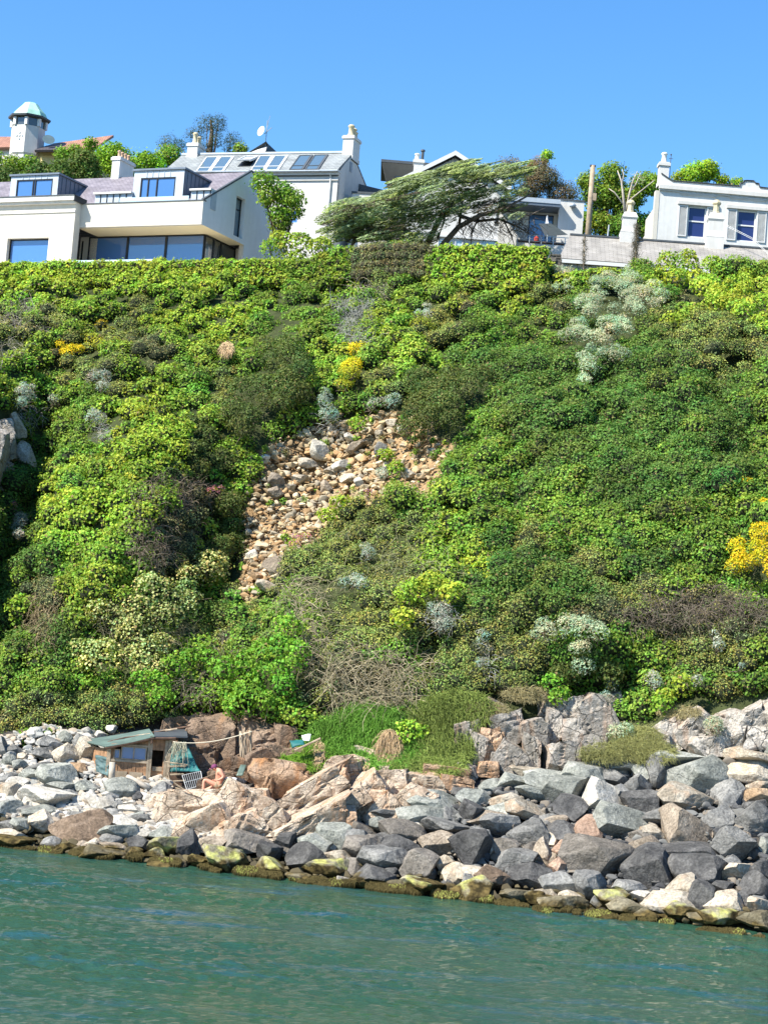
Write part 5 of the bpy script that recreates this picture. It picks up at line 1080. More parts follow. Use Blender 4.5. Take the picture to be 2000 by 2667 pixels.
# roof
ze = zt - .15
roof_slab('roof', M['slate_purple'], E, (U0, .30, ze), (-.02, .30, ze), (-.02, va, za - .02), (U0, va, za - .02))
roof_slab('roof', M['slate_purple'], E, (U0, vb + .05, zl), (-.02, vb + .05, zl), (-.02, va + .01, za - .02), (U0, va + .01, za - .02))
mb = MB(); 
for a, b in (((0, zt), (va, za)), ((va, za), (vb, zl))):
    d = Vector((0, b[0]-a[0], b[1]-a[1])).normalized(); n_ = Vector((0, -d.z, d.y)) * .1
    mb.prism([Vector((.05, *a)), Vector((.05, *b)), Vector((.05, *b)) + n_, Vector((.05, *a)) + n_], (-.16, 0, 0))
mb.build('verge', M['lead'], E)
slope = (za - ze) / (va - .30)
def dormer(pl, pr, ptop, pbot, vfr, wl_, wr2, wt, tip, nbars, lower=0):
    a = H.front(pl, ptop, vfr)[0]; b = H.front(pr, ptop, vfr)[0]; zt_ = H.front((pl+pr)/2, ptop, vfr)[1]; z0 = ze + (vfr - .3) * slope - .4
    vt = .30 + (zt_ - ze) / slope; vt = min(vt, va - .05)
    d = MB(); th = .12
    d.prism([(b, vfr, z0), (b, vfr, zt_ - .1), (b, vt, min(zt_ - .1, za)), (b, vfr + .4, z0)], (-.08, 0, 0)); d.prism([(a, vfr, z0), (a, vfr, zt_ - .1), (a, vt, zt_ - .1), (a, vfr + .4, z0)], (.08, 0, 0))
    k = .0
    while vfr + .35 + k < vt: d.box(b + .001, b + .03, vfr + .35 + k, vfr + .38 + k, ze + (vfr + .35 + k - .3) * slope, zt_ - .12); k += .42
    d.box(a + .08, b - .08, vfr + .1, vfr + .3, z0, z0 + .1); d.box(a + .05, b - .05, vt - .3, vt - .2, zt_ - .3, zt_ - .1); o = d.build('dormer', M['zinc'], E)
    MB().box(a - .08, b + .1, vfr - .12, vt + .1, zt_ - .1, zt_).build('dormer_roof', M['zinc'], o)
    x0, x1 = H.front(wl_, wt, vfr)[0], H.front(wr2, wt, vfr)[0]; wz = H.front((wl_+wr2)/2, wt, vfr)[1]
    f = MB().box(a, x0, vfr - .02, vfr + .1, z0, zt_ - .102).box(x1, b, vfr - .02, vfr + .1, z0, zt_ - .102).box(x0, x1, vfr - .018, vfr + .1, wz, zt_ - .102)
    n_ = 6
    for i in range(1, n_): xx = x0 + (x1-x0) * i / n_; f.box(xx - .012, xx + .012, vfr - .045, vfr - .0181, wz, zt_ - .11)
    f.build('cladding', M['zinc_light'], o)
    window(o, x0, x1, z0, wz, vfr + .03, M['glass_blue'], M['frame_dark'], bars_u=[x0 + (x1-x0) * q for q in nbars], fw=.075); return o
dormer(352, 482, 438, 520, .9, 368, 459, 461, 533, (.22, .47))
dormer(31, 154, 452, 515, .9, 45, 139, 466, 234, (.46, .52))
# low clerestory between and glass balustrade on the parapet
for pl, pr, pt, pb in ((247, 345, 502, 530), (497, 553, 492, 518)):
    a, z1 = H.front(pl, (pt + pt) / 2, .75); b, _ = H.front(pr, pt, .75)
    MB().box(a, b, .6, 1.5, z1 - .1, z1).build('clerestory_roof', M['white_paint'], E)
    o = MB().box(a + .05, b, .75, 1.3, ze - .1, z1 - .102).build('clerestory', M['zinc_light'], E); k = a + .4; mb = MB()
    while k < b: mb.box(k, k + .05, .72, .749, ze, z1 - .11); k += .42
    mb.build('glazing_bar', M['frame_dark'], o)
a = H.front(312, 520, .12)[0]; zg = H.front(500, 513, .12)[1]
MB().box(a, -1.0, .10, .12, zt + .052, zg + .1).build('glass_balustrade', M['glass_clear'], E)
a = H.front(186, 676, -.9)[0]; b = H.front(415, 675, -.9)[0]; zg = H.front(350, 675, -.9)[1]
MB().box(a, b, -.92, -.90, 0, zg).build('glass_balustrade', M['glass_clear'], E)
cu, cz = H.front(309, 409, va); cw = abs(H.front(322, 409, va)[0] - H.front(297, 409, va)[0]) - .14; czb = H.front(309, 468, va)[1]
chimney(E, cu, va + .55, cw, 1.55, czb - .4, cz, [(0, -.5, .10, .42), (0, -.17, .10, .42), (0, .17, .10, .42), (0, .5, .10, .42)], M['render_pale'], M['pot_terra'])
MB().box(-24, 2.5, -5.5, gv + 3.4, .5, .82).build('bounce_slab', M['bounce_slab_pale'], E)  # unseen pale slab added to bounce sunlight up onto the soffit
# interior seen as dark floor-to-ceiling room behind the glass
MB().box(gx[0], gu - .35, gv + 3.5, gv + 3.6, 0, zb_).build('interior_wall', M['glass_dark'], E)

# ---- white house with skylights
H = Fr('skylight_house', 'tall white house with seven roof windows and a chimney at each end', 880, 468, 112, 19); E = H.e
zev = H.front(881, 445)[1]; vap, zap = H.side(919, 396.5); vbk, zbk = H.side(952, 482); U0 = H.front(430, 450)[0]
vap2, vbk2 = vap, max(vbk, vap + 2.0)
wz_ = H.front(880, 458)[1]
wv = (H.front(745, 560)[0], H.front(775, 560)[0]); wz = (H.front(760, 580)[1], H.front(760, 545)[1])
wall('front_wall', M['render_white'], E, U0, 0, 0, wz_, 0, [(wv[0], wv[1], wz[0], wz[1])], th=.3)
window(E, wv[0], wv[1], wz[0], wz[1], .2, M['glass_blue'], M['white_paint'], bars_z=((wz[0]+wz[1])/2,))
for uu in (0, U0): MB().poly([(uu, .0, 0), (uu, vbk2, 0), (uu, vbk2, zbk), (uu, vap, zap - .05), (uu, 0, zev - .05)]).build('gable_wall', M['render_white'], E)
mb = MB().poly([(U0, .0, 0), (U0, vbk2, 0), (U0, vbk2, zbk), (U0, vap, zap - .05), (U0, 0, zev - .05)])
ch = zev - wz_
mb = MB().box(U0, .12, -.35, .1, zev - .14, zev - .01).box(U0, .08, -.24, -.002, zev - .26, zev - .141).box(U0, .04, -.10, -.003, wz_ - .28, wz_ - .16); mb.build('cornice', M['render_white'], E)
A_ = Vector((U0, -.30, zev)); n_ = Vector((0, -(zap - zev), vap + .30)).normalized()
roof_slab('roof', M['slate_grey'], E, (U0, -.30, zev), (.02, -.30, zev), (.02, vap, zap), (U0 + .02, vap, zap), th=.12)
roof_slab('roof', M['slate_grey'], E, (U0, vbk2 + .2, zbk), (.02, vbk2 + .2, zbk), (.02, vap + .01, zap), (U0, vap + .01, zap), th=.12)
MB().box(U0, .03, vap - .12, vap + .12, zap - .03, zap + .09).build('ridge_cap', M['zinc_light'], E)
q = lambda x, y: H.plane(450 + x * .3014, 300 + y * .3014, A_, n_)
for i, (a, b, c, d) in enumerate([((290,362),(398,360),(200,490),(310,488)),((415,360),(522,358),(322,488),(430,486)),((628,355),(735,353),(565,438),(668,436)),((752,352),(860,350),(672,480),(782,478)),((880,350),(990,348),(795,478),(905,476)),((1095,348),(1202,345),(1005,472),(1118,470)),((1225,345),(1335,342),(1140,472),(1250,470))]):
    a, b, c, d = (q(*x) for x in (a, b, c, d)); lift = n_ * .06
    if i == 2: lc = n_ * .45
    else: lc = lift
    a2, b2, c2, d2 = a + lift, b + lift, c + lc, d + lc; mb = MB(); w_ = .07
    ux = (b - a).normalized(); ds = (c - a).normalized(); dn = n_ * .09
    for p0, p1, wv_ in ((a2, b2, ds), (c2 - ds * w_, d2 - ds * w_, ds), (a2, c2, ux), (b2 - ux * w_, d2 - ux * w_, ux)):
        mb.prism([p0, p1, p1 + wv_ * w_, p0 + wv_ * w_], -dn)
    if i != 2: m0 = a2.lerp(c2, .72); m1 = b2.lerp(d2, .72); mb.prism([m0, m1, m1 + ds * .07, m0 + ds * .07], -dn * .9)
    mb.prism([b2, d2, d2 + ux * .09, b2 + ux * .09], -n_ * .14)
    o = mb.build('roof_window', M['lead' if i in (5, 6) else 'white_paint'], E)
    MB().prism([a2 - n_*.03, b2 - n_*.03, d2 - n_*.03, c2 - n_*.03], -n_ * .012).build('pane', M['glass_sky'], o)
    if i == 2: MB().prism([q(600,400), q(700,398), q(668,440), q(560,442)], n_ * .03).build('opening', M['frame_dark'], o)
cz = H.front(509, 374, vap)[1]; cu = H.front(507, 380, vap)[0]
chimney(E, cu, vap + .2, .72, 1.0, zap - .3, cz, [(-.0, -.2, .17, .75), (.08, .25, .15, .6)], M['render_white'], M['pot_cream'])
cu = H.front(912, 380, vap)[0]; cz = H.front(912, 354, vap)[1]
chimney(E, cu - .05, vap + .35, .70, 1.25, zap - .5, cz, [(.02, -.3, .20, .75), (.05, .15, .18, .65), (.05, .45, .15, .5)], M['render_white'], M['pot_cream'])
a = H.side(911, 420)[0]; b = H.side(917, 420)[0]; mb = MB()
z0, z1 = H.side(913, 447)[1], H.side(913, 421)[1]; z = z0
while z < z1: mb.box(.002, .06, a, b, z, z + .05); z += .09
mb.build('vent', M['zinc_light'], E)
MB().tube([(-.45, -.10, 0), (-.45, -.10, wz_ - .1), (-.45, -.28, zev - .2)], .05, 8).build('downpipe', M['white_paint'], E)
MB().tube([(U0, -.40, zev - .06), (.1, -.40, zev - .06)], .055, 8).build('gutter', M['zinc_light'], E)
# low annex on its right
H2 = Fr('annex', 'low white flat-roofed annex right of the skylight house', 918, 498, 113, 6, cat='outbuilding'); b = H2.front(1010, 500)[0]; z1 = H2.front(950, 499)[1]
mb = MB().box(0, b, 0, 4, 0, z1 - .12); mb.build('wall', M['render_white'], H2.e); MB().box(-.05, b + .05, -.06, 4.05, z1 - .12, z1).build('roof', M['lead'], H2.e)
MB().prism([H2.plane(935, 478, (0, 2.5, 0), Vector((0, 1, 0))), H2.plane(1000, 494, (0, 2.5, 0), Vector((0, 1, 0))), H2.plane(1000, 500, (0, 2.5, 0), Vector((0, 1, 0))), H2.plane(935, 500, (0, 2.5, 0), Vector((0, 1, 0)))], (0, 1, 0)).build('upper_roof', M['lead'], H2.e)
# ---- small hipped house with dish and aerial on the skyline
H = Fr('hill_house', 'distant white house with dark hipped roof, dish and aerial on the skyline', 690, 398, 145, 25); E = H.e
zt_ = H.front(690, 368)[1]; z0 = H.front(690, 398)[1]; uL = H.front(640, 398)[0]; vR = 6.5
apx = (0, 2.2, zt_)
MB().box(uL, 0, 0, vR, 0, z0).build('wall', M['render_white'], E)
MB().add([(uL*.98, .02, z0), (-.05, .02, z0), (-.05, .6, zt_ - .1), (uL*.55, .6, z0 + (zt_-z0)*.55)], [(0, 1, 2, 3)]).build('gable_wall', M['render_white'], E)
MB().add([(.0, -.1, z0 - .2), (.3, vR, z0 - .3), (-.1, .5, zt_), (uL, .5, z0 - .1), (uL, .2, z0 + .15), (-.1, .2, zt_ + .1)], [(0, 1, 2), (4, 5, 2, 3), (2, 1, 3)]).build('roof', M['lead'], E)
mb = MB().tube([(-.3, .5, zt_ - .2), (-.3, .5, zt_ + 1.9)], .035, 6).tube([(-.5, .5, zt_ + .8), (.15, .5, zt_ + 1.3)], .03, 5).tube([(-.3, .5, zt_ + 1.2), (-.1, .5, zt_ + 2.3)], .02, 5); mb.build('aerial', M['metal_rail'], E)
mb = MB().lathe(0, 0, [(.03, 0), (.25, .03), (.42, .12)], 16); o = mb.build('satellite_dish', M['white_paint'], E); o.location = (-.62, .3, zt_ + .95); o.rotation_euler = (R(80), 0, R(-20))

# ---- gabled white house behind the bent tree
H = Fr('gabled_house', 'white house with broad white-edged gable behind the wind-bent conifer', 1187, 390, 110, 0); E = H.e
zap = H.front(1187, 390)[1]; uL, zL = H.front(1032, 466); uR, zR = H.front(1332, 484); wL = H.front(1062, 500)[0]; wR = H.front(1314, 560)[0]
sL = (zap - zL) / -uL; sR = (zap - zR) / uR
mb = MB().poly([(wL, .5, 0), (wR, .5, 0), (wR, .5, zap - sR * wR - .35), (0, .5, zap - .35), (wL, .5, zap + sL * wL - .35)]); mb.poly([(wR, .5, 0), (wR, 9, 0), (wR, 9, zap - sR*wR - .35), (wR, .5, zap - sR*wR - .35)]); mb.poly([(wL, .5, 0), (wL, 9, 0), (wL, 9, zap + sL*wL - .35), (wL, .5, zap + sL*wL - .35)])
mb.build('wall', M['render_white'], E)
roof_slab('roof', M['slate_grey'], E, (uL, .05, zL), (uL, 9.4, zL), (0, 9.4, zap), (0, .05, zap)); roof_slab('roof', M['slate_grey'], E, (uR, .05, zR), (uR, 9.4, zR), (0.01, 9.4, zap), (.01, .05, zap))
mb = MB(); th = .30
mb.prism([(uL, 0, zL - th), (0, 0, zap - th), (0, 0, zap - .02), (uL, 0, zL - .02)], (0, .05, 0)); mb.prism([(uR, 0, zR - th), (.0, 0, zap - th), (.0, 0, zap - .02), (uR, 0, zR - .02)], (0, .05, 0)); mb.build('bargeboard', M['white_paint'], E)
for a, b in ((1140, 1155), (1185, 1206), (1250, 1290)):
    x0, x1 = H.front(a, 630, .4)[0], H.front(b, 630, .4)[0]; z1 = H.front(a, 622, .4)[1]; window(E, x0, x1, z1 - 1.2, z1, .46, M['glass_clear'], M['white_paint'])
MB().box(H.front(1135, 610, .3)[0], H.front(1318, 610, .3)[0], .3, .46, H.front(1200, 619, .3)[1], H.front(1200, 614, .3)[1]).build('string_course', M['white_paint'], E)
cu, cz = H.front(1091, 418, 3); cw = H.front(1106, 418, 3)[0] - H.front(1075, 418, 3)[0]
chimney(E, cu, 3, cw * .8, .8, cz - 1.6, cz, [(-.12, 0, .17, .45)], M['render_white'], M['pot_white']); MB().lathe(cu + .2, 3, [(.09, cz), (.09, cz + .6), (.15, cz + .62), (.13, cz + .72)], 10).build('chimney_pot', M['lead'], E)
# ---- dark modern house whose deep canopy shows behind
H = Fr('canopy_house', 'dark modern house with wide flat oversailing roof behind the gabled house', 993, 412, 119, 0); E = H.e
z1 = H.front(993, 413)[1]; uR = H.front(1277, 430)[0]; 
L = [H.front(993, 412), H.front(1125, 419), H.front(1278, 427), H.front(1278, 436), H.front(1125, 440), H.front(1060, 500), H.front(1017, 490)]
xa, xb = L[0][0], L[2][0]
MB().box(xa, xb, 0, 5.0, z1 - .18, z1).build('roof', M['lead'], E)
s0 = H.front(1017, 488)
MB().prism([(xa + .05, .1, z1 - .182), (H.front(1120, 419)[0], .1, z1 - .182), (H.front(1120, 470)[0], 3.2, s0[1]), (s0[0], 3.2, s0[1])], (0, .1, -.02)).build('soffit', plain('soffit_grey', (.30, .28, .26), .8, var=.06), E)
MB().box(s0[0], H.front(1270, 470)[0], 3.5, 6, 0, z1 - .2).build('wall', plain('dark_clad', (.16, .15, .14), .7), E)
x0, x1 = H.front(1030, 450, 1.2)[0], H.front(1075, 450, 1.2)[0]
window(E, x0, x1, H.front(1050, 462, 1.2)[1], H.front(1050, 442, 1.2)[1], 1.2, M['glass_blue'], M['zinc'], bars_u=((x0+x1)/2,)); MB().box(x0 + .1, x1 + .6, 1.3, 1.6, H.front(1050, 440, 1.2)[1], H.front(1050, 430, 1.2)[1]).build('lintel', M['frame_dark'], E)
# ---- flat roofed white wing with terrace
H = Fr('terrace_house', 'flat-roofed white wing with grey roof slab and blue glass over a terrace', 1522, 525, 101, 1); E = H.e
uM = H.front(1457, 525)[0]; uL = H.front(1305, 525)[0]; zt_ = H.front(1500, 523)[1]; zr = H.front(1400, 541)[1]; zr1 = H.front(1400, 522)[1]
MB().box(uM, 0, 0, 5, 0, zt_).build('wall', M['render_white'], E)
mb = MB().box(uL, uM - .004, .9, 5, 0, zr - .02); 
x0, x1 = H.front(1376, 580, .9)[0], H.front(1441, 580, .9)[0]; zz = H.front(1400, 556, .9)[1]
mb.v.clear(); mb.f.clear(); wall('rear_wall', M['render_white'], E, uL, uM - .004, 0, zr - .02, .9, [(x0, x1, .3, zz)], th=.4)
window(E, x0, x1, .3, zz, 1.1, M['glass_blue'], M['frame_dark'], bars_u=(x0 + (x1-x0)*.72,), fw=.05)
MB().box(uL - .1, uM, -.6, 5, zr, zr1 - .06).build('roof', M['zinc'], E); MB().box(uL - .12, uM + .02, -.64, 5.02, zr + .16, zr1).build('fascia', M['zinc_light'], E)
MB().box(uM - .01, .03, -.05, 5.02, zt_ + .002, zt_ + .07).build('coping', M['lead'], E)
lu, lz = H.front(1491, 535); MB().lathe(lu, -.15, [(.16, lz - .12), (.2, lz - .02), (.1, lz + .1), (.03, lz + .12)], 12).build('wall_lamp', M['zinc_light'], E, smooth=True)
# terrace parapet, posts and rails
vt = -2.5; uA = H.front(1344, 635, vt)[0]; uB = H.front(1500, 635, vt)[0]; zw = H.front(1400, 634, vt)[1]; zrl = H.front(1400, 611, vt)[1]
MB().box(uA, uB, vt, vt + .2, 0, zw).build('terrace_wall', M['render_white'], E)
mb = MB().box(uA, uB, vt + .08, vt + .12, zrl - .04, zrl); n = 5
for i in range(n): x = uA + (uB - uA) * (i + .05) / n; mb.box(x, x + .05, vt + .075, vt + .125, zw + .002, zrl - .042)
for z in (.3, .55): mb.box(uA, uB, vt + .09, vt + .11, zw + (zrl-zw)*z, zw + (zrl-zw)*z + .015)
mb.build('railing', M['metal_rail'], E)
mb = MB().box(uA, uB, vt + .3, vt + .32, zw - .2, zrl - .25).build('terrace_furniture', M['wood_dark'], E)
# folded white parasol cloth / canopy standing on the terrace
Hc = Fr('parasol', 'white half-lowered parasol canopy on the terrace', 1430, 612, 100, 1, cat='parasol', group='terrace things')
a, b, c, d = Hc.front(1402, 584), Hc.front(1432, 586), Hc.front(1478, 614), Hc.front(1420, 612)
ap = Vector(((a[0]+b[0])/2, .4, a[1])); pts = [Vector((a[0], -.2, a[1])), Vector((b[0], -.6, b[1] - .02)), Vector((c[0], -.3, c[1])), Vector((d[0], .2, d[1])), Vector(((b[0]+c[0])/2, .9, (b[1]+c[1])/2 + .05))]
MB().add([pts[0], pts[1], pts[2], pts[3], pts[4]], [(0, 1, 3), (1, 2, 3), (1, 4, 2), (0, 4, 1), (0, 3, 4), (3, 2, 4)]).build('canopy', M['cloth_white'], Hc.e)
s0, s1 = Hc.front(1426, 560), Hc.front(1427, 634); MB().tube([(s0[0], .05, s0[1]), (s1[0], .05, s1[1] - .8)], .03, 8).build('pole', M['metal_rail'], Hc.e)
MB().add([(s0[0]-.05, 0, s0[1]), (s0[0]+.12, 0, a[1]), (s0[0]-.1, 0, a[1]), (s0[0], .15, a[1])], [(0, 1, 3), (0, 3, 2), (0, 2, 1)]).build('flap', M['cloth_white'], Hc.e)
pp = P(1397, 622, 100); MB().lathe(0, 0, [(.12, -.2), (.14, .05), (.1, .12), (.03, .18)], 10).build('fire_bucket', plain('red_paint', (.5, .06, .04), .5), None, loc=pp, label='small red bucket on the terrace behind the railing', cat='bucket')

# ---- telegraph pole
a, b = P(1529, 640, 99), P(1544, 430, 99)
t = empty('telegraph_pole', a, label='leaning grey wooden telegraph pole between the wing and the green trees', cat='pole')
MB().tube([(0, 0, -1), (b - a) * .5, b - a], [.17, .15, .13], 12).build('pole', M['wood_grey'], t, smooth=True)
mb = MB().box(-.16, .16, -.1, .1, -.06, .02); o = mb.build('pole_cap', M['lead'], t); o.location = b - a
q = (b - a) * .62; mb = MB().box(.1, .3, -.12, .12, -.25, .15).tube([(.2, 0, .15), (.26, 0, .5)], .03, 5); o = mb.build('bracket', M['wood_grey'], t); o.location = q

# ---- cottage: grey-tan slate roof, low wall and two chimneys
H = Fr('cottage', 'low cottage with long grey-tan slate roof and two white chimneys', 1458, 672, 90, 2); E = H.e
ue = -.05; zE = H.front(1458, 671)[1]; ZR = H.front(1484, 611, 2.6)[1]; uRl = H.front(1484.5, 611, 2.6)[0]; uEnd = 15.
roof_slab('roof', M['slate_tan'], E, (ue, 0, zE), (uEnd, 0, zE), (uEnd, 2.6, ZR), (uRl, 2.6, ZR), th=.1)
roof_slab('roof', M['slate_tan'], E, (ue + .2, 5.2, zE), (uEnd, 5.2, zE), (uEnd, 2.61, ZR), (uRl, 2.61, ZR), th=.1)
MB().box(uRl, uEnd, 2.5, 2.72, ZR - .02, ZR + .07).build('ridge_cap', M['lead'], E)
MB().box(.02, uEnd, -.02, .04, zE - .22, zE - .04).build('fascia', M['white_paint'], E)
stone = rockmat('rubble_wall', (.25, .22, .19), (.40, .37, .32), (.55, .52, .47), crack=.8, scale=3)
MB().box(.1, uEnd, .15, 5., -2.5, zE - .12).build('wall', stone, E)
MB().add([(.12, .2, zE - .1), (.12, 5, zE - .1), (uRl + .05, 2.6, ZR - .1)], [(0, 1, 2)]).build('gable_wall', M['render_pale'], E)
for px, w0, pz in ((1637, 46, 554), (1861, 47, 556)):
    cu = H.front(px, 600, 2.6)[0]; zt_ = H.front(px, pz, 2.6)[1]; W = w0 / FPX * 92.6; zb2 = ZR - .35; f = MB(); hh = zt_ - ZR
    f.frustum(cu, 2.6, zb2, ZR + hh*.22, W, .75, W, .75); f.frustum(cu, 2.6, ZR + hh*.22, ZR + hh*.42, W*1.02, .77, W*.78, .58); f.frustum(cu, 2.6, ZR + hh*.42, ZR + hh*.74, W*.78, .58, W*.78, .58)
    f.frustum(cu, 2.6, ZR + hh*.74, ZR + hh*.80, W*.8, .6, W*.92, .7); f.frustum(cu, 2.6, ZR + hh*.80, ZR + hh, W*.92, .7, W*.66, .5)
    o = f.build('chimney', M['render_white'], E); ph = H.front(px, 520, 2.6)[1] - zt_; z = zt_
    MB().lathe(cu + .02, 2.6, [(.21, z), (.21, z+.06), (.165, z+.1), (.15, z+ph*.55), (.155, z+ph*.6), (.22, z+ph*.72), (.22, z+ph*.82), (.17, z+ph*.9), (.12, z+ph)], 8).build('chimney_pot', M['pot_cream'], o)
mb = MB(); c0 = H.front(1889, 590, 2.4)
for dz in (0, .07): mb.tube([(c0[0], 2.2, c0[1] + dz), (c0[0] + 1.2, 1.2, (c0[1] + zE)/2 + .55 + dz), (c0[0] + 2.6, .1, zE + .35 + dz)], .010, 5)
mb.build('cable', M['white_paint'], E)
# thin posts in front of the cottage, the second wrapped in dead ivy
for px, y0, y1, r, l in ((1519, 617, 720, .03, 'thin dark post before the cottage roof'), (1654, 585, 715, .05, 'taller post wrapped in dead ivy before the cottage roof'), (1582, 585, 612, .05, 'short galvanised post behind the cottage ridge')):
    Yp = 88.6 if px != 1582 else 95; a = P(px, y1, Yp); b = P(px + 4, y0, Yp)
    t = empty('post', a, label=l, cat='post', group='posts by the cottage'); MB().tube([(0, 0, -.3), b - a], [r, r * .8], 8).build('post_shaft', M['wood_grey' if px != 1582 else 'metal_rail'], t)
    if px == 1654 or px == 1519:
        n = 900 if px == 1654 else 260; g = np.random.default_rng(int(px)); tt = g.random(n) ; bb = np.array(b - a); st = np.outer(tt, bb) + g.normal(size=(n, 3)) * (.09 if px == 1654 else .04)
        v, f, m = strands(st, g.normal(size=(n, 3)) + np.array([0, 0, .6]), .22, .010, g, seg=3); link('dead_ivy', mesh_np('dead_ivy', v, f, np.tile([[.13, .12, .08]], (len(v), 1))), M['leaf_dry'], t)
# stone pier
a = P(1441, 740, 86.5); t = empty('stone_pier', a, label='stacked dark stone pier at the end of the hedge before the cottage', cat='pier'); g = random.Random(4)
zt_ = P(1441, 664, 86.5).z - a.z; z = -.3; mb = MB()
while z < zt_:
    hgt_ = g.uniform(.09, .16); 
    for sx in (-.26, 0.02): mb.box(sx + g.uniform(-.03, .02), sx + .25 + g.uniform(-.02, .04), -.25 + g.uniform(-.04, .03), .3, z, z + hgt_ - .012)
    z += hgt_
mb.build('stonework', MR['M'], t, bevel=.015)

# ---- white house at the right
H = Fr('parapet_house', 'white stucco house with stepped parapet and louvred shutters at the right', 1719, 486, 104, -.5); E = H.e
L = [H.front(*p) for p in ((1722,450),(1736,460),(1752,470),(1926,484),(1928,476),(1936,475),(1937,470),(1944,469),(1963,470),(1968,476),(1976,477),(1978,486),(1984,487),(2000,489))]
uE = 13.; zP = L[3][1]
W = [(H.front(1793, 536)[0], H.front(1841, 536)[0], H.front(1820, 616)[1] - .05, H.front(1820, 537)[1]), (H.front(1921, 548)[0], H.front(1971, 548)[0], H.front(1945, 616)[1] - .1, H.front(1945, 549)[1])]
dW = W[1][0] - W[0][0]; W.append((W[1][0] + dW, W[1][1] + dW, W[1][2], W[1][3])); zcor = H.front(1800, 497)[1]; zwin = W[0][3]
W[1] = (W[1][0], W[1][1], W[0][2], zwin); W[2] = (W[2][0], W[2][1], W[0][2], zwin)
wall('front_wall', M['render_pale'], E, 0, uE, 0, zcor, 0, W, th=.3)
pts = [(l[0], 0, l[1]) for l in L] + [(uE, 0, L[-1][1]), (uE, 0, zcor), (0, 0, zcor), (0, 0, L[0][1])]
MB().prism([Vector(p) for p in pts], (0, .3, 0)).build('parapet', M['render_pale'], E)
mb = MB()
for a, b in zip(L[:-1], L[1:]): mb.tube([(a[0], -.03, a[1]), (b[0], -.03, b[1])], .045, 4)
mb.build('coping', M['lead'], E)
zc0 = H.front(1719, 489)[1]; MB().box(-.08, uE, -.20, -.002, zcor - .02, zcor + .20).box(-.04, uE, -.10, -.003, zcor - .12, zcor - .021).build('cornice', M['render_white'], E)
MB().box(-.25, -.002, -.02, .45, 0, zcor - .12).box(-.25, -.002, .452, 3.2, 0, zcor - 1.1).box(-.22, -.003, 3.202, 7., 0, zcor - 2.).build('side_wall', M['render_warm'], E)
for u_, u2_, z0_, z1_ in W:
    o = window(E, u_, u2_, z0_, z1_, .16, M['glass_indigo'], M['white_paint'], bars_z=((z0_ + z1_)/2 + .05,), fw=.08)
    sw = (u2_ - u_) * .48
    for a, b in ((u_ - sw - .04, u_ - .04), (u2_ + .04, u2_ + sw + .04)):
        mb = MB().box(a, a + .05, -.06, -.003, z0_, z1_).box(b - .05, b, -.06, -.003, z0_, z1_).box(a + .05, b - .05, -.058, -.004, z1_ - .06, z1_).box(a + .05, b - .05, -.058, -.004, z0_, z0_ + .06); z = z0_ + .08
        while z < z1_ - .08: mb.add([(a+.05, -.05, z), (b-.05, -.05, z), (b-.05, -.01, z+.035), (a+.05, -.01, z+.035)], [(0, 1, 2, 3)]); mb.box(a+.05, b-.05, -.05, -.044, z-.008, z+.004); z += .065
        mb.build('shutter', M['white_paint'], E)
    MB().box(u_ - sw - .12, u2_ + sw + .12, -.14, -.0025, z1_ + .04, z1_ + .22).build('lintel', M['render_white'], E)
    MB().box(u_ - .55, u2_ + .55, -.10, -.0025, z1_ + .68, z1_ + .80).box(u_ - .5, u2_ + .5, -.06, -.0024, z1_ + .60, z1_ + .68).build('moulding', M['render_white'], E)
cu, cz = H.front(1729, 424, .5); chimney(E, cu, .5, .55, .6, zP - .3, cz, [(0, 0, .17, .62)], M['render_white'], M['pot_white'])
a = H.front(1745, 440, 1.0); mb = MB().tube([(a[0], 1., zP - .3), (a[0], 1., H.front(1747, 400, 1)[1])], .02, 6).tube([(a[0]-.12, 1., H.front(1747, 412, 1)[1]), (a[0]+.14, 1., H.front(1747, 412, 1)[1])], .015, 5).lathe(a[0], 1., [(.01, H.front(1747, 404, 1)[1]), (.06, H.front(1747, 402, 1)[1]), (.01, H.front(1747, 399, 1)[1])], 8); mb.build('weathervane', M['lead'], E)

# ---- tower house at the far left
H = Fr('tower_house', 'white octagonal tower with green copper cap and terracotta roofs at far left', 60, 390, 150, 20); E = H.e
zw0 = H.front(60, 322)[1]; rr = 1.40; cv = rr; cu = H.front(73, 350, cv)[0]
zt_ = H.front(80, 267, cv)[1]; ze_ = H.front(70, 306, cv)[1] - .1
def octo(r, z): return [(cu + r*math.cos(R(22.5 + 45*k)), cv + r*math.sin(R(22.5 + 45*k)), z) for k in range(8)]
def octp(levels):
    m = MB(); m.v = [p for r, z in levels for p in octo(r, z)]
    for i in range(len(levels)-1):
        for k in range(8): m.f.append((i*8+k, i*8+(k+1) % 8, (i+1)*8+(k+1) % 8, (i+1)*8+k))
    m.f.append(tuple(range(8))); m.f.append(tuple(range(len(levels)*8-8, len(levels)*8))); return m
octp([(rr*.92, 0), (rr*.92, H.front(60, 398)[1]), (rr, H.front(60, 393)[1]), (rr, ze_ - .85)]).build('wall', M['render_white'], E)
octp([(rr*.97, ze_ - .848), (rr*.97, ze_ - .2)]).build('window_band', M['glass_dark'], E)
mb = MB(); P8 = octo(rr, 0); 
for k in range(8): a = Vector(P8[k]); mb.box(a.x-.12, a.x+.12, a.y-.12, a.y+.12, ze_ - .846, ze_ - .2)
mb.build('mullion', M['white_paint'], E)
octp([(rr*.95, ze_ - .198), (rr*1.26, ze_ - .12), (rr*1.28, ze_ + .02), (rr*1.1, ze_ + .10)]).build('eaves', M['lead'], E)
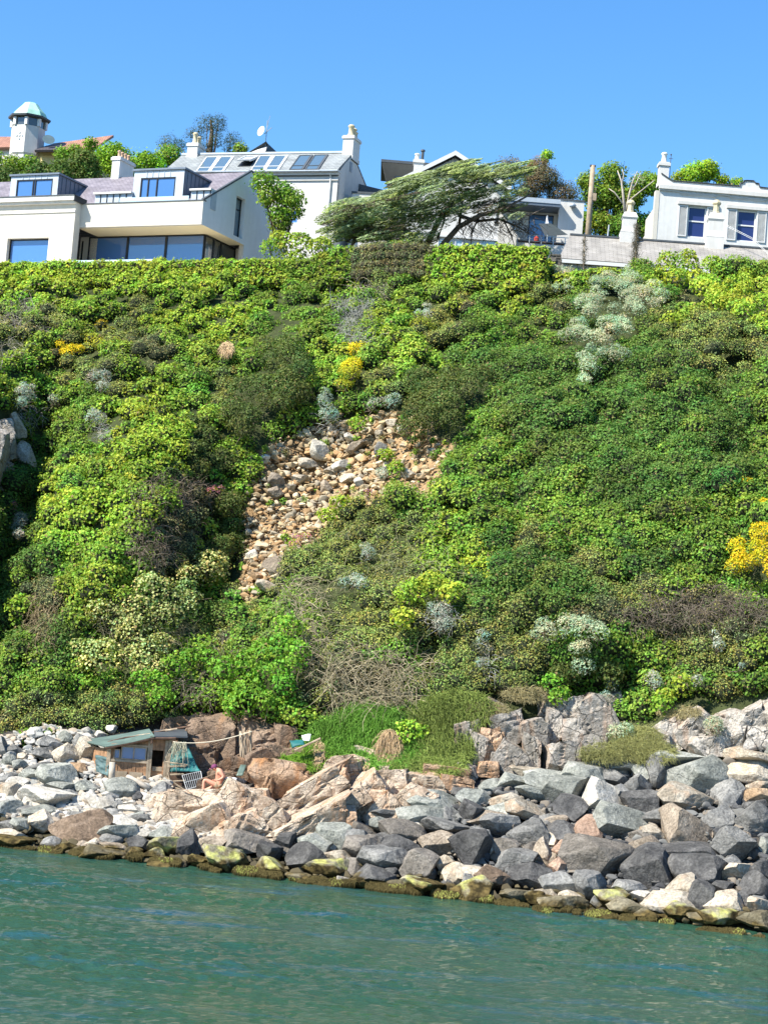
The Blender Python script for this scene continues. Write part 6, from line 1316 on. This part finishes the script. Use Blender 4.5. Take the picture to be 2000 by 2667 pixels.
octp([(rr*1.08, ze_ + .102), (rr*.93, ze_ + .5), (rr*.60, ze_ + (zt_-ze_)*.72), (rr*.42, ze_ + (zt_-ze_)*.93), (rr*.22, zt_)]).build('copper_roof', M['copper_green'], E)
fk = R(22.5 + 45*5), R(22.5 + 45*6); a, b = Vector(octo(rr, 0)[5]), Vector(octo(rr, 0)[6]); mid = (a + b) / 2; tx = (b - a).normalized(); nn_ = (mid - Vector((cu, cv, 0))).normalized(); zc = H.front(60, 350)[1]
for dx, dz in ((0, 0), (.26, 0), (-.26, 0), (0, .26), (0, -.26)):
    c = mid + tx * dx + Vector((0, 0, zc + dz)) + nn_ * .01; MB().prism([c + tx * .085 * math.cos(th) + Vector((0, 0, .085 * math.sin(th))) for th in [k * math.pi/4 for k in range(8)]], nn_ * .03).build('round_vent', M['zinc_light'], E)
zr = H.front(100, 392, 1.)[1]
xR = H.front(240, 380, 1.)[0]
MB().box(cu + rr*.4, xR, 1.2, 6, 0, zr).build('house_wall', plain('wall_ochre', (.55, .45, .22), .8, var=.08), E)
ap = H.front(232, 352, 4.)
roof_slab('house_roof', M['terracotta'], E, (H.front(90, 390, .4)[0], .4, zr - .1), (xR + .4, .4, zr - .1), (xR + .2, 4., ap[1]), (H.front(140, 376, 4.)[0], 4., H.front(140, 372, 4.)[1]), th=.2)
roof_slab('side_roof', M['slate_dark'], E, (H.front(90, 389, .2)[0], .2, zr - .15), (H.front(158, 389, .2)[0], .2, zr - .15), (H.front(156, 373, 2.)[0], 2.2, H.front(156, 375, 2.)[1]), (H.front(118, 378, 2.)[0], 2.2, H.front(118, 376, 2.)[1]), th=.18)
roof_slab('house_roof', M['terracotta'], E, (H.front(-120, 380, .8)[0], .8, H.front(0, 382, .8)[1]), (cu - rr*.5, .8, H.front(20, 382, .8)[1]), (cu - rr*.3, 5, H.front(22, 345, 4.)[1] - .1), (H.front(-80, 340, 4.)[0], 5, H.front(0, 344, 4.)[1]), th=.2)
MB().box(H.front(-120, 380, .8)[0], cu - rr*.5, 1.2, 6, 0, H.front(0, 384, .8)[1]).build('house_wall', M['render_white'], E)
dz_ = H.front(126, 366, 1.)
o = MB().lathe(0, 0, [(.03, 0), (.3, .05), (.52, .18)], 16).build('satellite_dish', plain('dish_grey', (.08, .13, .15), .6), E); o.location = (dz_[0], 1., dz_[1]); o.rotation_euler = (R(60), 0, R(35))
# ------------------------------------------------ hut, its things, sunbather
YH = 63.6
H = Fr('beach_hut', 'ramshackle brown timber beach hut with green sheet roof among the boulders', 285, 2047, YH, -7, zb=P(285, 2047, YH).z - .25, cat='hut', group=None); E = H.e
f = lambda x, y, v=0.: H.front(220 + x * .3014, 1880 + y * .3014, v)
uC, zE = f(215, 215); uR, _ = f(740, 400); zD = f(600, 125)[1]; zR2 = f(735, 122)[1]; uD = f(600, 200)[0]; zb0 = .0
# boarded front, with window and door openings
x0, x1 = f(250, 300)[0], f(535, 300)[0]; w0, w1 = f(400, 330)[1], f(400, 215)[1]; d0, d1 = f(585, 300)[0], f(690, 300)[0]; dz1 = f(640, 250)[1]
mb = MB(); g = random.Random(3); x = uC; zl = f(400, 345)[1]
while x < uR:
    w_ = g.uniform(.09, .15); x2 = min(x + w_ - .008, uR); cx = (x + x2) / 2; top = (zE + (zD - zE) * min(1, (cx - uC) / (uD - uC)) - .06) if cx < uD else (zD - .06); dy = g.uniform(0, .02)
    if d0 < cx < d1: mb.box(x, x2, dy, .05, dz1, top)
    elif x0 < cx < x1: mb.box(x, x2, dy, .05, -.4, w0); (w1 + .05 < top) and mb.box(x, x2, dy, .05, w1, top)
    else: mb.box(x, x2, dy, .05, -.4, top)
    x += w_
mb.build('front_boards', M['wood'], E)
mb = MB()
for i in range(4): a = x0 + (x1 - x0) * (.0 + .47 * (i % 2)) + .06; z = -.05 + .5 * (i // 2) - .1; mb.box(a, a + (x1-x0) * .40, -.02, -.001, z, z + .42)
mb.build('panel', M['wood_grey'], E)
mb = MB().box(uC - .06, uC + .07, -.06, .08, -.5, zE - .06).box(x1 + .03, x1 + .12, -.05, -.001, -.4, zD - .1).box(d0 - .10, d0 - .005, -.05, .06, -.4, zD - .12).box(d1 + .005, d1 + .1, -.05, .06, -.4, zD - .12).box(uR - .12, uR - .02, -.06, -.002, -.4, zR2)
mb.box(uC + .07, x1 + .03, -.045, -.002, w0 - .09, w0 - .01).box(uC + .07, x1 + .03, -.045, -.002, w1 + .01, w1 + .07); mb.build('post', M['wood_grey'], E)
window(E, x0, x0 + (x1-x0)*.20, w0, w1 - .12, .02, M['glass_blue'], M['wood_grey'], fw=.035); xa = x0 + (x1-x0) * .22
window(E, xa, x1, w0, w1, .02, M['glass_blue'], M['wood_grey'], bars_u=((xa + x1)/2,), fw=.035)
o = MB().box(d0, d1, .06, .10, -.4, f(640, 390)[1]).build('door', M['wood'], E); MB().box(d0 + .04, d1 - .04, .03, .059, f(640, 430)[1], f(640, 395)[1]).build('door_rail', M['wood_grey'], o)
MB().box(d0, d1, .9, .95, -.4, dz1).build('interior', M['wood_dark'], E)
# left side wall
uS = uC - .75
mb = MB(); vv = .0; S0 = Vector((uC, 0, 0)); S1 = Vector((uS, 1.9, 0)); nS = 14
for i in range(nS):
    a = S0.lerp(S1, i / nS); b = S0.lerp(S1, (i + .92) / nS); top = zE - .08 - i * .006
    mb.prism([(a.x, a.y, -.3 if i > 2 else -.4), (b.x, b.y, -.3), (b.x, b.y, top), (a.x, a.y, top)], (-.03, -.01, 0))
mb.build('side_boards', M['wood'], E); MB().prism([(uC, 1.9, -.5), (uR, 1.9, -.5), (uR, 1.9, zR2 - .1), (uC, 1.9, zE - .1)], (0, .05, 0)).build('rear_wall', M['wood_dark'], E); MB().box(uR - .05, uR, .06, 1.9, -.4, zR2 - .1).build('side_wall', M['wood_dark'], E)
# corrugated sheet roof falling to the left
A_ = Vector((uC - .1, -.28, zE)); D_ = Vector((uD, -.28, zD)); B_ = Vector((uC - 1.1, 2.0, zE + .02)); C_ = Vector((uD - .2, 2.3, zD + .12)); NU, NV = 6, 66; vs = []; fs = []
for i in range(NU + 1):
    for j in range(NV + 1):
        s_, t_ = i / NU, j / NV; p = A_.lerp(D_, s_).lerp(B_.lerp(C_, s_), t_); p.z += .022 * math.sin(j * math.pi * .66) - .05 * math.sin(s_ * math.pi) * .6 + g.uniform(-.004, .004); vs.append(p)
fs = [(i*(NV+1)+j, (i+1)*(NV+1)+j, (i+1)*(NV+1)+j+1, i*(NV+1)+j+1) for i in range(NU) for j in range(NV)]
o = MB().add(vs, fs).build('roof_sheet', M['sheet_green'], E); md = o.modifiers.new('thick', 'SOLIDIFY'); md.thickness = .02
MB().prism([(uD - .02, -.22, zD - .03), (uR + .5, -.2, zR2 - .02), (uR + .5, 2.2, zR2 + .1), (uD - .02, 2.2, zD + .06)], (0, 0, .05)).build('roof_felt', M['lead'], E)
mb = MB().tube([(uC - .12, -.24, zE - .06), (uD, -.24, zD - .06)], .045, 6).tube([(uD, -.22, zD - .07), (uR + .1, -.2, zR2 - .07)], .045, 6).tube([(uD - .1, -.2, zD), (uD - .08, -.25, zD - .25)], .05, 5); mb.build('eave_pole', M['wood_dark'], E)
# driftwood laid on the roof
base = H.o
def onhut(p): return H.o + H.ux * p[0] + H.vx * p[1] + Vector((0, 0, p[2]))
for i in range(5):
    a = onhut((uC + .4 + i * .45, .8 + .2 * i, zE + .22 + i * .11)); r = random.Random(i)
    MB().tube([(-.5, 0, 0), (.1, .05, .03), (.6, -.03, .02)], [.035, .04, .025], 6).build('driftwood', M['wood_grey' if i % 2 else 'wood_dark'], None, loc=a, label=['pale stick at the low end of the hut roof', 'dark stick low on the hut roof', 'grey stick in the middle of the hut roof', 'dark stick high on the hut roof', 'grey driftwood stick at the top of the hut roof'][i], cat='driftwood', group='driftwood on the hut roof').rotation_euler = (0, R(-14), R(r.uniform(-25, 25)))
# teal tarpaulin lean-to, with planks below
def cloth(name, quad, mat, label, cat, amp=.05, n=22, seed=0, **k):
    a, b, c, d = [Vector(q) for q in quad]; vs = []; nrm = (b-a).cross(d-a).normalized()
    for i in range(n+1):
        for j in range(n+1):
            p = a.lerp(b, i/n).lerp(d.lerp(c, i/n), j/n); p += nrm * amp * float(fbm(np.array([[i*.22 + seed, j*.35, seed]]), 3)[0]) * 2; vs.append(p)
    b0 = Vector((sum(v.x for v in vs)/len(vs), sum(v.y for v in vs)/len(vs), min(v.z for v in vs)))
    o = MB().add([v - b0 for v in vs], [(i*(n+1)+j, (i+1)*(n+1)+j, (i+1)*(n+1)+j+1, i*(n+1)+j+1) for i in range(n) for j in range(n)]).build(name, mat, None, smooth=True, loc=b0, label=label, cat=cat, **k)
    m_ = o.modifiers.new('thick', 'SOLIDIFY'); m_.thickness = .012; return o
pt = lambda x, y, Y: P(220 + x*.3014, 1880 + y*.3014, Y)
cloth('tarpaulin', (pt(755, 190, YH + .2), pt(865, 165, YH + .5), pt(1000, 430, YH - .3), pt(745, 430, YH - .2)), M['tarp_teal'], 'teal tarpaulin stretched from the hut towards the rock face', 'tarpaulin', seed=3)
cloth('tarpaulin', (pt(95, 285, YH + .5), pt(212, 310, YH - .05), pt(205, 470, YH - .2), pt(100, 430, YH + .2)), M['tarp_dark'], 'dark sea-green sheet hung on the left side of the hut', 'tarpaulin', amp=.03, seed=9)
lt = empty('lean_to', pt(730, 600, YH), label='lean-to of dark boards and grey planks under the teal tarpaulin', cat='lean-to')
bb = pt(730, 600, YH); mb = MB()
for j, (x_, y_, x2, y2) in enumerate([(700,350,890,375),(720,390,880,385),(720,440,760,600),(740,460,860,455),(750,520,870,510),(700,480,860,590),(760,570,900,600)]):
    a, b = pt(x_, y_, YH - .15) - bb, pt(x2, y2, YH - .2) - bb; mb.tube([a, b], [.03, .028], 5)
mb.build('plank', M['wood_grey'], lt); MB().prism([pt(715, 440, YH + .1) - bb, pt(1010, 440, YH + .1) - bb, pt(1000, 600, YH + .1) - bb, pt(715, 610, YH + .1) - bb], (0, .04, 0)).build('backing', M['wood_dark'], lt)
# white metal grille leaning there
bb = pt(890, 600, YH - .5); mb = MB(); q = [pt(845, 465, YH - .35) - bb, pt(1005, 430, YH - .3) - bb, pt(1025, 545, YH - .6) - bb, pt(885, 590, YH - .7) - bb]
for i in range(4): mb.tube([q[i], q[(i+1) % 4]], .014, 6)
for i in range(1, 9): mb.tube([q[0].lerp(q[1], i/9), q[3].lerp(q[2], i/9)], .008, 5)
mb.tube([q[0].lerp(q[3], .5), q[1].lerp(q[2], .5)], .012, 5); mb.build('metal_grille', M['metal_rail'], None, loc=bb, label='pale metal grille with thin bars leaning below the tarpaulin', cat='grille')
# rope from the hut to the roots
def rope(pts, r, name, label):
    b0 = pts[0]; MB().tube([p - b0 for p in pts], r, 6).build(name, M['rope'], None, smooth=True, loc=b0, label=label, cat='rope')
q = []; 
for i in range(25): s_ = i / 24; px = 765 + (1450 - 765) * s_; py = 175 + (85 - 175) * s_ + 42 * math.sin(math.pi * s_ ** .9); q.append(pt(px, py, YH - .5 + s_ * .2))
rope(q, .016, 'rope', 'pale rope sagging from the hut roof across to the hanging roots')
g2 = np.random.default_rng(6); st = np.array([np.array(pt(g2.uniform(760, 880), g2.uniform(170, 195), YH - .25)) for _ in range(60)]); v, f_, m = strands(st, g2.normal(size=(60, 3)) * .25 + np.array([0, 0, -1]), g2.uniform(.2, 1.1, 60), .010, g2, seg=6, droop=.5, curl=.5)
b0 = st.mean(0); link('net_strings', mesh_np('net_strings', v - b0, f_, np.tile([[.5, .48, .36]], (len(v), 1))), M['leaf_dry'], None, tuple(b0), label='frayed netting strings hanging over the teal tarpaulin', cat='netting')
# hanging roots
b0 = pt(1390, 430, 63.4); mb = MB(); gg = random.Random(8)
for k in range(16):
    x_ = gg.uniform(1345, 1440); y0 = gg.uniform(40, 110); mb.tube([pt(x_ + gg.uniform(-8, 8), y0 + (430 - y0) * s_, 63.4 + gg.uniform(-.1, .1)) - b0 for s_ in (0, .25, .5, .75, 1)], [.05, .045, .04, .03, .02] if k < 6 else .014, 6)
mb.build('hanging_roots', M['wood_grey'], None, smooth=True, loc=b0, label='bundle of pale roots hanging down the brown rock face', cat='roots')
# log
a, b = pt(365, 480, YH - .7), pt(570, 585, YH - .9); d = b - a
t = MB().tube([(0, 0, 0), d * .05, d * .5, d], [.10, .115, .11, .08], 12).build('driftwood_log', M['bark_pale'], None, smooth=True, loc=a, label='thick weathered log lying against the hut front', cat='log')
MB().tube([d*-.004, d*.0], [.085, .088], 12).build('cut_end', M['wood_grey'], t)
for x_, y0, y1, l in ((238, 350, 540, 'stout pale post at the front left corner of the hut'), ):
    a = pt(x_, y1, YH - .35); MB().tube([(0, 0, -.1), pt(x_, (y0+y1)/2, YH - .35) - a, pt(x_ + 4, y0, YH - .35) - a], [.12, .11, .10], 10).build('driftwood_post', M['bark_pale'], None, smooth=True, loc=a, label=l, cat='post')
# things on the grass bank
a, b = pt(1690, 300, 62.6), P(835, 1924, 62.6)
a = P(768, 1955, 62.4); MB().tube([(0, 0, 0), P(835, 1924, 62.4) - a], [.035, .04], 7).build('wooden_plank', M['wood_grey'], None, loc=a, label='pale pole lying slantwise on the grass bank', cat='plank')
cloth('fish_box', (P(785, 1915, 62.8), P(810, 1913, 62.8), P(806, 1930, 62.6), P(790, 1930, 62.6)), M['cloth_white'], 'white plastic tub on the grass bank above the pole', 'tub', amp=.03, n=6)
cloth('green_sheet', (P(755, 1932, 62.9), P(790, 1926, 62.9), P(795, 1942, 62.6), P(760, 1946, 62.6)), M['tarp_teal'], 'green plastic sheet beside the white tub', 'sheet', amp=.06, n=8, seed=5)
cloth('glass_sheet', (pt(1350, 370, 63.0), pt(1400, 375, 63.0), pt(1370, 465, 62.6), pt(1310, 468, 62.6)), M['sheet_green'], 'pale green panel leaning below the hanging roots', 'panel', amp=.01, n=4)

# ---- sunbather: seated on the ledge facing left, one knee up, head bowed
hip = pt(1165, 560, 61.45); S = 1.0
def lp(x, y, dy=0.0): return pt(x, y, 61.45 + dy) - hip
def skin(name, nodes, edges, rad, mat, parent, sub=2, root=0):
    me = bpy.data.meshes.new(name); me.from_pydata([tuple(n) for n in nodes], edges, []); o = link(name, me, mat, parent)
    m = o.modifiers.new('skin', 'SKIN'); m.use_smooth_shade = True
    for i, r in enumerate(rad):
        me.skin_vertices[0].data[i].radius = (r, r) if not hasattr(r, '__len__') else r
    me.skin_vertices[0].data[root].use_root = True; s = o.modifiers.new('sub', 'SUBSURF'); s.levels = sub; s.render_levels = sub; return o
pr = empty('person', hip, label='bare-chested sunbather in a purple cap sitting with one knee raised on the pink ledge', cat='person')
N = [lp(1165, 560), lp(1172, 520), lp(1180, 475), lp(1168, 430), lp(1145, 412), lp(1122, 400), lp(1105, 412),       # 0 pelvis 1 2 chest 3 upper 4 neck 5 head 6 face
     lp(1170, 430, -.20), lp(1205, 480, -.25), lp(1165, 505, -.30), lp(1145, 510, -.32),                              # 7 shoulder 8 elbow 9 wrist 10 palm (near arm)
     lp(1165, 430, .20), lp(1185, 490, .22), lp(1140, 500, .12), lp(1125, 505, .10),                                 # 11.. far arm
     lp(1150, 555, -.10), lp(1035, 500, -.14), lp(1025, 598, -.16), lp(1010, 612, -.18), lp(985, 615, -.2),           # 15 hip 16 knee(up) 17 ankle 18 19 toe
     lp(1150, 555, .10), lp(1060, 590, .12), lp(955, 615, .14), lp(935, 605, .14), lp(925, 590, .14)]                  # 20 hip 21 knee 22 ankle 23 24 toe
ED = [(0,1),(1,2),(2,3),(3,4),(4,5),(5,6),(3,7),(7,8),(8,9),(9,10),(3,11),(11,12),(12,13),(13,14),(0,15),(15,16),(16,17),(17,18),(18,19),(0,20),(20,21),(21,22),(22,23),(23,24)]
RD = [.165,.16,.195,.155,.068,.092,.066, .085,.056,.038,.042, .085,.056,.038,.042, .105,.068,.042,.042,.028, .105,.066,.042,.042,.028]
# fingers and thumbs
for w0_, w1_, s_ in ((9, 10, -1), (13, 14, 1)):
    d = (N[w1_] - N[w0_]).normalized(); sd = Vector((0, 1, 0)); up = d.cross(sd).normalized()
    for k, (o_, L) in enumerate(((-.030, .060), (-.010, .075), (.010, .07), (.030, .055))):
        r0 = N[w1_] + sd * o_ + d * .02; i = len(N); N += [r0, r0 + d * L * .5 - up * .008, r0 + d * L * .8 - up * .035]; ED += [(w1_, i), (i, i+1), (i+1, i+2)]; RD += [.010, .009, .007]
    r0 = N[w1_] - sd * .04 * s_; i = len(N); N += [r0, r0 + d * .03 - sd * .02 * s_, r0 + d * .055 - up * .02]; ED += [(w1_, i), (i, i+1), (i+1, i+2)]; RD += [.012, .010, .008]
body = skin('body', N, ED, RD, M['skin'], pr)
hd = N[5]; fd = (Vector((-.75, -.25, -.60))).normalized()
# cap with peak over the bowed head, hair at the nape
mb = MB(); prof = [(.104, -.02), (.108, .02), (.094, .06), (.056, .092), (.01, .10)]; mb.lathe(0, 0, prof, 16)
mb.prism([(-.09, -.06, -.015), (-.19, -.05, -.03), (-.21, 0, -.032), (-.19, .05, -.03), (-.09, .06, -.015)], (0, 0, .012)); o = mb.build('cap', M['cap'], pr, smooth=False); o.location = hd + Vector((.0, 0, .025)); o.rotation_euler = (0, R(-22), R(8))
mb = MB().lathe(0, 0, [(.085, -.05), (.104, -.02), (.10, .02)], 14); o = mb.build('hair', M['wood_dark'], pr); o.location = hd + Vector((.012, 0, .01)); o.rotation_euler = (0, R(-22), 0)
for s_ in (-1, 1):
    o = MB().lathe(0, 0, [(.004, -.025), (.018, -.015), (.02, .01), (.004, .03)], 8, squash=.4).build('ear', M['skin'], pr, smooth=True); o.location = hd + Vector((.01, s_ * .095, -.015))
    o = MB().lathe(0, 0, [(.002, -.008), (.009, 0), (.002, .008)], 8).build('eye', M['frame_dark'], pr); o.location = N[6] + Vector((-.045, s_ * .03, .03))
o = MB().lathe(0, 0, [(.004, -.02), (.015, -.012), (.008, .03)], 8).build('nose', M['skin'], pr, smooth=True); o.location = N[6] + Vector((-.068, 0, .0)); o.rotation_euler = (0, R(-30), 0)
o = MB().box(-.006, .006, -.022, .022, -.004, .004).build('mouth', M['cap'], pr); o.location = N[6] + Vector((-.055, 0, -.04))
# khaki shorts follow the hips and upper thighs
sh = skin('shorts', [N[1] * .55 + N[0] * .45, N[0], N[15], N[15].lerp(N[16], .38), N[20], N[20].lerp(N[21], .38)], [(0,1),(1,2),(2,3),(1,4),(4,5)], [.158, .172, .125, .105, .125, .105], plain('khaki', (.35, .27, .18), .85), pr, root=1)
# rucksack and cloths beside
def bag(name, px, py, Y, w_, h_, mat, label, cat, lid=True):
    t = empty(name, pt(px, py, Y), label=label, cat=cat); rr_ = rockshape(int(px), ICO3, cuts=5, rough=.04)[0] * np.array([w_, w_*.7, h_]) + np.array([0, 0, h_/2]); m = mesh_np('bag_body', rr_, ICO3[1], smooth=True); link('bag_body', m, mat, t)
    if lid: MB().tube([(-w_*.3, -w_*.32, h_*.1), (-w_*.33, -w_*.42, h_*.6), (-w_*.2, -w_*.2, h_)], .02, 6).tube([(w_*.3, -w_*.32, h_*.1), (w_*.33, -w_*.42, h_*.6), (w_*.2, -w_*.2, h_)], .02, 6).build('strap', M['cloth_black'], t)
bag('rucksack', 1222, 592, 61.1, .34, .40, M['cloth_olive'], 'dark olive rucksack leaning at the back of the sunbather', 'rucksack')
bag('rucksack', 1345, 575, 61.45, .42, .34, M['cloth_black'], 'black bag lying right of the white towel on the ledge', 'bag')
bag('towel', 1265, 560, 61.45, .50, .30, M['cloth_white'], 'crumpled white towel between the two bags', 'towel', lid=False)
cloth('towel_mat', (pt(1060, 585, 61.3), pt(1240, 590, 61.3), pt(1230, 600, 61.0), pt(1050, 600, 61.0)), M['skin'], 'thin pinkish mat under the sunbather', 'mat', amp=.02, n=8)
